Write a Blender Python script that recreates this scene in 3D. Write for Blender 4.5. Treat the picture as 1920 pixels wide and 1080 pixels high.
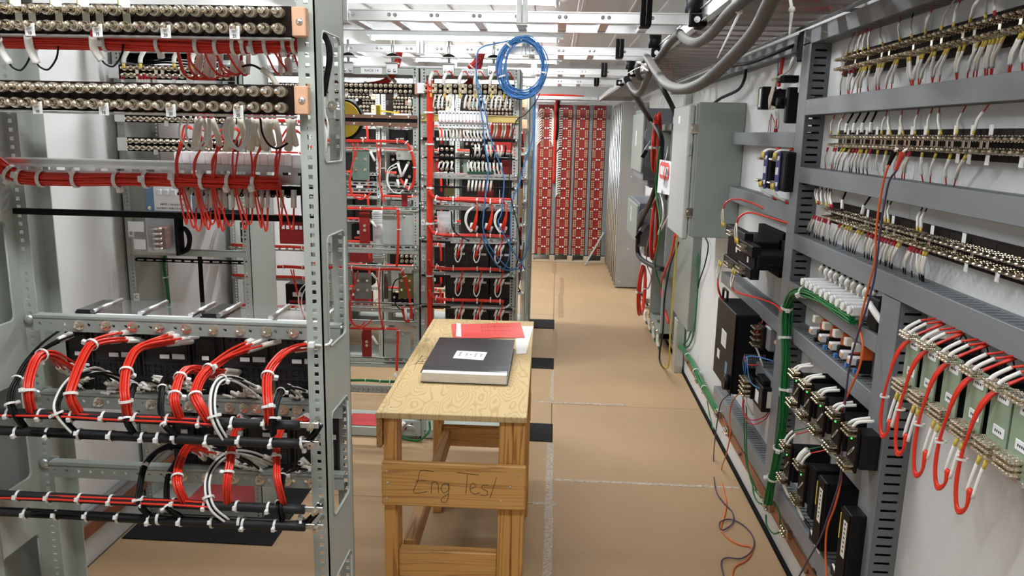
import bpy, math, random
from mathutils import Vector, Matrix, Quaternion
from mathutils.geometry import tessellate_polygon
random.seed(7)
V = Vector
for o in list(bpy.data.objects): bpy.data.objects.remove(o)
SC = bpy.context.scene
COL = SC.collection
# ------------------------------------------------------------------ camera
FPX, CX, CY, EYE = 1449.0, 960.0, 540.0, V((0, 0, 1.70))
_Y = V((85.0, 290.0, FPX)).normalized()
_D = V((-153.0, -7200.0, FPX)); _D = (_D - _Y * _D.dot(_Y)).normalized()
_Z = -_D
_X = -_Y.cross(_Z)
ROT = Matrix((_X, _Y, _Z))                       # world = ROT @ (right, up, forward)
cam_d = bpy.data.cameras.new('camera'); cam = bpy.data.objects.new('camera', cam_d); COL.objects.link(cam)
cam_d.sensor_width = 36.0; cam_d.lens = 36.0 * FPX / 1920.0; cam_d.clip_start = 0.02
_m = Matrix((ROT.col[0], ROT.col[1], -ROT.col[2])).transposed().to_4x4(); _m.translation = EYE
cam.matrix_world = _m
SC.camera = cam
def _ray(px, py): return ROT @ V((px - CX, CY - py, FPX))
def AX(px, py, x):                                # photo measurement -> point on the plane X = x
    d = _ray(px, py); return EYE + d * (x / d.x)
def AY(px, py, y):
    d = _ray(px, py); return EYE + d * (y / d.y)
def AZ(px, py, z):
    d = _ray(px, py); return EYE + d * ((z - EYE.z) / d.z)
# ------------------------------------------------------------------ view, world, lamps' power
SC.view_settings.view_transform = 'Standard'; SC.view_settings.look = 'None'
SC.view_settings.gamma = 1.0; SC.view_settings.use_curve_mapping = False
SC.view_settings.exposure = 0.30
SC.cycles.use_denoising = True
SC.cycles.max_bounces = 8; SC.cycles.diffuse_bounces = 4; SC.cycles.transparent_max_bounces = 12
W = bpy.data.worlds.new('world'); SC.world = W; W.use_nodes = True
W.node_tree.nodes['Background'].inputs[0].default_value = (0.9, 0.95, 1.0, 1)
W.node_tree.nodes['Background'].inputs[1].default_value = 0.02
LAMP_W = 52.0                                     # watts of light per strip fixture
TUBE_E = 9.0
LAMP_Y = [(0.85, 0.62), (2.95, 0.85), (5.05, 1.3), (7.05, 1.35), (9.2, 1.35)]
LAMP_X = [-.30, -.42, -.83, -.83, -.83]
for k, (ly, s) in enumerate(LAMP_Y):
    ld = bpy.data.lights.new('strip_lamp', 'AREA'); ld.shape = 'RECTANGLE'; ld.size = 1.66; ld.size_y = 0.12
    ld.energy = LAMP_W * s; ld.color = (0.95, 0.985, 1.0)
    lo = bpy.data.objects.new('strip_lamp', ld); lo.location = (LAMP_X[k], ly, 2.492); COL.objects.link(lo)
# ------------------------------------------------------------------ materials
_M = {}
def mat(name, col, rough=0.5, metal=0.0, bump=0.0, bscale=60.0, var=0.0, vscale=6.0, spec=0.5, emit=0.0, alpha=1.0, trans=0.0, stretch=None, coat=0.0):
    if name in _M: return _M[name]
    m = bpy.data.materials.new(name); m.use_nodes = True; nt = m.node_tree; b = nt.nodes['Principled BSDF']
    c = (col[0], col[1], col[2], 1)
    b.inputs['Base Color'].default_value = c; b.inputs['Roughness'].default_value = rough; b.inputs['Metallic'].default_value = metal
    b.inputs['Specular IOR Level'].default_value = spec
    b.inputs['Coat Weight'].default_value = coat
    if alpha < 1: b.inputs['Alpha'].default_value = alpha
    if trans: b.inputs['Transmission Weight'].default_value = trans; b.inputs['IOR'].default_value = 1.15
    if emit: b.inputs['Emission Color'].default_value = c; b.inputs['Emission Strength'].default_value = emit
    if var or bump:
        tc = nt.nodes.new('ShaderNodeTexCoord'); mp = nt.nodes.new('ShaderNodeMapping')
        nt.links.new(tc.outputs['Object'], mp.inputs['Vector'])
        if stretch: mp.inputs['Scale'].default_value = stretch
    if var:
        n = nt.nodes.new('ShaderNodeTexNoise'); n.inputs['Scale'].default_value = vscale; n.inputs['Detail'].default_value = 4
        nt.links.new(mp.outputs[0], n.inputs['Vector'])
        r = nt.nodes.new('ShaderNodeValToRGB')
        r.color_ramp.elements[0].position = 0.3; r.color_ramp.elements[1].position = 0.7
        r.color_ramp.elements[0].color = tuple(max(0, k * (1 - var)) for k in col) + (1,)
        r.color_ramp.elements[1].color = tuple(min(1, k * (1 + var)) for k in col) + (1,)
        nt.links.new(n.outputs['Fac'], r.inputs['Fac']); nt.links.new(r.outputs['Color'], b.inputs['Base Color'])
    if bump:
        n2 = nt.nodes.new('ShaderNodeTexNoise'); n2.inputs['Scale'].default_value = bscale; n2.inputs['Detail'].default_value = 3
        nt.links.new(mp.outputs[0], n2.inputs['Vector'])
        bp = nt.nodes.new('ShaderNodeBump'); bp.inputs['Strength'].default_value = bump; bp.inputs['Distance'].default_value = 0.01
        nt.links.new(n2.outputs['Fac'], bp.inputs['Height']); nt.links.new(bp.outputs['Normal'], b.inputs['Normal'])
    _M[name] = m
    return m
def wood(name, c0, c1, scale=(1, 1, 1), ring=14.0, dist=3.0, rough=0.55, detail=2.0, dark=0.2):
    m = bpy.data.materials.new(name); m.use_nodes = True; nt = m.node_tree; b = nt.nodes['Principled BSDF']; b.inputs['Roughness'].default_value = rough
    tc = nt.nodes.new('ShaderNodeTexCoord'); mp = nt.nodes.new('ShaderNodeMapping'); mp.inputs['Scale'].default_value = scale
    w = nt.nodes.new('ShaderNodeTexNoise'); w.inputs['Scale'].default_value = 2.2; w.inputs['Detail'].default_value = detail; w.inputs['Roughness'].default_value = 0.35
    mul = nt.nodes.new('ShaderNodeMath'); mul.operation = 'MULTIPLY'; mul.inputs[1].default_value = ring
    fr = nt.nodes.new('ShaderNodeMath'); fr.operation = 'PINGPONG'; fr.inputs[1].default_value = 0.5
    r = nt.nodes.new('ShaderNodeValToRGB')
    r.color_ramp.elements[0].position = dark * .3; r.color_ramp.elements[0].color = (*c1, 1)
    r.color_ramp.elements[1].position = dark; r.color_ramp.elements[1].color = (*c0, 1)
    nf = nt.nodes.new('ShaderNodeTexNoise'); nf.inputs['Scale'].default_value = 90; nf.inputs['Detail'].default_value = 3
    mx = nt.nodes.new('ShaderNodeMixRGB'); mx.blend_type = 'MULTIPLY'; mx.inputs[0].default_value = 0.25
    nt.links.new(tc.outputs['Object'], mp.inputs[0]); nt.links.new(mp.outputs[0], w.inputs['Vector'])
    nt.links.new(w.outputs['Fac'], mul.inputs[0]); nt.links.new(mul.outputs[0], fr.inputs[0]); nt.links.new(fr.outputs[0], r.inputs['Fac'])
    nt.links.new(mp.outputs[0], nf.inputs['Vector']); nt.links.new(r.outputs['Color'], mx.inputs[1]); nt.links.new(nf.outputs['Color'], mx.inputs[2])
    nt.links.new(mx.outputs[0], b.inputs['Base Color'])
    _M[name] = m
    return m
WHITE = mat('white_wall_panel', (0.70, 0.71, 0.71), 0.42, bump=0.06, bscale=160)
CEIL = mat('white_metal_ceiling', (0.74, 0.73, 0.72), 0.34, metal=0.35)
GREY = mat('rack_grey_paint', (0.395, 0.43, 0.395), 0.42, var=0.03, vscale=3)
GREYD = mat('rack_grey_dull_and_shaded', (0.30, 0.325, 0.30), 0.5)  # dull grey parts; on the front relay rails it is painted shade
ENCL = mat('enclosure_grey', (0.24, 0.27, 0.245), 0.4, bump=0.02, bscale=240)
DUCT = mat('duct_grey_plastic', (0.195, 0.21, 0.225), 0.42, var=0.05, vscale=4, stretch=(1, 1, 8))
DUCTD = mat('duct_body_grey', (0.15, 0.16, 0.172), 0.5)
ALU = mat('aluminium', (0.80, 0.81, 0.82), 0.28, metal=1.0, var=0.05, vscale=8)
GALV = mat('galvanised_steel', (0.66, 0.68, 0.68), 0.36, metal=0.85, var=0.08, vscale=25)
STEEL = mat('nickel_hardware', (0.88, 0.82, 0.71), 0.2, metal=1.0)
BRASS = mat('terminal_brass', (0.56, 0.51, 0.41), 0.17, metal=1.0)
YZINC = mat('yellow_zinc_rail', (0.75, 0.58, 0.22), 0.35, metal=0.6)
COPPER = mat('copper', (0.36, 0.15, 0.085), 0.42, metal=0.55, var=0.25, vscale=9)
COPPERP = mat('fibre_end_plate', (0.62, 0.36, 0.23), 0.5)
BLACK = mat('black_plastic', (0.008, 0.008, 0.009), 0.42, spec=0.18)
BLACKM = mat('black_matte', (0.009, 0.009, 0.010), 0.7, spec=0.1)
BLACKS = mat('black_sleeve', (0.014, 0.014, 0.016), 0.5, spec=0.35)
BROWN = mat('phenolic_brown', (0.014, 0.009, 0.007), 0.6, spec=0.10)
BROWNM = mat('brown_phenolic_bar', (0.17, 0.085, 0.05), 0.5)
RED = mat('red_wire', (0.72, 0.034, 0.016), 0.34)
REDD = mat('red_fibre_board', (0.27, 0.014, 0.012), 0.45, var=0.08, vscale=30)
REDT = mat('crimson_crimp', (0.50, 0.012, 0.04), 0.4)
YEL = mat('yellow_crimp', (0.72, 0.56, 0.10), 0.45)
YELT = mat('yellow_tape_reel', (0.55, 0.38, 0.02), 0.45)
GREENW = mat('green_wire', (0.006, 0.16, 0.035), 0.38)
BLUEW = mat('blue_cable', (0.05, 0.19, 0.48), 0.38)
WHITEW = mat('white_wire', (0.80, 0.80, 0.77), 0.45)
SLEEVE = mat('white_marker_sleeve', (0.88, 0.87, 0.83), 0.5)
RELAYB = mat('relay_black', (0.019, 0.019, 0.020), 0.34, spec=0.5)
LINKC = mat('cream_link', (0.72, 0.63, 0.42), 0.35, metal=0.4)
SLEEVEC = mat('cream_marker_sleeve', (0.72, 0.68, 0.59), 0.5)
TAG = mat('white_tag', (0.82, 0.83, 0.85), 0.4)
INK = mat('ink', (0.02, 0.02, 0.025), 0.6)
TIE = mat('nylon_tie', (0.78, 0.78, 0.75), 0.35)
ORANGE = mat('orange_lead', (0.75, 0.13, 0.02), 0.45)
PURPLE = mat('dark_purple_lead', (0.07, 0.045, 0.10), 0.45)
GREYCAB = mat('grey_cable_jacket', (0.085, 0.080, 0.072), 0.5, bump=0.15, bscale=300)
PAPER = mat('paper', (0.78, 0.77, 0.75), 0.6)
PAGES = mat('page_edges', (0.80, 0.78, 0.74), 0.7, var=0.25, vscale=14, stretch=(1, 1, 60))
BOOKC = mat('black_book_cover', (0.030, 0.032, 0.036), 0.33, bump=0.03, bscale=200)
REDP = mat('red_paper', (0.72, 0.07, 0.055), 0.4)
FLOORM = mat('brown_fibreboard', (0.43, 0.285, 0.155), 0.62, var=0.05, vscale=1.5)
TAPEB = mat('brown_tape', (0.40, 0.27, 0.155), 0.3)
TAPEC = mat('clear_tape', (0.56, 0.47, 0.37), 0.16, bump=0.8, bscale=120, var=0.3, vscale=70, spec=0.9)
SUBF = mat('dark_subfloor', (0.10, 0.07, 0.045), 0.8)
MATB = mat('black_rubber_mat', (0.010, 0.010, 0.011), 0.75, spec=0.2)
CONDUIT = mat('grey_conduit', (0.22, 0.235, 0.24), 0.45)
WOODRED = mat('red_stained_wood', (0.22, 0.07, 0.03), 0.5, var=0.3, vscale=12, stretch=(1, 0.2, 4))
CLEAR = mat('clear_plastic', (0.55, 0.58, 0.58), 0.05, alpha=0.16, spec=0.9)
PCB = mat('green_card_front', (0.25, 0.33, 0.235), 0.45)
PCBB = mat('blue_green_steel_plate', (0.16, 0.235, 0.20), 0.4, var=0.25, vscale=10)
OLIVE = mat('olive_plate', (0.17, 0.155, 0.045), 0.45)
BLUEB = mat('blue_case', (0.13, 0.24, 0.40), 0.45)
NAVY = mat('navy_label', (0.02, 0.03, 0.16), 0.4)
GRILLE = mat('galvanised_sheet', (0.36, 0.345, 0.325), 0.4, metal=0.3, var=0.05, vscale=5)
LED = mat('green_led', (0.05, 0.9, 0.12), 0.4, emit=2.0)
TUBE = mat('lamp_tube', (1.0, 0.985, 0.96), 0.4, emit=TUBE_E)
FIXT = mat('white_fixture_enamel', (0.72, 0.74, 0.76), 0.4)
PALLET = mat('pallet_wood', (0.50, 0.40, 0.29), 0.7)
PINK = mat('faded_red_tray', (0.50, 0.045, 0.05), 0.5)
PLY = wood('plywood_face', (0.68, 0.50, 0.245), (0.55, 0.385, 0.175), (5.2, 1.3, 1), 20, rough=0.6, dark=.2)
TIMBER = wood('pine_timber', (0.74, 0.39, 0.115), (0.46, 0.20, 0.05), (11, 11, 0.45), 9, rough=0.5, dark=.18)
TIMBERX = wood('pine_board_crosswise', (0.76, 0.42, 0.135), (0.55, 0.27, 0.075), (0.45, 9, 13), 8, rough=0.5, dark=.14)
TIMBERY = wood('pine_board_lengthwise', (0.52, 0.28, 0.10), (0.33, 0.15, 0.045), (8, 0.6, 9), 7, rough=0.5, dark=.16)
# ------------------------------------------------------------------ mesh builder
def cr(pts, n=6):
    """points of a smooth curve through pts"""
    P = [V(p) for p in pts]
    if len(P) < 3: return P
    out = []
    for i in range(len(P) - 1):
        p0 = P[i - 1] if i else P[0] * 2 - P[1]
        p1, p2 = P[i], P[i + 1]
        p3 = P[i + 2] if i + 2 < len(P) else P[-1] * 2 - P[-2]
        for k in range(n):
            t = k / n
            out.append(0.5 * ((2 * p1) + (p2 - p0) * t + (2 * p0 - 5 * p1 + 4 * p2 - p3) * t * t + (3 * p1 - p0 - 3 * p2 + p3) * t ** 3))
    out.append(P[-1])
    return out
def frames(P):
    T = []
    for i in range(len(P)):
        a = P[max(0, i - 1)]; b = P[min(len(P) - 1, i + 1)]
        t = (b - a)
        T.append(t.normalized() if t.length > 1e-9 else V((0, 0, 1)))
    u = T[0].orthogonal().normalized(); F = []
    for t in T:
        u = (u - t * u.dot(t))
        u = u.normalized() if u.length > 1e-6 else t.orthogonal().normalized()
        F.append((t, u, t.cross(u)))
    return F
class MB:
    def __init__(s): s.v = []; s.f = []; s.mi = []; s.sm = []
    def face(s, idx, m=0, sm=False): s.f.append(idx); s.mi.append(m); s.sm.append(sm)
    def quad(s, a, b, c, d, m=0):
        i = len(s.v); s.v += [V(a), V(b), V(c), V(d)]; s.face((i, i + 1, i + 2, i + 3), m); return s
    def box(s, x0, x1, y0, y1, z0, z1, m=0):
        if x0 > x1: x0, x1 = x1, x0
        if y0 > y1: y0, y1 = y1, y0
        if z0 > z1: z0, z1 = z1, z0
        i = len(s.v)
        s.v += [V((x, y, z)) for z in (z0, z1) for y in (y0, y1) for x in (x0, x1)]
        for q in ((0, 2, 3, 1), (4, 5, 7, 6), (0, 1, 5, 4), (2, 6, 7, 3), (0, 4, 6, 2), (1, 3, 7, 5)): s.face(tuple(i + k for k in q), m)
        return s
    def cbox(s, x0, x1, y0, y1, z0, z1, c=0.003, m=0):
        if x0 > x1: x0, x1 = x1, x0
        if y0 > y1: y0, y1 = y1, y0
        if z0 > z1: z0, z1 = z1, z0
        c = min(c, (x1 - x0) * .45, (y1 - y0) * .45, (z1 - z0) * .45)
        X = (x0, x1); Yy = (y0, y1); Z = (z0, z1); i = len(s.v); id = {}
        for a in (0, 1):
            for b in (0, 1):
                for d in (0, 1):
                    cx = c if a == 0 else -c; cy = c if b == 0 else -c; cz = c if d == 0 else -c
                    id[a, b, d, 0] = len(s.v); s.v.append(V((X[a], Yy[b] + cy, Z[d] + cz)))
                    id[a, b, d, 1] = len(s.v); s.v.append(V((X[a] + cx, Yy[b], Z[d] + cz)))
                    id[a, b, d, 2] = len(s.v); s.v.append(V((X[a] + cx, Yy[b] + cy, Z[d])))
        g = lambda a, b, d, k: id[a, b, d, k]
        for a in (0, 1): s.face((g(a, 0, 0, 0), g(a, 1, 0, 0), g(a, 1, 1, 0), g(a, 0, 1, 0))[::(1 if a else -1)], m)
        for b in (0, 1): s.face((g(0, b, 0, 1), g(0, b, 1, 1), g(1, b, 1, 1), g(1, b, 0, 1))[::(1 if b else -1)], m)
        for d in (0, 1): s.face((g(0, 0, d, 2), g(1, 0, d, 2), g(1, 1, d, 2), g(0, 1, d, 2))[::(1 if d else -1)], m)
        for a in (0, 1):
            for b in (0, 1): s.face((g(a, b, 0, 0), g(a, b, 0, 1), g(a, b, 1, 1), g(a, b, 1, 0))[::(1 if a == b else -1)], m)
            for d in (0, 1): s.face((g(a, 0, d, 0), g(a, 1, d, 0), g(a, 1, d, 2), g(a, 0, d, 2))[::(1 if a == d else -1)], m)
        for b in (0, 1):
            for d in (0, 1): s.face((g(0, b, d, 1), g(0, b, d, 2), g(1, b, d, 2), g(1, b, d, 1))[::(1 if b == d else -1)], m)
        for a in (0, 1):
            for b in (0, 1):
                for d in (0, 1): s.face((g(a, b, d, 0), g(a, b, d, 1), g(a, b, d, 2))[::(1 if (a + b + d) % 2 else -1)], m)
        return s
    def obox(s, c, ax, ay, az, m=0):
        """box with centre c and half-axis vectors"""
        c, ax, ay, az = V(c), V(ax), V(ay), V(az); i = len(s.v)
        s.v += [c + ax * a + ay * b + az * d for d in (-1, 1) for b in (-1, 1) for a in (-1, 1)]
        for q in ((0, 2, 3, 1), (4, 5, 7, 6), (0, 1, 5, 4), (2, 6, 7, 3), (0, 4, 6, 2), (1, 3, 7, 5)): s.face(tuple(i + k for k in q), m)
        return s
    def bar(s, a, b, w, h, up=(0, 0, 1), m=0):
        """square bar from a to b"""
        a, b = V(a), V(b); t = (b - a); u = V(up); u = (u - t.normalized() * u.dot(t.normalized()))
        if u.length < 1e-6: u = t.orthogonal()
        u.normalize(); sd = t.normalized().cross(u)
        return s.obox((a + b) / 2, t / 2, sd * (w / 2), u * (h / 2), m)
    def ring(s, prof, m=0, sm=True, cap=True):
        """prof: list of loops (lists of points) of equal count"""
        n = len(prof[0]); i = len(s.v)
        for L in prof: s.v += L
        for k in range(len(prof) - 1):
            for j in range(n):
                a = i + k * n + j; b = i + k * n + (j + 1) % n
                s.face((a, b, b + n, a + n), m, sm)
        if cap:
            s.face(tuple(i + j for j in range(n))[::-1], m); s.face(tuple(i + (len(prof) - 1) * n + j for j in range(n)), m)
        return s
    def cyl(s, p0, p1, r0, r1=None, seg=10, m=0, cap=True, sm=True):
        p0, p1 = V(p0), V(p1); r1 = r0 if r1 is None else r1
        t = (p1 - p0).normalized(); u = t.orthogonal().normalized(); w = t.cross(u)
        L = [[p + (u * math.cos(a) + w * math.sin(a)) * r for a in [2 * math.pi * k / seg for k in range(seg)]] for p, r in ((p0, r0), (p1, r1))]
        return s.ring(L, m, sm, cap)
    def lathe(s, p0, t, prof, seg=10, m=0, sm=False):
        """prof: (dist along t, radius)"""
        p0, t = V(p0), V(t).normalized(); u = t.orthogonal().normalized(); w = t.cross(u)
        L = [[p0 + t * d + (u * math.cos(a) + w * math.sin(a)) * r for a in [2 * math.pi * k / seg for k in range(seg)]] for d, r in prof]
        return s.ring(L, m, sm, True)
    def tube(s, pts, r, seg=6, n=5, m=0, smooth=True):
        P = cr(pts, n) if smooth else [V(p) for p in pts]
        F = frames(P)
        rr = r if callable(r) else (lambda t: r)
        L = []
        for i, (p, (t, u, w)) in enumerate(zip(P, F)):
            R = rr(i / (len(P) - 1))
            L.append([p + (u * math.cos(a) + w * math.sin(a)) * R for a in [2 * math.pi * k / seg for k in range(seg)]])
        return s.ring(L, m, True, True)
    def bundle(s, pts, R, count, r, seg=5, n=5, m=0, twist=0.6, mats=None):
        P = cr(pts, n); F = frames(P)
        offs = []
        for k in range(count):
            rad = R * math.sqrt((k + 0.3) / count) if count > 1 else 0
            offs.append((rad, k * 2.39996, random.uniform(-.3, .3)))
        for k, (rad, ang, ph) in enumerate(offs):
            Q = []
            for i, (p, (t, u, w)) in enumerate(zip(P, F)):
                a = ang + ph * math.sin(i * 0.7) + twist * i / max(1, len(P))
                Q.append(p + (u * math.cos(a) + w * math.sin(a)) * rad)
            s.tube(Q, r, seg, 1, (mats[k % len(mats)] if mats else m), smooth=False)
        return s
    def sphere(s, c, r, seg=10, rings=6, m=0, sx=1, sy=1, sz=1):
        c = V(c); L = []
        for k in range(rings + 1):
            th = math.pi * (0.02 + 0.96 * k / rings)
            L.append([c + V((math.sin(th) * math.cos(a) * r * sx, math.sin(th) * math.sin(a) * r * sy, -math.cos(th) * r * sz)) for a in [2 * math.pi * j / seg for j in range(seg)]])
        return s.ring(L, m, True, True)
    def plate(s, outer, holes, o, eu, ev, th, m=0):
        """flat sheet with holes: 2-D outlines in the eu, ev plane at o, thickness vector th"""
        o, eu, ev, th = V(o), V(eu), V(ev), V(th)
        loops = [outer] + holes
        polys = [[V((a, b, 0)) for a, b in L] for L in loops]
        tris = tessellate_polygon(polys)
        flat = [p for L in polys for p in L]; n = len(flat); i = len(s.v)
        s.v += [o + eu * p.x + ev * p.y for p in flat] + [o + eu * p.x + ev * p.y + th for p in flat]
        for t in tris:
            s.face((i + t[0], i + t[1], i + t[2]), m); s.face((i + n + t[2], i + n + t[1], i + n + t[0]), m)
        k = 0
        for L in loops:
            c = len(L)
            for j in range(c):
                a = i + k + j; b = i + k + (j + 1) % c
                s.face((a, b, b + n, a + n), m)
            k += c
        return s
    def mesh(s, name, mats, off=(0, 0, 0)):
        me = bpy.data.meshes.new(name); off = V(off)
        me.from_pydata([tuple(p - off) for p in s.v], [], s.f)
        for m in (mats if isinstance(mats, (list, tuple)) else [mats]): me.materials.append(m)
        me.polygons.foreach_set('material_index', s.mi); me.polygons.foreach_set('use_smooth', s.sm)
        me.update()
        return me
WL = {}                                            # world place of every Empty or mesh made here
_LABELS = {}
def tag(o, label, cat, group=None, share=False):
    if not share:
        assert label not in _LABELS, 'label used twice: ' + label
    _LABELS[label] = 1
    o['label'] = label; o['category'] = cat
    if group: o['group'] = group
    return o
def thing(name, label, cat, loc, group=None, share=False):
    o = bpy.data.objects.new(name, None); o.empty_display_size = 0.05; COL.objects.link(o)
    o.location = V(loc); WL[o.name] = V(loc)
    return tag(o, label, cat, group, share)
def part(name, mb, mats, parent, label=None):
    base = WL[parent.name]
    o = bpy.data.objects.new(name, mb.mesh(name, mats, base)); COL.objects.link(o); o.parent = parent
    WL[o.name] = V(base)
    if label: o['label'] = label
    return o
def solo(name, mb, mats, label=None, cat=None, group=None, kind=None, share=False):
    xs = [p.x for p in mb.v]; ys = [p.y for p in mb.v]; zs = [p.z for p in mb.v]
    loc = V(((min(xs) + max(xs)) / 2, (min(ys) + max(ys)) / 2, min(zs)))
    o = bpy.data.objects.new(name, mb.mesh(name, mats, loc)); COL.objects.link(o); o.location = loc; WL[o.name] = loc
    if kind: o['kind'] = kind
    if label: tag(o, label, cat, group, share)
    return o
def inst(name, me, parent, wloc, rot=None, scale=None):
    o = bpy.data.objects.new(name, me); COL.objects.link(o)
    base = WL[parent.name] if parent else V((0, 0, 0))
    if parent: o.parent = parent
    o.location = V(wloc) - base; WL[o.name] = V(wloc)
    if rot is not None: o.rotation_mode = 'QUATERNION'; o.rotation_quaternion = rot
    if scale is not None: o.scale = scale
    return o
def struct(name, mb, mats):
    return solo(name, mb, mats, kind='structure')
def text(name, s, size, loc, ex, ey, m, parent, align='CENTER', depth=0.0003):
    """lettering as a flat curve lying in the plane of ex, ey"""
    c = bpy.data.curves.new(name, 'FONT'); c.body = s; c.size = size; c.align_x = align; c.align_y = 'CENTER'; c.extrude = depth
    tmp = bpy.data.objects.new(name, c); COL.objects.link(tmp)
    me = bpy.data.meshes.new_from_object(tmp.evaluated_get(bpy.context.evaluated_depsgraph_get()))
    bpy.data.objects.remove(tmp); bpy.data.curves.remove(c); me.materials.clear(); me.materials.append(m)
    o = bpy.data.objects.new(name, me); COL.objects.link(o)
    ex, ey = V(ex).normalized(), V(ey).normalized(); ez = ex.cross(ey)
    o.rotation_mode = 'QUATERNION'; o.rotation_quaternion = Matrix((ex, ey, ez)).transposed().to_quaternion()
    base = WL[parent.name]; o.parent = parent; o.location = V(loc) - base
    return o
ORD = ['first', 'second', 'third', 'fourth', 'fifth', 'sixth', 'seventh', 'eighth', 'ninth', 'tenth', 'eleventh', 'twelfth', 'thirteenth', 'fourteenth',
       'fifteenth', 'sixteenth', 'seventeenth', 'eighteenth', 'nineteenth', 'twentieth']
for t in ('twenty', 'thirty', 'forty'):
    for k in range(1, 10): ORD.append(t + '-' + ORD[k - 1])
    ORD.append({'twenty': 'thirtieth', 'thirty': 'fortieth', 'forty': 'fiftieth'}[t])
# shared small hardware, axis along +Z
def _stud(hd=1.0):
    b = MB()
    b.lathe((0, 0, 0), (0, 0, 1), [(0, .0092), (.0018, .0092), (.0018, .0075), (.007, .0075), (.007, .0098), (.0088, .0098), (.0088, .0078), (.0135, .0078),
             (.0135, .0098), (.0155, .0098), (.0155, .0080), (.0215, .0080), (.0215, .0050), (.0235, .0050), (.0235, .0066), (.033, .0066), (.037, .0052), (.0395, .0030), (.0405, .0008)], 12)
    return b
STUD = _stud().mesh('terminal_stud', STEEL)
STUDB = _stud().mesh('brass_terminal_stud', BRASS)
def _tie():
    b = MB(); seg = 14
    L = []
    for k in range(seg):
        a = 2 * math.pi * k / seg; c, s_ = math.cos(a), math.sin(a)
        L.append([V((c * 1.0, s_ * 1.0, -.28)), V((c * 1.14, s_ * 1.14, -.28)), V((c * 1.14, s_ * 1.14, .28)), V((c * 1.0, s_ * 1.0, .28))])
    i = len(b.v)
    for q in L: b.v += q
    for k in range(seg):
        for j in range(4):
            a = i + k * 4 + j; bb = i + k * 4 + (j + 1) % 4; c2 = i + ((k + 1) % seg) * 4 + (j + 1) % 4; d = i + ((k + 1) % seg) * 4 + j
            b.face((a, bb, c2, d))
    b.cbox(-.42, .42, 1.0, 1.75, -.42, .42, .1)
    return b
TIEM = _tie().mesh('cable_tie', TIE)
ZQ = V((0, 0, 1))
def qz(d): return V((0, 0, 1)).rotation_difference(V(d))
def tie(parent, p, d, r, spin=0.0, name='cable_tie'):
    q = qz(V(d).normalized()) @ Quaternion((0, 0, 1), spin)
    return inst(name, TIEM, parent, p, q, (r, r, max(0.004, r * .8)))
def _bolt():
    b = MB(); b.lathe((0, 0, 0), (0, 0, 1), [(0, 1.0), (.18, 1.0), (.18, .72), (.75, .72), (.75, .40), (1.5, .40), (1.6, .25)], 8); return b
BOLT = _bolt().mesh('bolt', STEEL)
def _dome():
    b = MB(); b.lathe((0, 0, 0), (0, 0, 1), [(0, 1.0), (.35, .92), (.6, .7), (.75, .35), (.78, .05)], 12, sm=True); return b
DOME = _dome().mesh('dome_bolt', GALV)
def bolt(parent, p, d, r, me=None, name='bolt'):
    return inst(name, me or BOLT, parent, p, qz(d), (r, r, r))
# ================================================================== the room
XL, XR, YB, YE, ZC = -1.79, 0.98, -1.4, 10.62, 2.60
struct('floor', MB().box(XL - .1, XR + .1, YB - .1, YE + .1, -.12, -.006), SUBF)
struct('wall_left', MB().box(XL - .1, XL, YB, YE, -.006, ZC), WHITE)
b = MB()
for y0, y1 in ((YB, 2.198), (2.2, 3.418), (3.42, 5.0), (5.002, 7.4), (7.402, YE)): b.box(XR, XR + .1, y0, y1, -.006, ZC)
struct('wall_right', b, WHITE)
struct('wall_end', MB().box(XL - .1, XR + .1, YE, YE + .1, -.006, ZC), WHITE)
struct('wall_back', MB().box(XL - .1, XR + .1, YB - .1, YB, -.006, ZC), WHITE)
struct('ceiling', MB().box(XL - .1, XR + .1, YB - .1, YE + .1, ZC, ZC + .08), CEIL)
for k, x in enumerate((-1.45, -1.14, -.83, -.52, -.20, .13, .155, .512, .725)):
    struct('trim_%d' % (k + 1), MB().cbox(x - .012, x + .012, YB, YE, ZC - .018, ZC, .004), CEIL)
struct('baseboard_right', MB().box(XR - .014, XR, YB, YE, -.006, .012), BLACKM)
# fibreboard sheets laid over the floor
def sheet(x0, x1, y0, y1, label):
    solo('floor_sheet', MB().cbox(x0 + .002, x1 - .002, y0 + .002, y1 - .002, -.006, 0, .0012), FLOORM, label, 'floor covering', 'brown floor protection sheets')
ys = [YB, .28, 1.39, 2.50, 3.61, 4.72, 5.84, 6.95, 8.09, 9.40, YE]
nm = ['behind the viewer', 'nearest the viewer', 'under the front of the wall panel', 'beside the wooden table', 'just past the table with taped edges', 'past the second black mat strip',
      'beside the third black mat strip', 'two seams short of the grey cabinet', 'at the foot of the perforated cabinet', 'at the foot of the red panels']
for i in range(len(ys) - 1):
    sheet(.02, XR - .014, ys[i], ys[i + 1], 'brown floor sheet along the aisle, ' + nm[i])
ys = [YB, .9, 2.12, 3.345, 4.75, 6.0, 7.2, 8.5, YE]
nm = ['behind the viewer', 'under the front rack', 'before the black mat and the table legs', 'under the racks behind the table', 'under the third rack row', 'under the fourth rack row', 'far back beyond the racks', 'farthest, beside the end frame']
for i in range(len(ys) - 1):
    sheet(XL + .012, .02, ys[i], ys[i + 1], 'brown floor sheet on the rack side, ' + nm[i])
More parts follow.
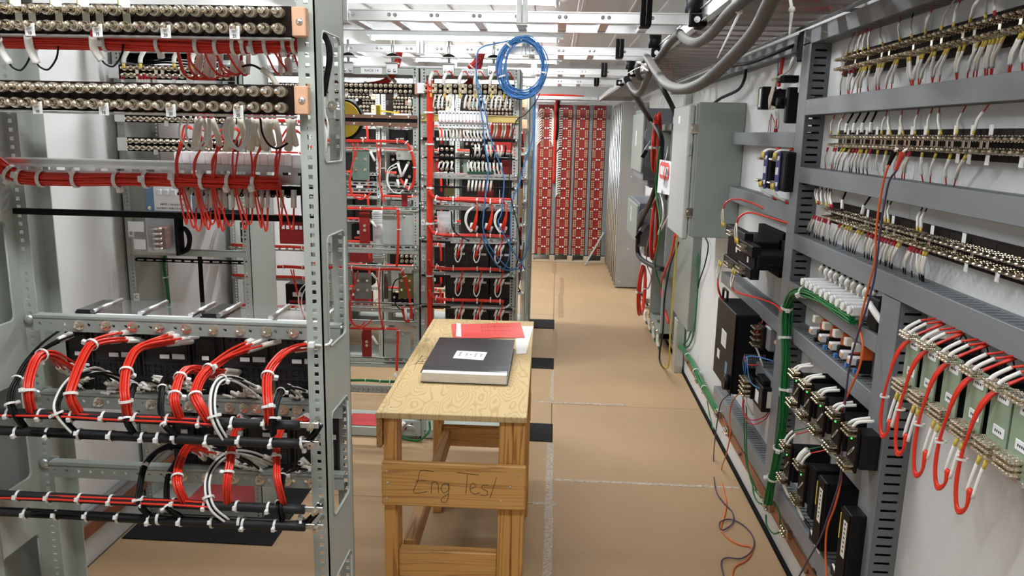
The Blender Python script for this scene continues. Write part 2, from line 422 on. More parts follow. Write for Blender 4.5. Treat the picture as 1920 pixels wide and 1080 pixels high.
def tape(x0, x1, y0, y1, m, label, grp):
    b = MB(); n = max(2, int(max(x1 - x0, y1 - y0) / .07)); lx = (x1 - x0) > (y1 - y0)
    for k in range(n):
        j = random.uniform(-.0022, .0022)
        if lx: b.box(x0 + (x1 - x0) * k / n, x0 + (x1 - x0) * (k + 1) / n, y0 + j, y1 + j, .0002, .0009 + random.uniform(0, .0006))
        else: b.box(x0 + j, x1 + j, y0 + (y1 - y0) * k / n, y0 + (y1 - y0) * (k + 1) / n, .0002, .0009 + random.uniform(0, .0006))
    solo('floor_tape', b, m, label, 'tape', grp)
tape(-.002, .034, 2.36, 4.075, TAPEC, 'crinkled clear tape strip running along the aisle beside the table', 'clear tape')
tape(-.06, .05, 3.335, 3.365, TAPEC, 'short clear tape across the long strip by the table leg', 'clear tape')
tape(.04, .955, 3.60, 3.622, TAPEC, 'clear tape across the aisle level with the table', 'clear tape')
tape(-.085, .50, 4.735, 4.76, TAPEC, 'clear tape across the aisle beyond the table', 'clear tape')
tape(.008, .03, 4.77, 5.44, TAPEC, 'thin clear tape between the two nearer mat strips', 'clear tape')
tape(.012, .055, 5.74, 6.60, TAPEB, 'brown tape strip between the black mat strips', 'brown tape')
tape(.065, .115, 7.10, 8.2, TAPEB, 'brown tape strip beyond the last black mat strip', 'brown tape')
tape(.085, .13, 8.2, 9.15, TAPEB, 'brown tape strip half way to the red panels', 'brown tape')
tape(-.01, .045, 9.45, 10.25, TAPEB, 'brown tape strip nearest the red panels', 'brown tape')
def rmat(x0, x1, y0, y1, label): solo('floor_mat', MB().cbox(x0, x1, y0, y1, .0004, .005, .0015), MATB, label, 'floor mat', 'black mats under the racks')
rmat(-1.765, -1.125, 2.865, 3.40, 'wide black mat on the floor under the rack behind the front rack')
rmat(-1.765, .028, 4.09, 4.36, 'black mat strip under the table end and the labelled racks')
rmat(-1.765, .028, 5.46, 5.73, 'black mat strip under the third rack row')
rmat(-1.765, .028, 6.65, 6.99, 'black mat strip under the farthest rack row')
# strip lights
for k, (ly, s) in enumerate(LAMP_Y):
    where = ['over the viewer', 'over the ladder nearest the viewer', 'behind the nearest cable ladder', 'behind the second cable ladder', 'farthest along the ceiling'][k]
    lx = LAMP_X[k]
    t = thing('strip_light', 'white ceiling strip light ' + where, 'light fixture', (lx, ly, 2.5), 'ceiling strip lights')
    b = MB(); b.cbox(lx - .87, lx + .86, ly - .07, ly + .07, 2.51, 2.60, .004); b.box(lx - .83, lx + .82, ly - .074, ly - .07, 2.515, 2.56)
    part('housing', b, FIXT, t)
    for dy in (-.045, .045):
        b = MB(); b.cyl((lx - .81, ly + dy, 2.497), (lx + .80, ly + dy, 2.497), .0125, seg=10); part('lamp_tube', b, TUBE, t)
    for x in (lx - .83, lx + .805):
        part('lamp_holder', MB().cbox(x - .012, x + .012, ly - .065, ly + .065, 2.475, 2.512, .003), FIXT, t)
# ------------------------------------------------------------------ cable ladders
RIVET = MB().sphere((0, 0, 0), .007, 8, 4, sy=.6).mesh('rivet', ALU)
def crossladder(y0, y1, x0, x1, z, label, clamps, ch=.075):
    t = thing('cable_ladder', label, 'cable ladder', ((x0 + x1) / 2, (y0 + y1) / 2, z), 'cable ladders across the racks')
    for y, d in ((y0, 1), (y1, -1)):
        b = MB()
        b.box(x0, x1, y, y + d * .004, z + .004, z + .036); b.box(x0, x1, y - d * .006, y + d * .022, z + .034, z + .038); b.box(x0, x1, y - d * .004, y + d * .024, z, z + .004)
        part('side_rail', b, ALU, t)
    n = int((x1 - x0) / .155)
    for k in range(n + 1):
        x = x0 + .06 + k * .155
        if x > x1 - .02: break
        part('rung', MB().box(x - .016, x + .016, y0 + .004, y1 - .004, z + .005, z + .020), ALU, t)
        for dx in (-.01, .012): inst('rivet', RIVET, t, (x + dx, y0 - .001, z + .02))
    for x in clamps:
        b = MB()
        for dx in (-.0105, .0105): b.cbox(x + dx - .0095, x + dx + .0095, y0 - .016, y0 - .007, z - .006, z + ch, .002)
        b.box(x - .018, x + .018, y0 - .012, y0 + .05, z - .010, z - .004); b.cyl((x + .010, y0 - .02, z + .045), (x + .010, y0 - .012, z + .045), .004)
        part('hanger_clamp', b, GALV if x < .2 else BLACKM, t)
    return t
crossladder(2.92, 3.215, -1.76, .455, 2.09, 'aluminium cable ladder crossing overhead nearest the viewer', (-.793, -.14, .302), .20)
crossladder(4.075, 4.335, -1.76, .462, 2.09, 'aluminium cable ladder above the labelled racks and blue coil', (-.712, -.172, .30), .08)
crossladder(5.40, 5.66, -1.76, .462, 2.09, 'aluminium cable ladder third from the viewer', (-.71, -.17, .30), .08)
crossladder(6.42, 6.78, -1.76, .462, 2.09, 'aluminium cable ladder fourth from the viewer', (-.71, -.17, .30), .08)
crossladder(9.90, 10.16, -.9, .48, 2.115, 'aluminium cable ladder just in front of the red panels', (), .08)
# long ladder over the aisle side, with its black corner brackets
t = thing('cable_ladder', 'long cable ladder running lengthwise beside the right wall', 'cable ladder', (.70, 5.6, 2.10))
for x, d in ((.50, 1), (.90, -1)):
    b = MB(); b.box(x, x + d * .004, 1.2, 9.85, 2.104, 2.146); b.box(x - d * .006, x + d * .022, 1.2, 9.85, 2.144, 2.148); b.box(x - d * .004, x + d * .024, 1.2, 9.85, 2.10, 2.104)
    part('side_rail', b, ALU, t)
k = 0
y = 1.3
while y < 9.8:
    part('rung', MB().box(.504, .896, y - .030, y + .030, 2.102, 2.118), mat('shaded_steel', (.22, .195, .18), .45, metal=.3), t); y += .155  # rung colour darkened to carry the shade of the unlit underside
for k, y in enumerate((2.92, 4.07, 5.40, 6.42)):
    t = thing('ladder_bracket', 'black bolted bracket at the aisle end of the ' + ['nearest', 'second', 'third', 'fourth'][k] + ' cross ladder', 'bracket', (.475, y, 2.09), 'black ladder end brackets')
    b = MB(); b.cbox(.458, .497, y - .012, y + .03, 2.085, 2.128, .003); b.cbox(.49, .52, y - .006, y + .10, 2.085, 2.13, .003); part('plate', b, BLACKM, t)
    if k < 3:
        b = MB(); b.cyl((.478, y + .045, 2.125), (.478, y + .045, 2.205), .032, seg=16); part('cap', b, BLACK, t)
    b = MB(); b.cyl((.482, y - .012, 2.106), (.482, y - .017, 2.106), .011, seg=14); b.cyl((.482, y - .017, 2.106), (.482, y - .022, 2.106), .006, seg=6); part('bolt', b, GALV, t)
# red wiring lying in the long ladder and the last cross ladder
b = MB(); b.bundle([(.62 + .06 * k, 2.25 + .10 * k, 2.128 + .006 * (k % 2)) for k in range(5)], .022, 9, .005, n=3)
solo('wire_bundle', b, RED, 'red wires lying in the long overhead ladder nearest the viewer', 'wire bundle')
b = MB(); b.bundle([(.60 + .05 * k, 4.5 + .3 * k, 2.124) for k in range(5)], .016, 7, .005, n=3)
solo('wire_bundle', b, RED, 'red wires lying in the long overhead ladder above the enclosure', 'wire bundle')
b = MB()
b.bundle([(x, 10.03, 2.15 + .02 * math.exp(-((x - .0) / .25) ** 2)) for x in [-.85 + .13 * k for k in range(10)]], .02, 8, .006, n=3)
solo('wire_bundle', b, RED, 'red wires lying in the ladder above the red panels', 'wire bundle')
# ------------------------------------------------------------------ skirting hardware on the walls
def bus(x, xw, y0, y1, z, label, n):
    t = thing('bus_bar', label, 'bus bar', (x, (y0 + y1) / 2, z - .03))
    b = MB(); b.box(x - .003, x + .003, y0, y1, z - .026, z + .026); part('bar', b, COPPER, t)
    s = 1 if xw > x else -1
    for k in range(n):
        y = y0 + .15 + (y1 - y0 - .3) * k / max(1, n - 1)
        b = MB(); b.cyl((x, y, z), (xw, y, z), .014, seg=8); b.cyl((x - s * .003, y, z), (x - s * .014, y, z), .008, seg=6); part('standoff', b, BROWNM, t)
    return t
bus(-1.765, XL, .4, 3.9, .153, 'copper ground bar low on the left wall', 6)
bus(.955, XR, 1.4, 5.35, .168, 'copper ground bar low on the right wall under the grey ducts', 8)
b = MB(); b.cyl((-1.775, .4, .222), (-1.775, 4.6, .222), .013, seg=10); solo('conduit', b, CONDUIT, 'thin grey conduit above the copper bar on the left wall', 'conduit')
# ================================================================== right wall: slotted wiring ducts
XF = .905
def duct(label, ax, a0, a1, b0, b1, xf=XF, ends=True):
    if ax == 'y': P = lambda b, x0, x1, a, a2, c, c2, m=0: b.box(x0, x1, a, a2, c, c2, m); loc = ((xf + XR) / 2, (a0 + a1) / 2, b0)
    else: P = lambda b, x0, x1, a, a2, c, c2, m=0: b.box(x0, x1, c, c2, a, a2, m); loc = ((xf + XR) / 2, (b0 + b1) / 2, a0)
    t = thing('wiring_duct', label, 'wiring duct', loc, 'grey slotted wiring ducts on the right wall')
    b = MB(); P(b, XR - .003, XR - .0005, a0, a1, b0, b1)
    for c, c2 in ((b0, b0 + .002), (b1 - .002, b1)):
        P(b, xf + .004, xf + .016, a0, a1, c, c2); P(b, XR - .016, XR - .003, a0, a1, c, c2)
        n = int((a1 - a0) / .0265)
        for k in range(n): P(b, xf + .016, XR - .016, a0 + (a1 - a0) * k / n, a0 + (a1 - a0) * (k + .72) / n, c, c2)
    if ends:
        P(b, xf + .004, XR - .003, a0, a0 + .002, b0, b1); P(b, xf + .004, XR - .003, a1 - .002, a1, b0, b1)
    part('slotted_body', b, DUCTD, t)
    b = MB()
    if ax == 'y': b.cbox(xf, xf + .004, a0, a1, b0 - .0015, b1 + .0015, .0015)
    else: b.cbox(xf, xf + .004, b0 - .0015, b1 + .0015, a0, a1, .0015)
    part('cover', b, DUCT, t)
    return t
YA = 1.15                                          # near end of the panel, outside the picture
duct('upright grey slotted duct between the near and far halves of the wall panel', 'z', .285, 2.045, 2.967, 3.062)
duct('upright grey slotted duct nearest the viewer, below the terminal strips', 'z', .12, 1.286, 2.022, 2.132)
for z0, z1, y0, y1, lb in ((2.039, 2.091, YA, 3.062, 'grey horizontal duct above the topmost wall terminal strip'),
        (1.785, 1.838, YA, 2.965, 'grey horizontal duct between the topmost and the middle terminal strips'),
        (1.541, 1.595, YA, 2.965, 'grey horizontal duct between the middle and the lowest terminal strips'),
        (1.290, 1.346, YA, 2.965, 'grey horizontal duct just under the lowest terminal strip'),
        (1.117, 1.164, 2.134, 2.965, 'short grey duct under the row of white fuse holders'),
        (.950, 1.002, 2.134, 2.965, 'short grey duct under the orange relays'),
        (.705, .768, 2.134, 2.965, 'short grey duct between the two rows of black modules'),
        (.290, .362, YA, 2.965, 'lowest grey duct of the near wall panel, above the copper bar'),
        (1.665, 1.722, 3.064, 4.145, 'grey duct beside the big enclosure, under the small transformer'),
        (1.380, 1.446, 3.064, 4.145, 'grey duct under the two blue and black units'),
        (.935, .992, 3.064, 4.150, 'grey duct under the two large black power units'),
        (.678, .737, 3.064, 3.585, 'shortest grey duct, holding the small grey relay on the wall'),
        (.286, .354, 3.064, 4.130, 'lowest grey duct of the far wall panel, under the black boxes')):
    duct(lb, 'y', y0, y1, z0, z1)
duct('long grey duct high on the wall running back above the enclosure', 'y', 3.18, 6.6, 2.032, 2.092, xf=.915)
# the black closing piece above the upright duct and the steel ladder clips above it
solo('filler_block', MB().cbox(.915, XR, 3.075, 3.165, 1.99, 2.10, .003), BLACKM, 'black filler piece at the head of the tall upright duct', 'filler')
for k, (y, z) in enumerate(((2.72, 2.115), (5.0, 2.115))):
    t = thing('wall_bracket', 'bare steel wall bracket with a bolt, ' + ('over the topmost terminal strip' if k == 0 else 'over the big enclosure'), 'bracket', (.95, y, z))
    b = MB(); b.cbox(.93, XR, y - .035, y + .035, z, z + .06, .002); part('plate', b, GALV, t); bolt(t, (.93, y, z + .035), (-1, 0, 0), .012)
t = thing('wall_bracket', 'white folded bracket beside the black resistor at the upright duct', 'bracket', (.95, 3.10, 1.86))
part('plate', MB().cbox(.935, XR, 3.07, 3.16, 1.875, 1.985, .002), WHITE, t); part('flange', MB().cbox(.930, .936, 3.12, 3.165, 1.875, 1.985, .001), GALV, t)
# ------------------------------------------------------------------ the three long terminal strips
SX = .947                                          # face of the strip body
def wallstrip(label, z1, z2, ystart, links, tags_up, tags_dn):
    t = thing('terminal_strip', label, 'terminal strip', (SX, 2.0, z2), 'long terminal strips on the right wall')
    b = MB(); n = 56
    for k in range(14): b.cbox(SX, XR - .0005, ystart + .014 - .0254 * 4 * (k + 1) + .0005, ystart + .014 - .0254 * 4 * k - .0005, z2 - .022, z1 + .022, .0015)
    part('strip_body', b, BROWN, t)
    q = qz((-1, 0, 0)); rest = MB()
    for k in range(n):
        y = ystart - .0254 * k
        for z in (z1, z2):
            if k < 50: inst('terminal_stud', STUDB if k % 3 else STUD, t, (SX, y, z), q, (.80, .80, 1))
            else: rest.lathe((SX, y, z), (-1, 0, 0), [(0, .009), (.015, .009), (.016, .006), (.026, .006), (.026, .0044), (.038, .004)], 8)
    o = part('terminal_studs_outside_the_frame', rest, BRASS, t); o['kind'] = 'stuff'; o.name = 'distant_terminal_studs'
    for k in links:
        y = ystart - .0254 * k
        part('link_plate', MB().cbox(SX - .0165, SX - .0145, y - .006, y + .006, z2, z1, .0008), BRASS, t)
    for k in tags_up:
        y = ystart - .0254 * k
        part('number_tag', MB().cbox(SX - .012, SX - .011, y - .0085, y + .0085, z1 + .008, z1 + .030, .0005), TAG, t)
    for k in tags_dn:
        y = ystart - .0254 * k
        part('number_tag', MB().cbox(SX - .012, SX - .011, y - .0085, y + .0085, z2 - .030, z2 - .008, .0005), TAG, t)
    return t
wallstrip('topmost long terminal strip on the right wall, yellow crimps hanging below it', 1.957, 1.927, 2.716, [5, 9, 13, 15, 21, 25, 27, 31, 33, 37, 40, 43, 45, 46], [], [8, 13, 22, 33, 37])
wallstrip('middle terminal strip with white number tags and two test clips', 1.708, 1.681, 2.70, [3, 4, 6, 7, 9, 10, 12, 13, 15, 16, 18, 19, 21, 22, 24, 25, 27, 28, 30, 31, 33, 34, 36, 37], [4, 7, 10, 13, 16, 19, 22, 25, 28, 31, 34, 37], [22, 32, 34, 37, 42])
wallstrip('lowest long terminal strip, black and white sleeved wires below', 1.466, 1.441, 2.70, [6, 7, 13, 14, 19, 21, 26, 29, 34, 37], [13, 20, 29, 35], [36, 41, 46])
# ------------------------------------------------------------------ sleeved jumper wires between strips and ducts
def jumper(p0, p1, label, grp, crimp=YEL, wire=RED, sleeve=SLEEVE, thick=.0032, bend=0.0, s0=.24, s1=.80, fat=False):
    """p0 on the stud, p1 at the duct"""
    p0, p1 = V(p0), V(p1)
    mid = (p0 + p1) / 2 + V((-.006, bend, 0))
    C = cr([p0, p0.lerp(mid, .55), mid, mid.lerp(p1, .5), p1], 4); n = len(C) - 1
    t = thing('jumper_wire', label, 'wire', p0, grp)
    part('wire', MB().tube(C, .0032 if fat else .0017, 6, 1, smooth=False), wire, t)
    i0 = max(1, int(n * s0 * .62)); i1 = int(n * s1)
    part('marker_sleeve', MB().tube(C[i0:i1 + 1], thick, 7, 1, smooth=False), sleeve, t)
    if crimp: part('crimp', MB().tube([C[0], C[0].lerp(C[i0], .5), C[i0] + (C[i0 + 1] - C[i0]) * .15], .0033, 7, 1, smooth=False), crimp, t)
    return t
def rowwires(items, xs, zs, zd, up, where, grp, xd=.945):
    """items: (px start, px end, crimp, wire, kind)"""
    for k, it in enumerate(items):
        a, e, cm, wm = it[:4]; kind = it[4] if len(it) > 4 else ''
        pyg = 240
        ya = AX(a, pyg, .925).y; ye = AX(e, pyg, .945).y
        desc = {YEL: 'yellow-crimped', REDT: 'red-crimped', None: 'plain white'}[cm]
        wd = {RED: 'red', BLACK: 'black', WHITEW: 'white'}[wm]
        if kind == 'fat':
            lb = 'thick black cable with white marker, %s from the far end %s' % (ORD[k], where)
            jumper((.925, ya, zs), (xd, ye, zd), lb, grp, None, BLACK, SLEEVE, .0052, 0, .02, .52, True)
        else:
            lb = '%s wire with %s tail, %s from the far end %s' % (desc, wd, ORD[k], where)
            jumper((.925, ya, zs), (xd, ye, zd), lb, grp, cm, wm, SLEEVE if k % 4 else SLEEVEC, .0030 + .0012 * ((k * 7) % 3) / 2, random.uniform(-.004, .004), .28 if up else .24, .80)
Yq, Rq, Kq, Wq, Cq = YEL, RED, BLACK, WHITEW, REDT
rowwires([(1573, 1584, Yq, Rq), (1583, 1594, Yq, Rq), (1592, 1602, Yq, Rq), (1602, 1608, Yq, Rq), (1613, 1614, Yq, Rq), (1639, 1630, Yq, Rq), (1669, 1665, Yq, Rq), (1690, 1687, Yq, Kq), (1714, 1723, Yq, Rq),
          (1741, 1760, Yq, Wq), (1763, 1773, Yq, Rq), (1792, 1815, Yq, Wq), (1820, 1826, Yq, Rq), (1836, 1838, Cq, Wq), (1899, 1900, Yq, Wq), (1908, 1909, Cq, Wq), (1914, 1917, Yq, Wq)],
         0, 1.966, 2.037, True, 'above the topmost strip', 'sleeved wires above the topmost strip')
rowwires([(1571, 1570, Cq, Kq), (1582, 1584, Cq, Rq), (1590, 1586, Cq, Rq), (1603, 1590, Yq, Rq), (1608, 1600, Yq, Rq), (1613, 1606, Yq, Rq), (1619, 1621, Yq, Rq), (1634, 1636, Yq, Rq), (1638, 1642, Yq, Rq), (1644, 1640, Yq, Rq), (1665, 1653, Yq, Rq),
          (1669, 1663, Yq, Rq), (1687, 1701, Yq, Rq), (1691, 1704, Yq, Rq), (1711, 1702, Yq, Rq), (1715, 1713, Yq, Rq), (1732, 1714, Yq, Rq), (1736, 1738, Yq, Rq), (1756, 1737, Yq, Rq), (1760, 1751, Yq, Rq), (1780, 1782, Yq, Rq), (1789, 1783, Yq, Rq),
          (1813, 1801, Yq, Rq), (1823, 1812, Yq, Rq), (1828, 1818, Yq, Rq), (1835, 1834, Yq, Rq), (1841, 1838, Yq, Rq), (1849, 1844, Yq, Rq), (1859, 1846, Yq, Rq), (1889, 1876, Yq, Rq), (1895, 1879, Yq, Rq), (1903, 1902, Yq, Rq), (1909, 1906, Yq, Rq), (1916, 1917, Yq, Rq)],
         0, 1.918, 1.840, False, 'below the topmost strip', 'sleeved wires below the topmost strip')
rowwires([(1559, 1564, Yq, Rq), (1573, 1582, Yq, Rq), (1586, 1597, None, Kq, 'fat'), (1600, 1611, None, Kq, 'fat'), (1616, 1626, None, Kq, 'fat'), (1633, 1640, None, Kq, 'fat'), (1654, 1661, Yq, Rq), (1671, 1664, Yq, Wq), (1695, 1688, Yq, Rq), (1717, 1719, Yq, Rq),
          (1741, 1744, Yq, Rq), (1766, 1757, Yq, Rq), (1795, 1806, Yq, Rq), (1826, 1849, Yq, Rq)],
         0, 1.717, 1.783, True, 'above the middle strip', 'sleeved wires above the middle strip')
rowwires([(1556, 1556, Cq, Rq), (1568, 1567, Cq, Rq), (1572, 1570, Cq, Rq), (1583, 1573, Yq, Kq), (1588, 1577, Yq, Kq), (1598, 1588, Yq, Kq), (1605, 1602, Cq, Kq), (1612, 1605, Cq, Kq), (1617, 1615, Yq, Kq), (1621, 1620, Yq, Kq), (1630, 1628, Yq, Kq),
          (1637, 1636, Cq, Kq), (1651, 1659, Yq, Wq), (1667, 1668, Yq, Wq), (1687, 1689, Yq, Rq), (1710, 1702, Cq, Rq), (1713, 1707, Cq, Rq), (1735, 1743, Yq, Rq), (1761, 1757, Yq, Rq), (1789, 1788, Yq, Rq), (1818, 1803, Yq, Rq)],
         0, 1.671, 1.597, False, 'below the middle strip', 'sleeved wires below the middle strip')
rowwires([(1546, 1541, Yq, Kq), (1549, 1546, Cq, Kq), (1556, 1553, Yq, Kq), (1565, 1561, Yq, Kq), (1572, 1567, Cq, Kq), (1576, 1571, Cq, Kq), (1595, 1600, None, Kq, 'fat'), (1633, 1648, None, Kq, 'fat'), (1680, 1681, Yq, Kq), (1687, 1689, Yq, Kq), (1744, 1750, Yq, Kq), (1751, 1759, Yq, Kq)],
         0, 1.475, 1.539, True, 'above the lowest strip', 'sleeved wires above the lowest strip')
rowwires([(1543, 1531, Cq, Kq), (1547, 1537, Cq, Kq), (1552, 1547, Cq, Kq), (1556, 1552, Cq, Kq), (1562, 1556, Cq, Kq), (1565, 1564, Cq, Kq), (1568, 1566, Cq, Kq), (1575, 1579, Cq, Kq), (1594, 1586, Cq, Kq), (1600, 1590, Yq, Kq), (1607, 1605, Yq, Kq), (1612, 1612, Yq, Kq), (1617, 1616, Yq, Kq),
          (1630, 1619, Yq, Kq), (1634, 1624, Yq, Kq), (1640, 1628, Yq, Kq), (1650, 1648, Cq, Kq), (1657, 1654, Cq, Kq), (1661, 1657, Cq, Kq), (1672, 1662, Cq, Kq), (1678, 1670, Cq, Kq), (1682, 1674, Cq, Kq), (1688, 1680, Cq, Kq), (1694, 1690, Cq, Kq), (1701, 1692, Cq, Kq), (1705, 1699, Cq, Kq),
          (1711, 1704, Yq, Kq), (1715, 1702, Yq, Kq), (1734, 1727, Cq, Kq), (1738, 1731, Cq, Kq), (1743, 1745, Cq, Kq), (1749, 1762, Cq, Kq), (1757, 1766, Cq, Kq), (1762, 1768, Yq, Kq), (1768, 1769, Yq, Kq)],
         0, 1.431, 1.348, False, 'below the lowest strip', 'sleeved wires below the lowest strip')
# ------------------------------------------------------------------ terminal cluster used on the modules
def cluster(parent, x, y, z, ny, nz, dy=.017, dz=.014, me=None, sc=.8):
    q = qz((-1, 0, 0))
    for a in range(ny):
        for c in range(nz):
            inst('terminal_stud', me or STUDB, parent, (x, y + (a - (ny - 1) / 2) * dy, z + (c - (nz - 1) / 2) * dz), q, (sc, sc, sc))
def screw(parent, x, y, z, r=.004): inst('screw', RIVET, parent, (x, y, z), Quaternion((0, 0, 1), math.pi / 2), (r / .007,) * 3)
# green cards under the lowest horizontal duct
XC = .862
cy = [AX(px, 640, XC).y for px in (1712, 1748, 1792, 1842, 1893)]; cy.append(cy[-1] - .075)
pos = ['farthest, against the upright duct', 'second from the upright duct', 'third from the upright duct', 'fourth from the upright duct', 'fifth from the upright duct', 'nearest the viewer, cut by the picture edge']
for k, y in enumerate(cy):
    y -= .0
    t = thing('card_module', 'green-fronted card module with brass terminals, ' + pos[k], 'card module', (.92, y, 1.10), 'green card modules under the lowest horizontal duct')
    part('body', MB().cbox(XC + .006, XR - .001, y - .030, y + .026, 1.12, 1.235, .003), BLACK, t)
    b = MB(); b.cbox(XC, XC + .005, y - .036, y + .032, 1.095, 1.250, .001); part('front_plate', b, PCB, t)
    part('base_ledge', MB().cbox(XC - .004, XC + .03, y - .034, y + .036, 1.088, 1.098, .001), GALV, t)
    for z, w in ((1.225, .019), (1.158, .019)):
        lp = part('label_plate', MB().cbox(XC - .002, XC, y - .010 - w, y - .010 + w, z - .010, z + .010, .0007), TAG, t)
        b = MB()
        for q_ in range(4): b.box(XC - .0024, XC - .0018, y - .021 + q_ * .0062, y - .0175 + q_ * .0062, z - .0025, z + .0025)
        part('label_print', b, INK, lp)
    cluster(t, XC, y + .006, 1.246, 4, 2, .013, .010, STUD, .62)
    cluster(t, XC, y + .008, 1.118, 5, 3, .012, .012, STUD, .62)
for k, y in enumerate(cy[:5]):
    lb = pos[k].split(',')[0]
    t = thing('wire_loop', 'red wires looping down under the card module ' + lb, 'wire loop', (.85, y, 1.02), 'red wire loops hanging under the card modules')
    zz = .985 - .008 * (k % 3); s = .028
    b = MB()
    for d in (0, .005, .010):
        b.tube([(.93, y - .01 - d, 1.288), (.85, y + .012 + d, 1.22), (.835, y + .045, 1.12), (.832, y + .052 + d * .5, 1.03), (.832, y + .038, zz - d), (.834, y + .012, zz + .01), (.836, y + .006 + d, 1.03)], .0034, 6, 5)
    part('wire', b, RED, t)
    for q_ in range(2):
        yy = y + .014 - q_ * .022
        part('marker_sleeve', MB().tube([(.835, yy + .004, 1.02 - .004 * q_), (.838, yy - .002, 1.06), (.842, yy - .004, 1.085)], .0036, 7, 4), SLEEVE, t)
        part('crimp', MB().cyl((.842, yy - .004, 1.082), (.848, yy - .004, 1.108), .0042, seg=8), YEL, t)
    tie(t, (.834, y + .05, 1.075), (0, .08, 1), .010)
    t = thing('marker_wires', 'white sleeved wires rising from the card module %s' % lb, 'wire', (.86, y, 1.25), 'sleeved wires above the card modules')
    for q_ in range(2):
        yy = y + .02 - q_ * .030
        part('marker_sleeve', MB().tube([(.845, yy, 1.246), (.852, yy - .006, 1.262), (.875, yy - .018, 1.283)], .0042, 7, 4), SLEEVE, t)
        part('wire', MB().tube([(.875, yy - .018, 1.283), (.91, yy - .024, 1.291)], .0028, 6, 2), RED, t)
    t = thing('black_lead', 'thin black lead curling behind the card module ' + lb, 'wire', (.95, y - .05, 1.2), 'thin black leads behind the card modules')
    part('lead', MB().tube([(.95, y - .03, 1.20), (.945, y - .045, 1.25), (.945, y - .065, 1.265), (.95, y - .075, 1.235), (.955, y - .062, 1.21)], .0017, 5, 5), BLACK, t)
# white fuse holders
XT = .862
for k in range(10):
    px = [1501, 1510, 1518, 1527, 1538, 1548, 1559, 1570, 1581, 1594][k]
    y = AX(px, 545, XT).y
    t = thing('fuse_holder', 'white tubular fuse holder, %s from the tall upright duct' % ORD[k], 'fuse holder', (.92, y, 1.20), 'white fuse holders in a row')
    part('body', MB().cbox(XT + .006, .955, y - .012, y + .012, 1.196, 1.226, .004), TAG, t)
    part('end_cap', MB().cyl((XT, y, 1.213), (XT + .008, y, 1.213), .0125, seg=12), WHITEW, t)
    part('bracket', MB().cbox(XT + .02, XR - .001, y - .010, y + .010, 1.186, 1.195, .001), GALV, t)
    screw(t, XT + .0055, y - .004, 1.200, .003)
    inst('terminal_stud', STUD, t, (.945, y, 1.226), None, (.7, .7, .55)); inst('terminal_stud', STUD, t, (.945, y, 1.186), qz((0, 0, -1)), (.7, .7, .4))
    t = thing('marker_wires', 'white marker sleeve with dark wire above the %s fuse holder from the upright duct' % ORD[k], 'wire', (.93, y, 1.25), 'marker sleeves above the fuse holders')
    part('marker_sleeve', MB().tube([(.925, y - .004, 1.250), (.918, y - .016, 1.262), (.922, y - .03, 1.276)], .0075, 8, 4), SLEEVE if k % 3 else SLEEVEC, t)
    part('wire', MB().tube([(.945, y, 1.245), (.925, y - .004, 1.250)], .0035, 6, 2), YEL if k in (4, 5, 6, 7) else BLACK, t)
    part('tail', MB().tube([(.922, y - .03, 1.276), (.935, y - .036, 1.291)], .0035, 6, 2), BLACK, t)
solo('terminal_block', MB().cbox(.91, XR - .001, 2.16, 2.23, 1.172, 1.262, .004), BLACK, 'black block at the near end of the fuse holder row', 'terminal block')
solo('spare_sleeve', MB().tube([(.90, 2.20, 1.245), (.905, 2.165, 1.226), (.915, 2.135, 1.205)], .0095, 9, 4), SLEEVE, 'fat white sleeve slanting over the black block by the fuse holders', 'sleeve')
# orange relays
for k in range(5):
    px = [1524, 1543, 1564, 1587, 1603][k]
    y = AX(px, 625, .905).y; z = 1.045
    t = thing('relay', 'small orange and white relay on grey plate, %s from the tall upright duct' % ORD[k], 'relay', (.94, y, 1.01), 'small orange relays under the fuse holders')
    part('backplate', MB().cbox(.955, XR - .001, y - .032, y - .008, 1.010, 1.108, .001), DUCTD, t)
    part('coil_frame', MB().cbox(.900, .955, y - .002, y + .026, z - .011, z + .013, .002), TAG, t)
    part('coil', MB().cbox(.897, .90, y - .004, y + .020, z - .006, z + .008, .001), COPPERP, t)
    part('clamp', MB().cbox(.925, .956, y - .026, y - .004, z + .012, z + .052, .002), ORANGE, t)
    part('base', MB().cbox(.915, .956, y - .028, y - .006, z - .028, z + .012, .003), BLACK, t)
    part('release_tab', MB().cbox(.905, .925, y - .024, y - .010, z - .03, z - .016, .001), BLUEW if k else BLACK, t)
    part('terminal', MB().cbox(.90, .93, y - .020, y + .004, z + .035, z + .060, .002), SLEEVEC, t)
    t = thing('marker_wires', 'pair of white sleeved wires under the %s orange relay' % ORD[k], 'wire', (.93, y, .99), 'sleeved wires under the orange relays')
    for q_ in (0, 1):
        part('marker_sleeve', MB().tube([(.925, y - .014 + q_ * .012, 1.022), (.93, y - .004 + q_ * .016, 1.013), (.94, y + .004 + q_ * .018, .999)], .0045, 7, 3), SLEEVE, t)
# black modules with brass terminals
XM = .845
def module(y, z0, z1, label, deep=True, grp='black modules with brass terminals'):
    t = thing('signal_module', label, 'module', (.91, y, z0), grp)
    h = z1 - z0
    part('body', MB().cbox(XM + .010, XR - .001, y - .038, y + .030, z0 + .02, z1 - .02, .003), BLACK, t)
    part('front_plate', MB().cbox(XM, XM + .009, y - .030, y + .034, z0 + .006, z1 - .004, .002), BROWN, t)
    for z in (z1 - .018, z0 + .018):
        cluster(t, XM, y + .004, z, 4, 2, .016, .016, STUDB, .66)
    zc = (z0 + z1) / 2
    part('status_light', MB().sphere((XM - .001, y + .006, zc + .026), .0030, 8, 5), LED, t)
    b = MB()
    for q_ in range(3): b.obox((XM - .0012, y - .004 + q_ * .005, zc - .004 - q_ * .006), (.001, 0, 0), (0, .013, -.012), (0, .0016, .0016))
    part('label_strip', b, SLEEVEC, t)
    return t
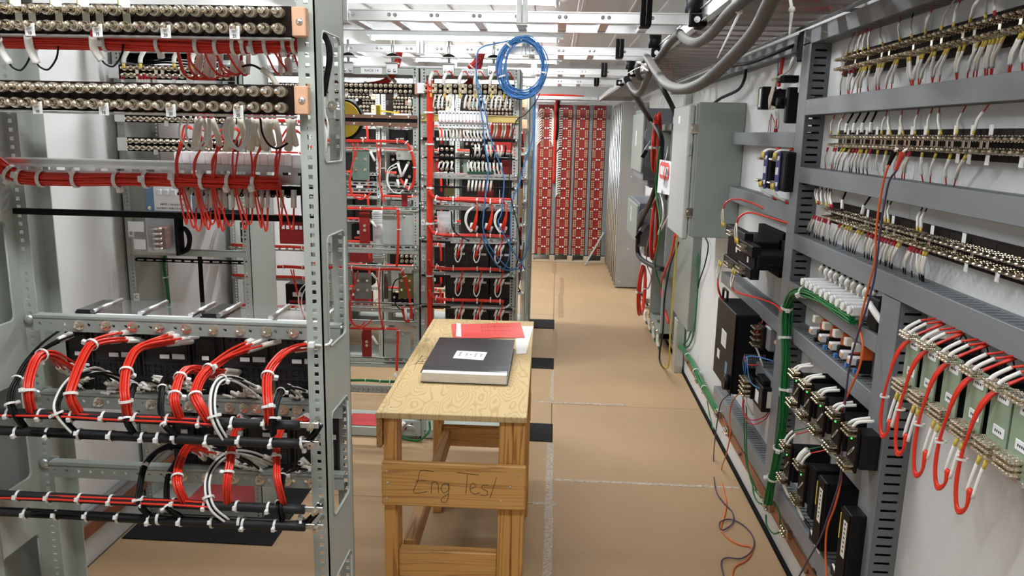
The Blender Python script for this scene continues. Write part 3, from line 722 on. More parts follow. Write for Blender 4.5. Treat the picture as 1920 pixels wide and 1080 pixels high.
ym = [AX(px, py, XM - .02).y for px, py in ((1487, 678), (1507, 698), (1532, 722), (1560, 750), (1590, 780))]
for k, y in enumerate(ym):
    module(y, .79, .93, 'black module with green light, upper row, %s from the tall upright duct' % ORD[k])
    t = thing('marker_wires', 'white sleeved wires above the %s upper black module' % ORD[k], 'wire', (.87, y, .92), 'sleeved wires above the upper black modules')
    for q_ in (0, 1):
        yy = y + .018 - q_ * .026
        part('marker_sleeve', MB().tube([(.838, yy, .925), (.850, yy - .008, .938 + .004 * q_), (.885, yy - .02, .950)], .0048, 7, 4), SLEEVE, t)
        part('crimp', MB().cyl((.838, yy, .925), (.832, yy + .002, .912), .003, seg=6), REDT if q_ else BRASS, t)
    if k < 4:
        t = thing('marker_wires', 'white sleeved wires hanging below the %s upper black module' % ORD[k], 'wire', (.87, y, .76), 'sleeved wires below the upper black modules')
        for q_ in (0, 1):
            yy = y + .014 - q_ * .02
            part('marker_sleeve', MB().tube([(.836, yy, .796), (.85, yy - .005, .782), (.88, yy - .010, .768)], .0036, 6, 3), SLEEVE, t)
yl = [AX(px, py, XM - .02).y for px, py in ((1470, 812), (1497, 842))]
module(yl[0], .50, .66, 'black module in the lower row, against the green wire bundle', grp='lower black modules')
t = module(yl[1], .50, .66, 'deep black module in the lower row with a white blank tag', grp='lower black modules')
part('deep_case', MB().cbox(XM + .012, XR - .0015, yl[1] - .085, yl[1] - .039, .49, .665, .004), BLACKM, t)
for k, y in enumerate(yl):
    t = thing('marker_wires', 'white sleeved wires rising from the ' + ('first' if k == 0 else 'second') + ' lower black module', 'wire', (.86, y, .67), 'sleeved wires over the lower modules')
    for q_ in (0, 1):
        yy = y + .02 - q_ * .03
        part('marker_sleeve', MB().tube([(.836, yy, .65), (.842, yy - .01, .675), (.855, yy - .02, .698)], .0042 if k == 0 else .0042 + .006 * (1 - q_), 7, 4), SLEEVE, t)
        part('wire', MB().tube([(.855, yy - .02, .698), (.89, yy - .035, .715), (.91, yy - .04, .73)], .0022, 5, 3), RED if q_ else GREENW, t)
    t = thing('marker_wires', 'white sleeved wires hanging below the ' + ('first' if k == 0 else 'second') + ' lower black module', 'wire', (.86, y, .46), 'sleeved wires under the lower modules')
    for q_ in (0, 1):
        yy = y + .014 - q_ * .02
        part('marker_sleeve', MB().tube([(.838, yy, .51), (.845, yy - .004, .485), (.86, yy - .010, .455)], .0042, 7, 4), SLEEVE, t)
        part('wire', MB().tube([(.86, yy - .010, .455), (.90, yy - .02, .40), (.935, yy - .04, .362)], .0016, 5, 3), BLACK, t)
for k, (px, py) in enumerate(((1547, 880), (1594, 930))):
    y = AX(px, py, .87).y; z0 = .43; z1 = .66
    t = thing('power_module', 'tall black module with white label and yellow edge, ' + ('beside the deep black module' if k == 0 else 'half behind the near upright duct'), 'module', (.92, y, z0), 'tall black labelled modules')
    part('case', MB().cbox(.862, XR - .001, y - .046, y + .022, z0, z1, .003), BLACK, t)
    part('front_plate', MB().cbox(.858, .862, y - .040, y + .020, z0 + .004, z1 - .004, .001), BROWN, t)
    lp = part('data_label', MB().cbox(.8565, .8585, y - .034, y - .008, z0 + .09, z1 - .03, .0005), SLEEVEC, t)
    b = MB()
    for q_ in range(7): b.box(.8560, .8566, y - .026, y - .018, z0 + .105 + q_ * .014, z0 + .111 + q_ * .014)
    part('label_print', b, INK, lp)
    part('edge_strip', MB().box(.8565, .8585, y + .014, y + .018, z0 + .13, z1 - .02), YEL, t)
    t = thing('wire_bundle', 'black wires with white sleeves curving up under the ' + ('first' if k == 0 else 'second') + ' tall black module', 'wire bundle', (.90, y + .1, .36), 'black wire tails under the tall modules')
    for q_ in range(5):
        yy = y + .016 - q_ * .012; ze = z0 + .012 - .006 * q_
        part('marker_sleeve', MB().tube([(.868, yy, ze), (.872, yy + .03, ze - .004), (.88, yy + .075, ze - .012)], .0036, 6, 4), SLEEVE, t)
        part('wire', MB().tube([(.88, yy + .075, ze - .012), (.89, y + .125, ze - .035), (.905, y + .12, .385), (.92, y + .085, .358)], .0032, 6, 4), BLACK, t)
    tie(t, (.90, y + .122, .392), (.1, -.1, -1), .009)
# ------------------------------------------------------------------ far half of the wall panel
# transformer and resistor
t = thing('transformer', 'small black transformer on rods with white coil, above the grey duct', 'transformer', (.92, 3.62, 1.80))
p = AX(1428, 185, .87); y, z = p.y, p.z
part('core', MB().cbox(.865, .925, y - .02, y + .045, z - .045, z + .05, .004), BLACK, t)
part('coil', MB().cbox(.862, .915, y + .046, y + .085, z - .03, z + .035, .008), SLEEVEC, t)
part('data_label', MB().cbox(.8635, .865, y - .008, y + .020, z - .035, z + .042, .0005), GALV, t)
for dz in (-.035, .03): part('rod', MB().cyl((.90, y - .02, z + dz), (.90, y - .17, z + dz), .0045, seg=8), BLACKM, t)
for dz in (-.02, 0, .02): inst('terminal_stud', STUD, t, (.89, y + .085, z + dz * .8), qz((0, 1, 0)), (.7, .7, .9))
part('wall_foot', MB().cbox(.925, XR - .001, y - .012, y + .03, z - .04, z + .04, .002), BLACKM, t)
t = thing('resistor', 'tall black resistor bracket with terminals beside the upright duct', 'resistor', (.94, 3.25, 1.72))
p = AX(1472, 190, .90); y2, z2 = p.y, p.z
part('backplate', MB().cbox(.955, XR - .001, y2 - .04, y2 + .02, z2 - .10, z2 + .125, .002), BLACKM, t)
part('element', MB().cbox(.905, .955, y2 - .012, y2 + .024, z2 - .085, z2 + .055, .006), BLACK, t)
part('top_arm', MB().cbox(.885, .955, y2 - .01, y2 + .075, z2 + .075, z2 + .10, .002), BLACKM, t)
part('end_label', MB().cbox(.950, .954, y2 - .03, y2 + .01, z2 - .118, z2 - .088, .001), GALV, t)
cluster(t, .885, y2 + .06, z2 + .088, 3, 1, .016, .014, STUD, .7)
part('knob', MB().cyl((.90, y2 + .03, z2), (.875, y2 + .03, z2), .016, seg=10), BLACK, t)
t = thing('wire_loop', 'cream wires looping between the black resistor and the transformer', 'wire loop', (.88, (y + y2) / 2, z2))
b = MB()
for k in range(4): b.tube([(.868, y2 + .07 - k * .012, z2 + .085), (.862, y2 + .075 - k * .012, z2 + .04), (.865, y2 + .11 - .01 * k, z2 + .018 - .008 * k), (.87, y2 + .115, z2 - .01 - .006 * k), (.885, y2 + .07, z2 - .022)], .0030, 6, 4)
part('wire', b, SLEEVEC, t)
def drops(label, P, m, grp=None, r=.0016, n=4):
    t = thing('wire_drop', label, 'wire', P[0][0], grp)
    for pts in P: part('wire', MB().tube(pts, r, 5, n), m, t)
    return t
b = MB(); b.bundle([(.935, y - .045, 2.03), (.93, y - .04, 1.96), (.93, y - .03, z + .05)], .006, 6, .003)
solo('wire_bundle', b, RED, 'red wires dropping from the high duct to the small transformer', 'wire bundle')
b = MB(); b.bundle([(.935, y - .035, z - .12), (.935, y - .03, 1.78), (.935, y - .025, 1.722)], .006, 5, .003)
solo('wire_bundle', b, RED, 'red wires entering the duct below the small transformer', 'wire bundle')
b = MB(); b.bundle([(.93, y - .03, z - .045), (.935, y - .034, z - .08), (.935, y - .035, z - .125)], .007, 5, .0035)
solo('wire_bundle', b, WHITEW, 'white sleeves under the small transformer', 'wire bundle')
drops('thin black wires crossing above the small transformer', [[(.95, y + .09, 2.03), (.945, y + .06, 1.96), (.93, y + .03, z + .05)], [(.95, y + .01, 2.03), (.94, y + .05, 1.95), (.93, y + .045, z + .05)], [(.95, y + .04, 2.03), (.94, y + .02, 1.97), (.93, y + .01, z + .05)]], BLACK)
drops('thin dark and red wires fanning down beside the enclosure into the duct', [[(.93, y + .05, z - .06), (.94, y + .10, 1.78), (.95, y + .16, 1.722)], [(.93, y + .05, z - .06), (.94, y + .08, 1.78), (.95, y + .12, 1.722)], [(.93, y + .05, z - .06), (.94, y + .03, 1.77), (.95, y + .02, 1.722)]], REDT)
drops('white sleeved wires dropping to the black resistor terminals', [[(.94, y2 + .05 + .016 * k, 2.03), (.92, y2 + .048 + .016 * k, 1.97), (.88, y2 + .045 + .016 * k, z2 + .095)] for k in range(3)], SLEEVE, None, .0028)
b = MB(); b.bundle([(.93, 4.05, 2.035), (.925, 4.06, 1.98), (.93, 4.20, 1.94), (.90, 4.45, 1.91), (.88, 4.62, 1.878)], .007, 7, .0035)
solo('wire_bundle', b, BLACK, 'flat black cable curling from the high duct to the enclosure top', 'cable')
# blue and black units
for k, (px, py) in enumerate(((1433, 318), (1456, 321))):
    p = AX(px, py, .86); y, z = p.y, p.z
    t = thing('power_supply', 'black wall unit with blue front label, ' + ('beside the big enclosure' if k == 0 else 'nearer the upright duct'), 'power supply', (.92, y, z - .08), 'two blue-fronted wall units')
    part('case', MB().cbox(.868, XR - .001, y - (.05 if k == 0 else .085), y + .03, z - .075, z + .075, .006), BLACK, t)
    part('front_label', MB().cbox(.862, .868, y - .026, y + .028, z - .078, z + .078, .006), NAVY, t)
    b = MB()
    for a in range(3): b.box(.8605, .862, y - .016 + a * .0125, y - .0065 + a * .0125, z - .014, z + .014)
    part('label_print', b, TAG, t)
    for dz in (-.05, .05):
        part('screw_cover', MB().cyl((.862, y - .018, z + dz), (.857, y - .018, z + dz), .009, seg=10), TAG, t)
        cluster(t, .862, y + .012, z + dz * .9, 2, 1, .022, .014, STUD, .75)
    for s, ze, nm in ((1, 1.664, 'above'), (-1, 1.447, 'below')):
        t = thing('marker_wires', 'white sleeved wires with yellow crimps %s the %s blue-fronted unit' % (nm, 'first' if k == 0 else 'second'), 'wire', (.88, y, min(ze, z)), 'sleeved wires at the blue-fronted units')
        for q_ in (0, 1):
            yy = y + .022 - q_ * .024
            part('crimp', MB().cyl((.85, yy, z + s * .048), (.853, yy, z + s * .072), .0045, seg=7), YEL, t)
            part('marker_sleeve', MB().tube([(.853, yy, z + s * .070), (.87, yy - .004, (z + s * .07 + ze) / 2), (.90, yy - .014, ze + s * -.012)], .0042, 7, 4), SLEEVE, t)
            part('wire', MB().tube([(.90, yy - .014, ze - s * .012), (.915, yy - .018, ze)], .0035, 6, 2), RED, t)
# two large black power units
for k, (y0, y1, z0, z1, xf, dp) in enumerate(((3.60, 3.86, 1.03, 1.285, .815, .17), (3.19, 3.50, 1.035, 1.235, .80, .2))):
    pa = (AX(1367, 425, xf), AX(1396, 515, xf)) if k == 0 else (AX(1393, 455, xf), AX(1412, 520, xf))
    ya, yb = pa[1].y, pa[0].y; za, zb = pa[1].z, pa[0].z
    t = thing('power_unit', 'large black power unit with terminals, ' + ('next to the enclosure' if k == 0 else 'in front, jutting farther into the aisle'), 'power unit', ((xf + XR) / 2, (ya + yb) / 2, za), 'two large black power units')
    part('front_panel', MB().cbox(xf, xf + .008, ya, yb, za + .01, zb - .01, .002), BROWN, t)
    part('case', MB().cbox(xf + .008, XR - .03, ya - .012, yb - .006, za + .03, zb - .02, .006), BLACK, t)
    part('side_fin', MB().cbox(xf + .05, XR - .02, ya - .02, ya - .012, za + .045, zb - .055, .002), BLACKM, t)
    part('mounting_plate', MB().cbox(XR - .03, XR - .001, ya - .03, yb + .0, za - .005, zb + .02, .002), BLACKM, t)
    part('number_label', MB().cbox(xf - .001, xf, (ya + yb) / 2 - .012, (ya + yb) / 2 + .012, (za + zb) / 2 - .012, (za + zb) / 2 + .012, .0004), TAG, t)
    for zz in (za + .012, zb - .008):
        part('terminal_board', MB().cbox(xf - .014, xf + .022, ya - .008, yb + .004, zz - .022, zz + .022, .002), BLACK, t)
        cluster(t, xf - .014, (ya + yb) / 2 + .01, zz, 4, 2, .020, .016, STUD, .7)
    for s, zz in ((1, zb + .01), (-1, za - .005)):
        t2 = thing('wire_loop', 'pair of red wires with cream sleeves %s the %s black power unit' % ('looping over' if s > 0 else 'running below', 'far' if k == 0 else 'near'), 'wire loop', (xf - .02, yb, zz), 'red wires at the black power units')
        for q_ in (0, 1):
            yy = yb - .02 - q_ * .035
            part('crimp', MB().cyl((xf - .035, yy, zz - s * .01), (xf - .038, yy, zz + s * .015), .0045, seg=7), YEL, t2)
            part('marker_sleeve', MB().tube([(xf - .038, yy, zz + s * .013), (xf - .042, yy + .004, zz + s * .05), (xf - .04, (yb - .03), zz + s * .075)], .0038, 7, 4), SLEEVEC, t2)
            if s > 0: pts = [(xf - .04, yb - .03, zz + .07), (xf - .03, yb - .035 - .006 * q_, zz + .105), (xf + .0, yb - .08, zz + .125), (xf + .06, yb - .16, zz + .115), (.93, yb - .26 - .03 * q_, 1.383 if k == 0 else 1.37)]
            else: pts = [(xf - .04, yb - .03, zz - .07), (xf - .02, yb - .05 - .006 * q_, zz - .09), (.86, yb - .16, zz - .095), (.89, yb - .28, zz - .10), (.92, yb - .36 - .02 * q_, .99)] if k else [(xf - .04, yb - .03, zz - .07), (xf - .035, yb - .035, zz - .12 - .01 * q_), (xf, yb - .02, zz - .19), (.86, yb - .10, zz - .215), (.91, yb - .2, .934)]
            part('wire', MB().tube(pts, .0036, 6, 5), RED, t2)
# tall black box with handle
p0 = AX(1347, 556, .80); p1 = AX(1344, 700, .80); pb = AX(1368, 742, .80)
ya, yb, za, zb = pb.y, p0.y, pb.z, p0.z
t = thing('battery_charger', 'tall black box with carrying handle and white labels under the power units', 'charger', (.88, (ya + yb) / 2, za))
part('case', MB().cbox(.806, XR - .004, ya + .004, yb - .004, za + .004, zb - .004, .006), BLACKM, t)
part('front_panel', MB().cbox(.800, .806, ya, yb, za, zb, .002), BLACK, t)
part('handle', MB().tube([(.82, yb - .10, zb - .01), (.82, yb - .10, zb + .035), (.82, yb - .09, zb + .045), (.82, yb - .02, zb + .045), (.82, yb - .01, zb + .035), (.82, yb - .01, zb - .01)], .006, 8, 3), BLACK, t)
h = zb - za
def lab(y0, y1, z0, z1, m, n): part(n, MB().cbox(.7985, .8002, y0, y1, z0, z1, .0004), m, t)
ym_ = (ya + yb) / 2
lab(ym_ - .045, ym_ + .055, za + h * .47, za + h * .67, TAG, 'warning_label'); lab(ym_ + .07, ym_ + .12, za + h * .25, za + h * .36, TAG, 'small_label'); lab(ym_ - .10, ym_ - .06, za + h * .18, za + h * .33, BLUEB, 'blue_label')
b = MB()
for q_ in range(6): b.box(.7978, .7986, ym_ - .035, ym_ + .045, za + h * .49 + q_ * h * .028, za + h * .495 + q_ * h * .028)
part('label_print', b, COPPERP, t)
part('round_knob', MB().cyl((.80, ya + .04, za + .05), (.775, ya + .04, za + .05), .035, seg=14), BLACK, t)
b = MB()
for q_ in range(12): b.box(.85 + .008 * q_, .854 + .008 * q_, ya - .0, ya + .0045, za + h * .35, za + h * .52)
part('side_vents', b, DUCTD, t)
# small grey relay on the shortest duct
p = AX(1424, 632, .88); y, z = p.y, p.z
t = thing('relay', 'grey relay with brass contacts standing over the shortest grey duct', 'relay', (.92, y, .74))
part('case', MB().cbox(.90, XR - .02, y - .07, y + .0, z - .045, z + .055, .006), DUCT, t)
part('contact_board', MB().cbox(.884, .90, y - .03, y + .06, z - .05, z + .05, .003), BROWN, t)
cluster(t, .884, y + .02, z, 3, 4, .024, .025, STUDB, .85)
part('spool', MB().cyl((.93, y - .075, z), (.93, y - .105, z), .012, seg=10), COPPERP, t)
part('wall_foot', MB().cbox(XR - .02, XR - .001, y - .06, y + .05, z - .04, z + .045, .002), GREYD, t)
drops('red wire pair dropping to the grey relay from the duct above', [[(.92, y + .10, .934), (.88, y + .07, .86), (.87, y + .04, z + .04)], [(.92, y + .03, .934), (.88, y + .02, .87), (.87, y + .0, z + .05)]], RED, None, .0032)
drops('red wire hanging in a long loop beside the grey relay', [[(.92, y + .12, .934), (.86, y + .13, .86), (.85, y + .12, .78), (.86, y + .08, .73), (.92, y + .06, .737)]], RED, None, .0030)
drops('short white sleeves under the grey relay', [[(.87, y + .05, z - .045), (.89, y + .07, z - .07), (.92, y + .06, .739)], [(.87, y + .01, z - .045), (.88, y + .02, z - .06), (.91, y + .01, .739)]], SLEEVE, None, .004)
# black box over the lowest duct
p = AX(1412, 735, .86); y, z = p.y, p.z
t = thing('track_unit', 'small black box with cream label and terminals over the lowest far duct', 'module', (.92, y, .36))
part('case', MB().cbox(.868, XR - .001, y - .11, y + .03, z - .05, z + .055, .004), BLACK, t)
part('top_cover', MB().cbox(.875, XR - .002, y - .085, y + .02, z + .055, z + .078, .004), BLACKM, t)
part('terminal_board', MB().cbox(.856, .868, y + .02, y + .12, z - .04, z + .05, .002), BROWN, t)
cluster(t, .856, y + .07, z + .003, 4, 4, .024, .022, STUDB, .85)
part('data_label', MB().cbox(.868 + .02, XR - .02, y - .112, y - .110, z - .03, z + .04, .0004), SLEEVEC, t)
part('front_label', MB().cbox(.866, .868, y - .06, y - .01, z - .03, z + .02, .0005), TAG, t)
drops('light blue wires arching over the small black box', [[(.84, y + .09, z + .05), (.83, y + .08, z + .12), (.86, y + .02, z + .15), (.93, y - .05, z + .15)], [(.84, y + .07, z + .05), (.835, y + .05, z + .14), (.84, y - .02, z + .05), (.90, y - .10, z + .04), (.95, y - .11, z + .06)]], BLUEW, None, .0026)
drops('dark red wires looping under the small black box', [[(.85, y + .09, z - .03), (.84, y + .07, z - .10), (.86, y + .0, z - .125), (.90, y - .05, z - .09), (.92, y - .06, z - .05)], [(.85, y + .07, z - .03), (.84, y + .06, z - .11), (.86, y - .01, z - .14), (.90, y - .06, z - .10), (.92, y - .07, z - .05)]], REDT, None, .0024)
drops('white sleeved wires under the small black box terminals', [[(.845, y + .05 + .02 * k, z - .03), (.85, y + .05 + .02 * k, z - .07), (.88, y + .05 + .02 * k, z - .12)] for k in range(3)], SLEEVE, None, .0042)
drops('green and blue leads dropping past the lowest far duct to the copper bar', [[(.845, y + .12, z - .02), (.87, y + .12, z - .12), (.885, y + .10, .31), (.895, y + .02, .22), (.92, y - .05, .19)], [(.845, y + .14, z - .02), (.87, y + .16, z - .14), (.89, y + .13, .28), (.93, y + .06, .17)]], GREENW, None, .0030)
# ------------------------------------------------------------------ big enclosure and the gear beyond it
t = thing('enclosure', 'big grey steel enclosure with latched door on the right wall', 'electrical enclosure', (.85, 4.6, 1.165))
part('box', MB().cbox(.735, XR - .001, 4.19, 4.74, 1.165, 1.876, .004), ENCL, t)
part('rim', MB().cbox(.722, .737, 4.20, 4.73, 1.175, 1.866, .003), GREYD, t)
dr = part('door', MB().cbox(.690, .721, 4.215, 4.77, 1.150, 1.862, .006), mat('enclosure_door', (.40, .41, .40), .35), t)
for z in (1.30, 1.74):
    b = MB(); b.cbox(.700, .742, 4.185, 4.213, z - .025, z + .025, .004); b.cyl((.712, 4.195, z), (.712, 4.170, z), .009, seg=8); part('latch', b, STEEL, dr)
part('number_label', MB().cbox(.6885, .6905, 4.50, 4.57, 1.77, 1.81, .0005), TAG, dr)
part('centre_clip', MB().cbox(.698, .716, 4.205, 4.215, 1.60, 1.66, .002), GREYD, t)
solo('wireway', MB().cbox(.92, XR - .001, 5.15, 5.88, .40, 1.72, .004), ENCL, 'grey box wireway running down below the big enclosure', 'wireway')
b = MB(); b.cbox(.905, XR - .016, 5.48, 5.60, .001, .395, .003); solo('wireway_post', b, GALV, 'narrow steel upright under the grey wireway', 'upright')
def XQ(x, *q): return [AX(a, c, x) for a, c in q]
drops('two green wires running down the wall below the enclosure to the copper bar', [XQ(.962, (1309, 448), (1309, 500), (1307, 560), (1303, 605), (1297, 638), (1286, 652), (1270, 643)), XQ(.962, (1305, 448), (1305, 500), (1303, 560), (1298, 605), (1291, 634), (1280, 646), (1268, 640))], GREENW, None, .0055)
drops('thin black wire joining the green pair below the enclosure', [XQ(.960, (1323, 446), (1328, 462), (1322, 495), (1312, 525), (1309, 540))], BLACK, None, .0045)
# tall shallow panel behind it, open fronted
t = thing('distribution_panel', 'tall open grey distribution panel standing behind the enclosure', 'electrical panel', (.93, 5.7, .25))
y0, y1, z0, z1 = 5.97, 6.72, .12, 1.79
part('backbox', MB().box(.955, XR - .001, y0, y1, z0, z1), mat('panel_back_grey', (.16, .20, .20), .5), t)  # one even grey, darker than the frame
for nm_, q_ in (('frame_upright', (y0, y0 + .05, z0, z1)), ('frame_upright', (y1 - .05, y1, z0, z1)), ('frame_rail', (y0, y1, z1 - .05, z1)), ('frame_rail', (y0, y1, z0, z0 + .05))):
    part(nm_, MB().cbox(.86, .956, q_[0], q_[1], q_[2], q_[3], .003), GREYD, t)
part('breaker_row', MB().cbox(.90, .955, 6.15, 6.35, .75, 1.25, .004), BLACK, t)
part('ground_plate', MB().cbox(.94, .955, 6.1, 6.7, .40, .55, .002), GALV, t)
t = thing('wall_frame', 'white framed box on the wall above the distribution panel', 'wall box', (.95, 5.95, 1.83))
part('box', MB().cbox(.93, XR - .001, 5.9, 6.45, 1.83, 2.01, .003), FIXT, t); part('inner_panel', MB().cbox(.927, .93, 5.95, 6.40, 1.85, 1.99, .001), GALV, t)
# disconnect switches
def switch(label, xf, pa, pb, handle=True, grp='grey disconnect switches on the right wall'):
    a, c = AX(pa[0], pa[1], xf), AX(pb[0], pb[1], xf)
    y0, y1 = min(a.y, c.y), max(a.y, c.y); z0, z1 = min(a.z, c.z), max(a.z, c.z); ym = (y0 + y1) / 2; zm = (z0 + z1) / 2
    t = thing('disconnect_switch', label, 'disconnect switch', ((xf + XR) / 2, ym, z0), grp)
    part('box', MB().cbox(xf + .022, XR - .001, y0, y1, z0, z1, .004), mat('switch_grey', (.17, .18, .20), .42), t)
    cv = part('cover', MB().cbox(xf, xf + .024, y0 - .01, y1 + .01, z0 + .1 * (z1 - z0), z1 - .06 * (z1 - z0), .006), ENCL, t)
    part('cover_label', MB().cbox(xf - .0015, xf, ym + .05, ym + .10, zm - .02, zm + .12, .0005), TAG, cv)
    if handle:
        b = MB(); b.cyl((xf + .09, y0 - .002, zm + .08), (xf + .09, y0 - .05, zm + .08), .075, seg=20); hub = part('handle_hub', b, DUCT, t)
        b = MB(); b.bar((xf + .08, y0 - .06, zm + .03), (xf + .03, y0 - .07, zm - .05), .022, .035); hd_ = part('handle', b, DUCT, t)
        b = MB(); b.bar((xf + .035, y0 - .07, zm - .045), (xf - .0, y0 - .072, zm - .11), .022, .032); part('grip', b, BLACK, hd_)
        for dz in (.0, .14): bolt(t, (xf + .13, y0, zm + dz), (0, -1, 0), .014, DOME, 'cover_bolt')
    return t
switch('grey disconnect switch with black grip, uppermost beyond the enclosure', .73, (1188, 208), (1200, 338))
switch('small grey breaker box between the two handled switches', .80, (1204, 314), (1213, 352), False)
switch('grey disconnect switch with black grip, lower one beyond the enclosure', .72, (1178, 366), (1191, 462))
switch('small grey junction box under the lower handled switch', .82, (1200, 450), (1207, 482), False)
solo('junction_box', MB().cbox(.93, XR - .001, 6.1, 6.35, .70, .80, .004), TAG, 'small white box on the wall below the grey junction box', 'junction box')
# perforated cabinet
t = thing('battery_cabinet', 'tall bare steel cabinet with wire grille side, at the far right', 'cabinet', (.835, 9.5, 0))
XG = .69
part('end_panel', MB().cbox(XG + .012, XR - .002, 8.62, 8.64, .012, 2.05, .002), GRILLE, t)
part('far_panel', MB().cbox(XG + .012, XR - .002, 10.27, 10.29, .012, 2.05, .002), GRILLE, t)
part('top_panel', MB().cbox(XG + .012, XR - .002, 8.64, 10.27, 2.03, 2.05, .002), GRILLE, t)
part('back_panel', MB().box(XR - .012, XR - .002, 8.64, 10.27, .02, 2.03), GRILLE, t)  # plain back sheet in the same colour as the other panels
part('inner_panel', MB().box(XG + .03, XG + .032, 8.645, 10.265, .03, 2.03), BLACKM, t)  # black sheet added to stand in for the shade inside the cabinet
part('plinth', MB().cbox(XG + .02, XR - .003, 8.66, 10.25, .0005, .03, .001), BLACKM, t)
for y in [8.655 + .268 * k for k in range(7)]: part('grille_bar', MB().cyl((XG + .006, y, .03), (XG + .006, y, 2.045), .0125, seg=8), GALV, t)
for k in range(26): part('grille_wire', MB().cyl((XG + .014, 8.64, .07 + .077 * k), (XG + .014, 10.28, .07 + .077 * k), .0028, seg=5), GALV, t)
for z in (.07, .45, 1.25, 1.65, 2.0):
    inst('screw', RIVET, t, (XG + .06 + .08 * (z > .4), 8.62, z), None, (1.4, 1.4, 1.4))
# red fuse panels at the end of the aisle
YP = 10.35
t = thing('panel_frame', 'grey steel end frame on wooden blocks holding the four red panels', 'frame', (.2, YP, 0))
xs = [(-.255, -.05), (.010, .195), (.240, .410), (.464, .625)]
for k, (x0, x1) in enumerate(((-.325, -.262), (-.043, .004), (.202, .233), (.417, .457), (.632, .70))): part('upright', MB().cbox(x0, x1, YP - .02, YP + .03, .10, 2.09, .003), DUCT if k else GALV, t)
part('head_rail', MB().cbox(-.325, .70, YP - .03, YP + .03, 2.065, 2.12, .003), GALV, t)
part('foot_rail', MB().cbox(-.325, .70, YP - .01, YP + .03, .085, .105, .002), mat('dark_green_rail', (.02, .06, .04), .5), t)
for x in (-.30, -.02, .22, .44, .67): part('block', MB().cbox(x - .035, x + .035, YP - .06, YP + .1, .022, .085, .003), PALLET, t)
part('skid_board', MB().cbox(-.33, .70, YP - .07, YP + .1, .0005, .022, .002), PALLET, t)
part('brace', MB().bar((.66, YP - .06, .42), (.42, YP - .26, .008), .03, .006), GREYD, t)
pn = ['leftmost, cream wires fanned at the top', 'second from left, wires along its left side', 'second from the right', 'rightmost, beside the steel cabinet']
for k, (x0, x1) in enumerate(xs):
    t = thing('fuse_board', 'tall red fuse panel with rows of pins, ' + pn[k], 'fuse panel', ((x0 + x1) / 2, YP, .106), 'tall red fuse panels')
    part('board', MB().cbox(x0, x1, YP - .012, YP + .006, .106, 2.062, .002), REDD, t)
    w = x1 - x0; cx_ = (x0 + x1) / 2 + (.012 if k == 0 else 0); blocks = MB(); pins = MB()
    nrow = 15
    for blk in range(nrow):
        zt = 2.02 - blk * .128 - (.012 * (blk // 5))
        for q_ in (-1, 1):
            part('fuse_clip', MB().cbox(cx_ + q_ * .017 - .011, cx_ + q_ * .017 + .011, YP - .03, YP - .012, zt - .009, zt + .009, .004), TAG, t)
        for r_ in range(4):
            zz = zt - .026 - r_ * .0255
            for q_ in (-.068, -.045, .045, .068): pins.box(cx_ + q_ - .0066, cx_ + q_ + .0066, YP - .026, YP - .012, zz - .0072, zz + .0072)
    o = part('contact_pins', pins, mat('pin_cream', (.70, .62, .38), .35, metal=.3), t); o['kind'] = 'stuff'
    for z in (.25, .9, 1.5): screw(t, x0 + .012, YP - .014, z, .006)
b = MB()
bb = MB()
for k in range(13):
    z = 2.0 - k * .033
    bb.tube([(-.20, YP - .03, z), (-.215, YP - .05, z + .004), (-.245, YP - .05, z - .03), (-.262, YP - .045, z - .06)], .0070, 5, 4)
    b.tube([(-.105, YP - .03, z), (-.085, YP - .05, z + .004), (-.062, YP - .05, z - .03), (-.05, YP - .045, z - .075)], .0070, 5, 4)
solo('wire_fan', bb, SLEEVE, 'cream wires fanned out on the left edge of the leftmost red panel', 'wires')
solo('wire_fan', b, SLEEVE, 'cream wires fanned down the middle of the leftmost red panel', 'wires')
b = MB()
for k in range(36):
    z = 2.02 - k * .0305 - (.03 if k > 16 else 0)
    b.tube([(.065, YP - .028, z), (.035, YP - .04, z), (.018, YP - .045, z - .012), (.002, YP - .045, z - .05)], .0060, 5, 3)
solo('wire_fan', b, SLEEVE, 'cream wires along the left side of the second red panel', 'wires')
b = MB(); b.bundle([(-.02, YP - .08, 2.14), (-.03, YP - .08, 2.0), (-.025, YP - .07, 1.86), (-.03, YP - .06, 1.70), (-.028, YP - .05, 1.4), (-.03, YP - .05, 1.05)], .016, 7, .007)
solo('wire_bundle', b, RED, 'red wire bundle hanging between the first and second red panels', 'wire bundle')
b = MB(); b.bundle([(.01, YP - .07, 2.13), (-.005, YP - .075, 1.95), (.0, YP - .07, 1.75), (-.01, YP - .06, 1.62)], .014, 6, .006)
solo('wire_bundle', b, BLACK, 'black wires hanging beside the red bundle at the red panels', 'wire bundle')
# coils and cables beyond the enclosure
def coil(c, rx, ry, rz, n, m, r, label, cat='cable coil', name='cable_coil', ties=()):
    t = thing(name, label, cat, (c[0], c[1], c[2] - rz))
    for k in range(n):
        ph = random.uniform(0, 6.28); a1, a2 = random.uniform(.86, 1.06), random.uniform(.86, 1.04); dx, dy, dz = (random.uniform(-.012, .012) for _ in range(3))
        pts = []
        for q_ in range(15):
            a = ph + 2 * math.pi * q_ / 14
            s = 1 + .03 * math.sin(3 * a + k)
            pts.append(V(c) + V((math.cos(a) * rx * a1 * s + dx, math.cos(a) * ry * a1 * s + dy * 1.5 + .006 * math.sin(2 * a + k), math.sin(a) * rz * a2 * s + dz)))
        part('turn', MB().tube(pts, r, 6, 3), m, t)
    for q_ in ties:
        a = q_; p = V(c) + V((math.cos(a) * rx * .95, math.cos(a) * ry * .95, math.sin(a) * rz * .95)); d = V((-math.sin(a) * rx, -math.sin(a) * ry, math.cos(a) * rz))
        tie(t, p, d, max(.012, r * 3.2))
    return t
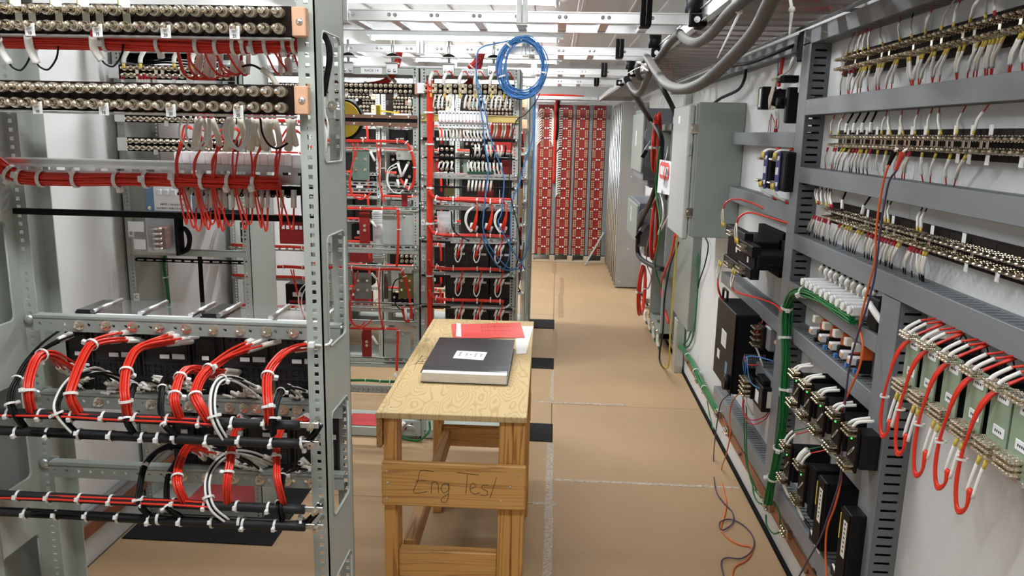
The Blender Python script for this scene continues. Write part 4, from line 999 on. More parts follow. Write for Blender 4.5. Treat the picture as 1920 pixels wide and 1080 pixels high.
p = AX(1231, 268, .79); coil((.79, p.y, p.z), .035, .10, .23, 7, RED, .0095, 'tall red cable coil hanging beside the upper handled switch', ties=(3.3,))
p = AX(1222, 430, .78); coil((.80, p.y, p.z), .035, .10, .24, 6, RED, .0085, 'long red cable coil hanging below the warning sign')
p = AX(1204, 545, .80); coil((.80, p.y, p.z), .04, .12, .22, 7, RED, .0085, 'red cable coil with white ties hanging near the floor by the steel cabinet', ties=(3.1, 0.0))
def cable(label, pts, r, m, name='cable', cat='cable', seg=10, n=7, grp=None):
    return solo(name, MB().tube(pts, r, seg, n), m, label, cat, grp)
PX = lambda x, *q_: [AX(a, c, x) for a, c in q_]
cable('black rubber cable slanting down past the upper handled switch', [AY(1175, 148, 4.7), AY(1192, 180, 5.0), AX(1218, 222, .74), AX(1238, 252, .76), AX(1240, 285, .77), AX(1234, 330, .76), AX(1222, 372, .75), AX(1202, 415, .75), AX(1196, 450, .74), AX(1198, 480, .76), AX(1222, 498, .80), AX(1243, 505, .84)], .020, BLACKS)
cable('black rubber cable slanting from the overhead ladder down behind the enclosure', [AX(1228, 140, .60), AX(1245, 170, .64), AX(1264, 208, .72), AX(1270, 235, .80), AX(1266, 285, .84), AX(1255, 330, .84), AX(1250, 372, .86)], .016, BLACKS)
cable('green wire hanging along the black cables by the warning sign', [AX(1237, 275, .74), AX(1232, 320, .74), AX(1230, 360, .75), AX(1237, 410, .77), AX(1236, 450, .77), AX(1228, 500, .80), AX(1248, 560, .90), AX(1256, 590, .93)], .007, GREENW)
cable('white wire looping beside the green wire below the warning sign', [AX(1236, 355, .75), AX(1243, 385, .76), AX(1243, 410, .77), AX(1234, 440, .78), AX(1255, 402, .80)], .006, WHITEW)
cable('bright red cable pair running down in the open panel', [AX(1266, 440, .82), AX(1258, 480, .84), AX(1240, 530, .86), AX(1244, 570, .88), AX(1253, 605, .9)], .009, RED)
cable('black cable hanging from the open panel down to the floor loop', [AX(1272, 455, .80), AX(1256, 500, .82), AX(1246, 560, .84), AX(1243, 620, .84), AX(1237, 660, .84), AX(1238, 680, .84), AX(1247, 689, .83)], .007, BLACKS)
cable('yellow and black striped wire hanging straight down in front of the grey wireway', [AX(1271, 430, .76), AX(1268, 470, .765), AX(1262, 550, .775), AX(1257, 620, .79), AX(1254, 680, .81), AX(1249, 690, .82), AX(1243, 684, .83)], .0055, mat('yellow_wire', (.55, .40, .05), .5))
cable('pink wire hanging by the lower red coils', [AX(1218, 445, .78), AX(1212, 470, .78), AX(1214, 500, .80), AX(1221, 520, .82), AX(1216, 540, .84)], .005, mat('pink_wire', (.55, .16, .22), .4))
# warning sign
t = thing('warning_sign', 'red and white danger tag hanging beside the enclosure', 'sign', AX(1245, 362, .74))
a, b_, c_, d_ = AX(1237, 299, .74), AX(1259, 303, .72), AX(1255, 366, .72), AX(1232, 361, .74)
nrm = (b_ - a).cross(d_ - a).normalized(); ex = (b_ - a).normalized(); ey = (a - d_).normalized()
b = MB(); b.v += [a, b_, c_, d_, a + nrm * .003, b_ + nrm * .003, c_ + nrm * .003, d_ + nrm * .003]
for q_ in ((0, 1, 2, 3), (7, 6, 5, 4), (0, 4, 5, 1), (1, 5, 6, 2), (2, 6, 7, 3), (3, 7, 4, 0)): b.face(q_)
cd = part('card', b, TAG, t)
fs = -nrm if nrm.dot(EYE - a) < 0 else nrm
def on(u, v, e=.002): return a + (b_ - a) * u + (d_ - a) * v + fs * (.0045 if fs.dot(nrm) > 0 else 0) + fs * e
W_ = (b_ - a).length; H_ = (d_ - a).length
b = MB(); b.plate([(x * W_, -y * H_) for x, y in ((.10, .12), (.2, .05), (.8, .05), (.9, .12), (.9, .46), (.8, .53), (.2, .53), (.1, .46))], [], on(0, 0, .001), ex, ey, fs * .001); part('red_oval', b, REDP, cd)
b = MB(); b.plate([(x * W_, -y * H_) for x, y in ((.17, .17), (.83, .17), (.83, .42), (.17, .42))], [], on(0, 0, .0022), ex, ey, fs * .001); part('word_panel', b, TAG, cd)
text('danger_word', 'DANGER', W_ * .17, on(.5, .295, .0045), ex, ey, REDP, cd)
text('message', 'DO NOT\nUSE', W_ * .23, on(.5, .75, .003), ex, ey, INK, cd)
b = MB(); b.tube([on(.5, .03), on(.5, .03) + V((.01, 0, .05)), AX(1252, 275, .80)], .0025, 5, 3); part('string', b, TIE, t)
# ================================================================== relay racks
def flange(b, xa, xb, xc, y, th, z0, z1, pitch, hs, hz, inward=1):
    """upright flange in the XZ plane with a column of square holes"""
    b.box(xa, xc - hs, y, y + th, z0, z1); b.box(xc + hs, xb, y, y + th, z0, z1)
    n = int((z1 - z0) / pitch); z = z0
    for k in range(n):
        zc = z0 + (k + .5) * pitch
        b.box(xc - hs, xc + hs, y, y + th, z, zc - hz); z = zc + hz
    b.box(xc - hs, xc + hs, y, y + th, z, z1)
def rack(label, x0, x1, yf, yr, z1=2.013, name_text=None, tag_letters=True, pitch=.0158, group='grey open relay racks', tops=True):
    t = thing('relay_rack', label, 'equipment rack', ((x0 + x1) / 2, (yf + yr) / 2, 0), group)
    for s, xo in ((1, x0), (-1, x1)):
        b = MB()
        xi = xo + s * .033; xc = xo + s * .022
        flange(b, min(xo, xi), max(xo, xi), xc, yf, .003, .006, z1, pitch, .0036, .0040)
        flange(b, min(xo, xi), max(xo, xi), xc, yr - .003, .003, .006, z1, pitch, .0036, .0040)
        b.box(xo, xo + s * .003, yf, yr, .006, z1)
        part('post', b, GREY, t)
    b = MB(); b.box(x0 + .033, x1 - .033, yf, yf + .003, z1 - .036, z1); b.box(x0, x1, yf, yr, z1 - .003, z1); b.box(x0 + .033, x1 - .033, yr - .003, yr, z1 - .036, z1)
    part('head_channel', b, GREY, t)
    b = MB(); b.box(x0 + .033, x1 - .033, yf - .001, yf + .003, .006, .055); b.box(x0 + .003, x1 - .003, yf + .003, yr - .003, .052, .055); b.box(x0 + .033, x1 - .033, yr - .003, yr, .006, .055)
    part('base_channel', b, GREY, t)
    if name_text:
        xc = (x0 + x1) / 2 + .012
        p = part('name_plate', MB().cbox(xc - .055, xc + .055, yf - .002, yf, z1 - .033, z1 - .002, .0005), TAG, t)
        text('lettering', name_text, .019, (xc, yf - .0026, z1 - .0175), (1, 0, 0), (0, 0, 1), INK, p)
    if tops:
        for dx in (-.115, .115):
            x = (x0 + x1) / 2 + dx + .004; y = yf + .0
            b = MB(); b.cbox(x - .045, x + .045, y - .03, y + .06, z1 + .048, z1 + .054, .002); b.cbox(x - .035, x + .03, y - .02, y + .05, z1 + .020, z1 + .025, .002)
            b.cbox(x - .03, x + .03, y - .006, y - .001, z1 - .034, z1 + .024, .002)
            part('isolator_plate', b, GALV, t)
            part('isolator_rubber', MB().lathe((x, y + .015, z1 + .054), (0, 0, 1), [(0, .034), (.008, .030), (.016, .016), (.018, .006)], 14), BLACKM, t)
            part('isolator_rod', MB().cyl((x, y + .015, z1 + .025), (x, y + .015, z1 + .135), .0075, seg=10), GALV, t)
            b = MB(); b.lathe((x, y + .015, z1 + .0), (0, 0, 1), [(0, .006), (.001, .013), (.018, .013), (.019, .006)], 6); part('isolator_nut', b, STEEL, t)
            for d in (-.002, .026): bolt(t, (x + d - .012, y - .006, z1 - .016), (0, -1, 0), .009, DOME, 'dome_bolt')
    return t
XA = [(-1.752, -1.236), (-1.232, -.716), (-.712, -.196)]
R13 = rack('grey relay rack marked 13, seen through the front rack', XA[0][0], XA[0][1], 4.06, 4.33, name_text='RACK 13')
R14 = rack('grey relay rack marked RACK 14', XA[1][0], XA[1][1], 4.06, 4.33, name_text='RACK 14')
R17 = rack('grey relay rack marked RACK 17 under the blue coil', XA[2][0], XA[2][1], 4.06, 4.33, name_text='RACK 17')
for k, (px, py, s) in enumerate(((793, 417, 'A'), (794, 483, 'B'), (793, 541, 'C'), (793, 604, 'D'))):
    p = AY(px, py, 4.058)
    g = part('letter_tag', MB().cbox(p.x - .009, p.x + .009, 4.057, 4.0595, p.z - .014, p.z + .014, .0005), TAG, R17)
    text('letter', s, .020, (p.x, 4.0565, p.z), (1, 0, 0), (0, 0, 1), INK, g)
RB = [rack('grey relay rack in the third row, left of three', XA[0][0], XA[0][1], 5.46, 5.73, tops=False), rack('grey relay rack in the third row, behind RACK 14', XA[1][0], XA[1][1], 5.46, 5.73, tops=False),
      rack('grey relay rack in the third row, behind RACK 17', XA[2][0], XA[2][1], 5.46, 5.73, tops=False)]
RC = [rack('grey relay rack in the farthest row, left of three', XA[0][0], XA[0][1], 6.68, 6.95, tops=False), rack('grey relay rack in the farthest row, behind RACK 14', XA[1][0], XA[1][1], 6.68, 6.95, tops=False), rack('grey relay rack in the farthest row, behind RACK 17', XA[2][0], XA[2][1], 6.68, 6.95, tops=False)]
R2 = rack('grey relay rack against the left wall behind the front rack', -1.775, -1.245, 3.085, 3.36, group='grey open relay racks', pitch=.0158)
# ---- things that hang on racks
def rail(x0, x1, y, z, label, m=GREY, hgt=.024, slots=False, bolts=True, nb=5, name='rack_rail', grp='grey cross rails on the racks'):
    t = thing(name, label, 'rack rail', ((x0 + x1) / 2, y, z - hgt / 2), grp)
    b = MB()
    if slots:
        b.box(x0, x1, y, y + .003, z + hgt * .2, z + hgt / 2); b.box(x0, x1, y, y + .003, z - hgt / 2, z - hgt * .2)
        n = max(3, int((x1 - x0) / .038))
        for k in range(n + 1): b.box(x0 + (x1 - x0) * k / n - .006, x0 + (x1 - x0) * k / n + .006, y, y + .003, z - hgt * .2, z + hgt * .2)
    else: b.cbox(x0, x1, y, y + .003, z - hgt / 2, z + hgt / 2, .001)
    b.box(x0, x1, y, y + .018, z + hgt / 2 - .003, z + hgt / 2)
    part('angle', b, m, t)
    if bolts:
        for x in (x0 + .012, x1 - .012): bolt(t, (x, y, z), (0, -1, 0), .0095, DOME, 'dome_bolt')
        for k in range(nb): bolt(t, (x0 + (x1 - x0) * (k + .5) / nb, y, z), (0, -1, 0), .0055, BOLT)
    return t
def strip(x0, x1, y, z, n, label, plate='R', tags=(), links=(), me=None, pitch=.0254, grp='small terminal strips on the racks', numplate=False, dz=.0135, tops=()):
    t = thing('terminal_strip', label, 'terminal strip', ((x0 + x1) / 2, y, z - .026), grp)
    b = MB(); k = 0; nb = max(1, round((x1 - x0) / .1016))
    for k in range(nb): b.cbox(x0 + (x1 - x0) * k / nb + .0004, x0 + (x1 - x0) * (k + 1) / nb - .0004, y, y + .022, z - .027, z + .027, .002)
    part('strip_body', b, BROWN, t)
    q = qz((0, -1, 0))
    xs = [x1 - .020 - pitch * k for k in range(n)] if plate != 'L' else [x0 + .020 + pitch * k for k in range(n)]
    for x in xs:
        for s in (-1, 1): inst('terminal_stud', me or STUD, t, (x, y, z + s * dz), q)
    if plate == 'R': part('end_plate', MB().cbox(x1, x1 + .026, y - .002, y + .018, z - .026, z + .026, .002), COPPERP, t); inst('screw', RIVET, t, (x1 + .015, y - .002, z), None, (1, 1, 1))
    if numplate: part('number_plate', MB().cbox(x0 - .03, x0 + .012, y - .014, y - .012, z - .026, z + .026, .002), TAG, t)
    for k in tags: part('number_tag', MB().cbox(xs[k] - .009, xs[k] + .009, y - .012, y - .011, z - dz - .026, z - dz - .002, .0008), TAG, t)
    for k in links: part('link_plate', MB().cbox(xs[k] - .007, xs[k] + .007, y - .017, y - .0155, z - dz, z + dz, .001), BRASS, t)
    return t
def _relay(w, h, d, plug=True):
    b = MB(); b.cbox(-w / 2, w / 2, 0, d, 0, h, .003)
    for a in range(7): b.box(-w * .38 + a * w * .127 - .0012, -w * .38 + a * w * .127 + .0012, -.003, 0, h * .05, h * .46)
    for c in range(6): b.box(-w * .40, w * .40, -.003, 0, h * .05 + c * h * .082 - .0012, h * .05 + c * h * .082 + .0012)
    b.box(-w * .44, w * .44, -.004, 0, h * .47, h * .49); b.box(-w * .46, w * .46, -.004, 0, h * .94, h * .965)
    b.box(-w * .47, -w * .44, -.005, 0, 0.02 * h, h * .97); b.box(w * .44, w * .47, -.005, 0, .02 * h, h * .97)
    for a in range(6): b.cyl((-w * .33 + a * w * .13, -.005, h * .87), (-w * .33 + a * w * .13, 0, h * .87), .0035, seg=6)
    return b
RELAYW = _relay(.112, .152, .035).mesh('relay_base', RELAYB)
RELAYN = _relay(.054, .152, .035).mesh('relay_base', RELAYB)
RELAYF = _relay(.122, .155, .15).mesh('relay_case', RELAYB)
def relay(x, y, z, label, wide=True, grp='plug-in relays', me=None, cover=None, marker=True):
    t = thing('relay', label, 'relay', (x, y, z), grp)
    inst('base', me or (RELAYW if wide else RELAYN), t, (x, y, z))
    w = .112 if wide else .054
    if marker:
        part('maker_plate', MB().cbox(x - w * .1, x + w * .1 if wide else x + w * .2, y - .006, y - .004, z + .085, z + .095, .0005), TAG, t)
        if wide: part('number_label', MB().cbox(x + w * .16, x + w * .42, y - .006, y - .004, z + .085, z + .097, .0005), TAG, t)
    if cover == 'clear':
        b = MB(); b.cbox(x - w / 2 + .002, x + w / 2 - .002, y + .035, y + .155, z + .002, z + .184, .006); cv = part('cover', b, CLEAR, t)
        part('cover_rim', MB().cbox(x - w / 2 + .001, x + w / 2 - .001, y + .0, y + .034, z + .156, z + .178, .003), TAG, t)
        b = MB(); b.cbox(x - .042, x + .042, y + .045, y + .145, z + .02, z + .135, .004); part('coil', b, mat('relay_works', (.25, .10, .09), .5, var=.5, vscale=60), t)
        part('edge_bar', MB().cyl((x + w / 2 - .006, y + .03, z + .181), (x + w / 2 - .006, y + .155, z + .181), .006, seg=10), ALU, cv)
    if cover == 'black':
        cv = part('cover', MB().cbox(x - w / 2 + .001, x + w / 2 - .001, y + .035, y + .155, z + .002, z + .183, .006), mat('black_gloss', (.012, .012, .013), .15), t)
        part('edge_bar', MB().cyl((x + w / 2 - .004, y + .03, z + .182), (x + w / 2 - .004, y + .155, z + .182), .006, seg=10), ALU, cv)
    return t
def hbundle(pts, label, m=RED, R=.008, n=9, r=.0032, ties=(), name='wire_bundle', grp=None, nn=4, cat='wire bundle', tr=None, mats=None):
    t = thing(name, label, cat, pts[0], grp)
    b = MB(); b.bundle(pts, R, n, r, 5, nn, mats=[k for k in range(len(mats))] if mats else None)
    part('wires', b, mats if mats else m, t)
    P = cr(pts, 8); L = len(P) - 1
    for u in ties:
        k = min(L - 1, max(1, int(u * L))); tie(t, P[k], P[k + 1] - P[k - 1], tr or (R + r) * 1.08, random.uniform(0, 6))
    return t
def wires(pts_list, label, m, r=.0022, name='wire', grp=None, cat='wire', n=5):
    t = thing(name, label, cat, pts_list[0][0], grp)
    for p in pts_list: part('strand', MB().tube(p, r, 6, n), m, t)
    return t
def YP_(y, *q): return [AY(a, c, y) for a, c in q]
F4 = 4.045
# ---------------- RACK 14
strip(-1.205, AY(777, 168, 4.03).x, 4.036, AY(777, 167, 4.03).z, 18, 'brown terminal strip with three white tags across RACK 14', 'R', (3, 8, 13), grp='terminal strips on RACK 14')
b = MB(); z = AY(720, 219, F4).z; b.cbox(-1.225, -.725, F4, F4 + .012, z - .009, z + .010, .001)
t = thing('mounting_bar', 'pair of brown insulating bars across RACK 14 with a black slot between', 'rack bar', (-.97, F4, z - .05)); part('bar', b, BROWNM, t)
z2 = AY(720, 233, F4).z; part('bar', MB().cbox(-1.225, -.725, F4, F4 + .012, z2 - .010, z2 + .010, .001), BROWNM, t); part('gap_plate', MB().box(-1.225, -.725, F4 + .008, F4 + .014, z2, z), BLACKM, t)
for k in range(5):
    for zz in (z, z2): bolt(t, (-1.15 + .095 * k, F4, zz), (0, -1, 0), .007, DOME, 'dome_bolt')
for k, (py, sl) in enumerate(((275, False), (345, True), (358, True), (391, True), (463, True), (472, False), (502, True), (572, True), (582, False), (606, False), (675, True), (686, False))):
    rail(-1.228, -.722, F4 + .004, AY(720, py, F4).z, 'grey cross rail on RACK 14, %s from the top' % ORD[k], GREY, .022, sl, k % 2 == 0, 3)
def panel_(px0, py0, px1, py1, y, m, label, cat='plate', name='mounting_plate', screws=(), th=.004, me=None, grp=None):
    a, c = AY(px0, py0, y), AY(px1, py1, y)
    t = thing(name, label, cat, ((a.x + c.x) / 2, y, min(a.z, c.z)), grp)
    part('plate', MB().cbox(a.x, c.x, y, y + th, c.z, a.z, .001), m, t)
    for u, v in screws: bolt(t, (a.x + (c.x - a.x) * u, y, a.z + (c.z - a.z) * v), (0, -1, 0), .0085, me or BOLT)
    return t
q4 = ((.22, .3), (.75, .3), (.22, .66), (.75, .66))
panel_(660, 281, 693, 338, 4.07, PCBB, 'blue-green steel plate with four screws on RACK 14', screws=q4)
panel_(664, 511, 697, 561, 4.07, mat('grey_steel_plate', (.23, .24, .23), .35, var=.2, vscale=14), 'grey steel plate with four screws lower on RACK 14', screws=q4)
panel_(747, 512, 775, 560, 4.07, OLIVE, 'olive plate with four posts lower on RACK 14', screws=q4)
panel_(743, 281, 772, 300, 4.06, GREY, 'small grey bracket plate on RACK 14 over the white sleeves', screws=((.2, .5),))
panel_(743, 300, 776, 350, 4.075, BLACKM, 'black terminal panel behind the four white sleeves on RACK 14', screws=((.12, .1), (.7, .1), (.12, .62), (.75, .62), (.8, .95)))
panel_(717, 396, 775, 459, 4.07, GREY, 'large grey cover plate with two bolts on RACK 14', screws=((.42, .14), (.7, .14)), me=DOME)
panel_(720, 619, 770, 690, 4.07, GREY, 'large grey cover plate at the bottom of RACK 14', screws=((.42, .10), (.7, .10)), me=DOME)
panel_(673, 393, 694, 457, 4.06, REDD, 'red fibre strip with two studs in the middle of RACK 14', screws=((.5, .47), (.5, .6)))
panel_(678, 618, 697, 672, 4.06, REDD, 'red fibre strip with two studs at the bottom of RACK 14', screws=((.5, .42), (.5, .55)))
panel_(753, 365, 764, 388, 4.09, REDD, 'short red fibre strip beside the white sleeves on RACK 14')
t = thing('resistor', 'brown mesh covered resistor tube on RACK 14', 'resistor', AY(718, 340, 4.12)); p, q_ = AY(718, 290, 4.12), AY(718, 338, 4.12)
part('tube', MB().cyl(q_, p, .012, seg=12), mat('brown_mesh', (.13, .085, .06), .6, bump=.6, bscale=220), t); part('band', MB().cyl(q_.lerp(p, .45), q_.lerp(p, .5), .0135, seg=12), SLEEVEC, t)
t = thing('resistor', 'dark resistor tube lower on RACK 14', 'resistor', AY(724, 560, 4.12)); p, q_ = AY(724, 512, 4.12), AY(724, 560, 4.12)
part('tube', MB().cyl(q_, p, .012, seg=12), mat('brown_mesh', (.13, .085, .06), .6), t)
t = thing('capacitor_bank', 'pale ribbed cylinder behind the grey plate on RACK 14', 'component', AY(710, 490, 4.2)); p, q_ = AY(708, 395, 4.2), AY(710, 492, 4.2)
b = MB(); b.cyl(q_, p, .028, seg=14)
for k in range(5): b.cyl(q_.lerp(p, .78 + .04 * k), q_.lerp(p, .80 + .04 * k), .033, seg=14); b.cyl(q_.lerp(p, .1 + .04 * k), q_.lerp(p, .12 + .04 * k), .033, seg=14)
part('ribbed_body', b, FIXT, t)
strip(-.835, -.728, 4.15, AY(757, 484, 4.15).z, 4, 'short black terminal block behind the rails of RACK 14', '', pitch=.026)
# red bundles on rack 14
def R14b(y, *q): return [AY(a, c, y) for a, c in q]
hbundle(R14b(4.02, (600, 262), (660, 264), (700, 264), (745, 265), (760, 267), (770, 280), (777, 310), (776, 340), (768, 355), (757, 345), (750, 335)), 'red wire bundle along the upper rail of RACK 14, looping at its right end', ties=(.16, .3, .42, .52, .62, .82), R=.006, n=8)
hbundle(R14b(4.02, (600, 389), (660, 390), (700, 391), (742, 391), (746, 397), (747, 430), (746, 470), (744, 500)), 'red wire bundle along the middle rail of RACK 14 turning down', ties=(.2, .35, .5, .72), R=.005, n=6)
hbundle(R14b(4.02, (600, 501), (660, 502), (700, 505), (748, 505), (757, 515), (766, 550), (772, 585), (768, 600), (760, 600), (754, 575)), 'red wire bundle along the lower rail of RACK 14, looping at its right end', ties=(.12, .25, .38, .46, .62, .75), R=.006, n=8)
hbundle(R14b(4.02, (600, 614), (655, 615), (700, 616), (742, 617), (746, 625), (745, 660), (744, 695)), 'red wire bundle along the bottom rail of RACK 14 turning down', ties=(.25, .42, .6), R=.005, n=6)
for k, (y0, s) in enumerate(((268, 0), (508, 0))):
    wires([R14b(4.0, (661, y0), (664, y0 + 25), (658, y0 + 50), (655, y0 + 80), (660, y0 + 97), (676, y0 + 106), (690, y0 + 99), (697, y0 + 92)), R14b(4.0, (671, y0), (668, y0 + 20), (661, y0 + 35), (657, y0 + 70), (661, y0 + 96), (675, y0 + 104), (684, y0 + 96))],
          'red wire loop hanging over the %s of RACK 14' % ('blue-green plate' if k == 0 else 'grey steel plate'), RED, .0038, 'wire_loop', 'red wire loops on RACK 14', 'wire loop')
    wires([R14b(4.0, (706, y0), (708, y0 + 20), (711, y0 + 40), (711, y0 + 70), (715, y0 + 95), (717, y0 + 110)), R14b(4.0, (713, y0), (712, y0 + 22), (711, y0 + 45), (712, y0 + 75), (717, y0 + 96), (722, y0 + 112))],
          'red wire pair falling beside the resistor on %s RACK 14' % ('upper' if k == 0 else 'lower'), RED, .0034, 'wire_loop', 'red wire pairs on RACK 14', 'wire')
def sleeve_(y, q, label, m=SLEEVE, r=.007, grp='white marker sleeves on the racks'):
    return solo('marker_sleeve', MB().tube(YP_(y, *q), r, 7, 3), m, label, 'marker sleeve', grp)
for k, (y0, y1, q) in enumerate(((4, 4, ((694, 284), (703, 302))), (4, 4, ((696, 512), (708, 524))), (4, 4, ((746, 306), (753, 332))), (4, 4, ((764, 308), (754, 330))), (4, 4, ((745, 336), (748, 352))), (4, 4, ((763, 336), (758, 352))), (4, 4, ((760, 580), (762, 600))), (4, 4, ((696, 414), (705, 426))), (4, 4, ((698, 630), (708, 646))), (4, 4, ((740, 700), (745, 713))))):
    sleeve_(4.0, q, 'white marker sleeve on RACK 14, %s of ten counted down the rack' % ORD[k])
wires([R14b(4.0, (744, 313), (731, 320), (727, 340), (735, 358), (748, 362), (756, 356)), R14b(4.0, (744, 306), (728, 318), (726, 345), (738, 360), (752, 363))], 'white wires looping left of the white sleeves on RACK 14', WHITEW, .0028, 'wire_loop', None, 'wire loop')
wires([R14b(4.0, (752, 520), (740, 528), (735, 550), (745, 575), (757, 582))], 'black and white wire loop left of the olive plate on RACK 14', BLACK, .0035, 'wire_loop', None, 'wire loop')
t = hbundle(YP_(4.03, (650, 713), (690, 713), (720, 715), (750, 716)), 'green wire bundle with ties near the bottom of RACK 14', GREENW, .006, 6, .003, ties=(.3, .6, .8))
t = thing('stud_rail', 'rail of slanting steel studs near the bottom of RACK 14', 'stud rail', AY(690, 738, 4.04)); a, c = AY(640, 728, 4.04), AY(735, 728, 4.04)
part('rail', MB().cbox(-1.2, -.73, 4.04, 4.06, a.z - .02, a.z + .022, .002), GREYD, t)
for k in range(16):
    for s in (-.009, .010): part('stud', MB().cyl((-1.16 + .0265 * k, 4.04, a.z + s), (-1.148 + .0265 * k, 4.008, a.z + s + .010), .0042, seg=7), STEEL, t)
t = thing('paper', 'red sheet lying on the floor tray of RACK 14', 'paper', AY(690, 800, 4.15)); z = .057
part('sheet', MB().cbox(-1.15, -.86, 4.08, 4.26, z, z + .003, .001), PINK, t)
t = thing('ground_clip', 'white plug with grey bail at the base of RACK 14', 'plug', AY(752, 808, 4.03)); p = AY(752, 800, 4.03)
part('plug', MB().tube(YP_(4.03, (758, 792), (752, 800), (751, 806)), .012, 8, 3), TAG, t); part('bail', MB().tube(YP_(4.03, (756, 805), (762, 798), (775, 800), (778, 806)), .004, 6, 4), GALV, t); part('red_flag', MB().cbox(p.x + .01, p.x + .03, 4.035, 4.037, p.z - .02, p.z + .02, .001), REDD, t)
solo('ground_wire', MB().tube([*YP_(4.0, (805, 790), (806, 805)), AY(800, 815, 3.98), AZ(785, 826, .012), AZ(760, 822, .012), AY(742, 812, 4.02), AY(735, 800, 4.03)], .006, 8, 6), GREENW, 'green ground wire drooping to the floor between RACK 14 and RACK 17', 'wire')
panel_(735, 788, 789, 818, 4.045, GREY, 'grey base box marked A below RACK 14', 'base box', 'base_box', th=.012)
p = AY(772, 797, 4.044); text('letter', 'A', .030, (p.x, 4.0435, p.z), (1, 0, 0), (0, 0, 1), INK, R14)
# ---------------- RACK 17
zs = AY(880, 167, 4.03).z
strip(-.690, -.225, 4.036, zs, 18, 'terminal strip with brass links and white sleeves at the top of RACK 17', '', (2, 7, 12), (), grp='terminal strips on RACK 17', numplate=True)
_t17 = [o for o in COL.objects if o.get('label', '').startswith('terminal strip with brass links')][0]
for k in (1, 4, 7, 10, 13, 16):
    x = -.225 - .020 - .0254 * (k - .5); w_, h_ = .021, .0225
    part('link_frame', MB().plate([(-w_, -h_), (w_, -h_), (w_, h_), (-w_, h_)], [[(-.006, -.006), (.006, -.006), (.006, .006), (-.006, .006)]], (x, 4.036 - .0175, zs), (1, 0, 0), (0, 0, 1), (0, .0015, 0)), LINKC, _t17)
for k in range(6):
    x = AY([806, 832, 861, 890, 919, 943][k], 150, 4.01).x
    t = thing('jumper_wire', 'white sleeved wire standing above the top strip of RACK 17, %s from its left end' % ORD[k], 'wire', (x, 4.0, zs), 'sleeved wires at the top of RACK 17')
    part('marker_sleeve', MB().tube([(x, 4.01, zs + .02), (x + .003, 4.0, zs + .05), (x + .014, 4.02, zs + .078)], .0085, 8, 4), SLEEVE, t)
    part('lower_crimp', MB().tube([(x + .006, 4.01, zs - .025), (x + .006, 4.005, zs - .045)], .006, 7, 2), YEL, t)
    part('tail', MB().tube([(x + .014, 4.02, zs + .078), (x + .03, 4.03, zs + .085), (x + .05, 4.06, zs + .05)], .003, 6, 4), RED, t)
for k in range(18):
    x = -.64 + .023 * k + random.uniform(-.004, .004); z = AY(860, 178, 4.02).z; ze = AY(860, 203, 4.03).z
    solo('jumper_wire', MB().tube([(x + .012, 4.03, z), (x + .006, 4.015, (z + ze) / 2 + .01), (x, 4.02, ze)], .0062 if k % 3 else .0045, 6, 4), SLEEVE if k % 4 else SLEEVEC, 'white sleeved wire hanging under the top strip of RACK 17, %s from the left' % ORD[k], 'wire', 'sleeved wires under the top strip of RACK 17')
zr = AY(850, 222, F4).z
t = thing('din_rail', 'yellow zinc mounting rail across RACK 17', 'rack rail', (-.455, F4, zr - .02))
part('rail', MB().cbox(-.706, -.20, F4 + .004, F4 + .012, zr - .016, zr + .018, .001), YZINC, t); part('lip', MB().cbox(-.706, -.20, F4 - .004, F4 + .004, zr - .017, zr - .013, .001), YZINC, t); part('lip', MB().cbox(-.706, -.20, F4 - .004, F4 + .004, zr + .014, zr + .018, .001), YZINC, t)
for x in (-.695, -.208): bolt(t, (x, F4, zr), (0, -1, 0), .009, DOME, 'dome_bolt')
a, c = AY(821, 207, 3.99), AY(912, 242, 3.99)
t = thing('fuse_block', 'white row of fuse terminals on the yellow rail of RACK 17', 'fuse block', ((a.x + c.x) / 2, 4.02, c.z))
hh = a.z - c.z; w = (c.x - a.x) / 14
for k in range(14):
    x = a.x + w * k
    b = MB(); b.cbox(x + .0004, x + w - .0004, 4.0, F4, c.z + hh * .3, a.z, .002); b.cbox(x + .0004, x + w - .0004, 4.01, F4, c.z, c.z + hh * .3, .002); part('terminal', b, TAG, t)
    part('lever', MB().cbox(x + w * .25, x + w * .9, 3.992, 4.0, c.z + hh * .36, c.z + hh * .48, .001), TAG, t)
    b = MB(); b.box(x + w * .3, x + w * .7, 3.9995, 4.0005, a.z - hh * .17, a.z - hh * .11); b.box(x + w * .3, x + w * .7, 4.0092, 4.011, c.z + hh * .13, c.z + hh * .2); part('screw_hole', b, INK, t)
    b = MB(); b.box(x + w * .05, x + w * .22, 3.999, 4.0, c.z + hh * .36, c.z + hh * .48); part('marker', b, REDT, t)
for k in range(15):
    x = a.x + w * (k + .2); solo('jumper_wire', MB().tube([(x, 4.03, c.z), (x + .003, 4.02, c.z - .03), (x + .012 * (1 if k > 6 else .2), 4.03, c.z - .050)], .0052, 6, 4), SLEEVE if k % 3 else SLEEVEC, 'white sleeved wire under the white fuse row of RACK 17, %s from the left' % ORD[k], 'wire', 'sleeved wires under the fuse row of RACK 17')
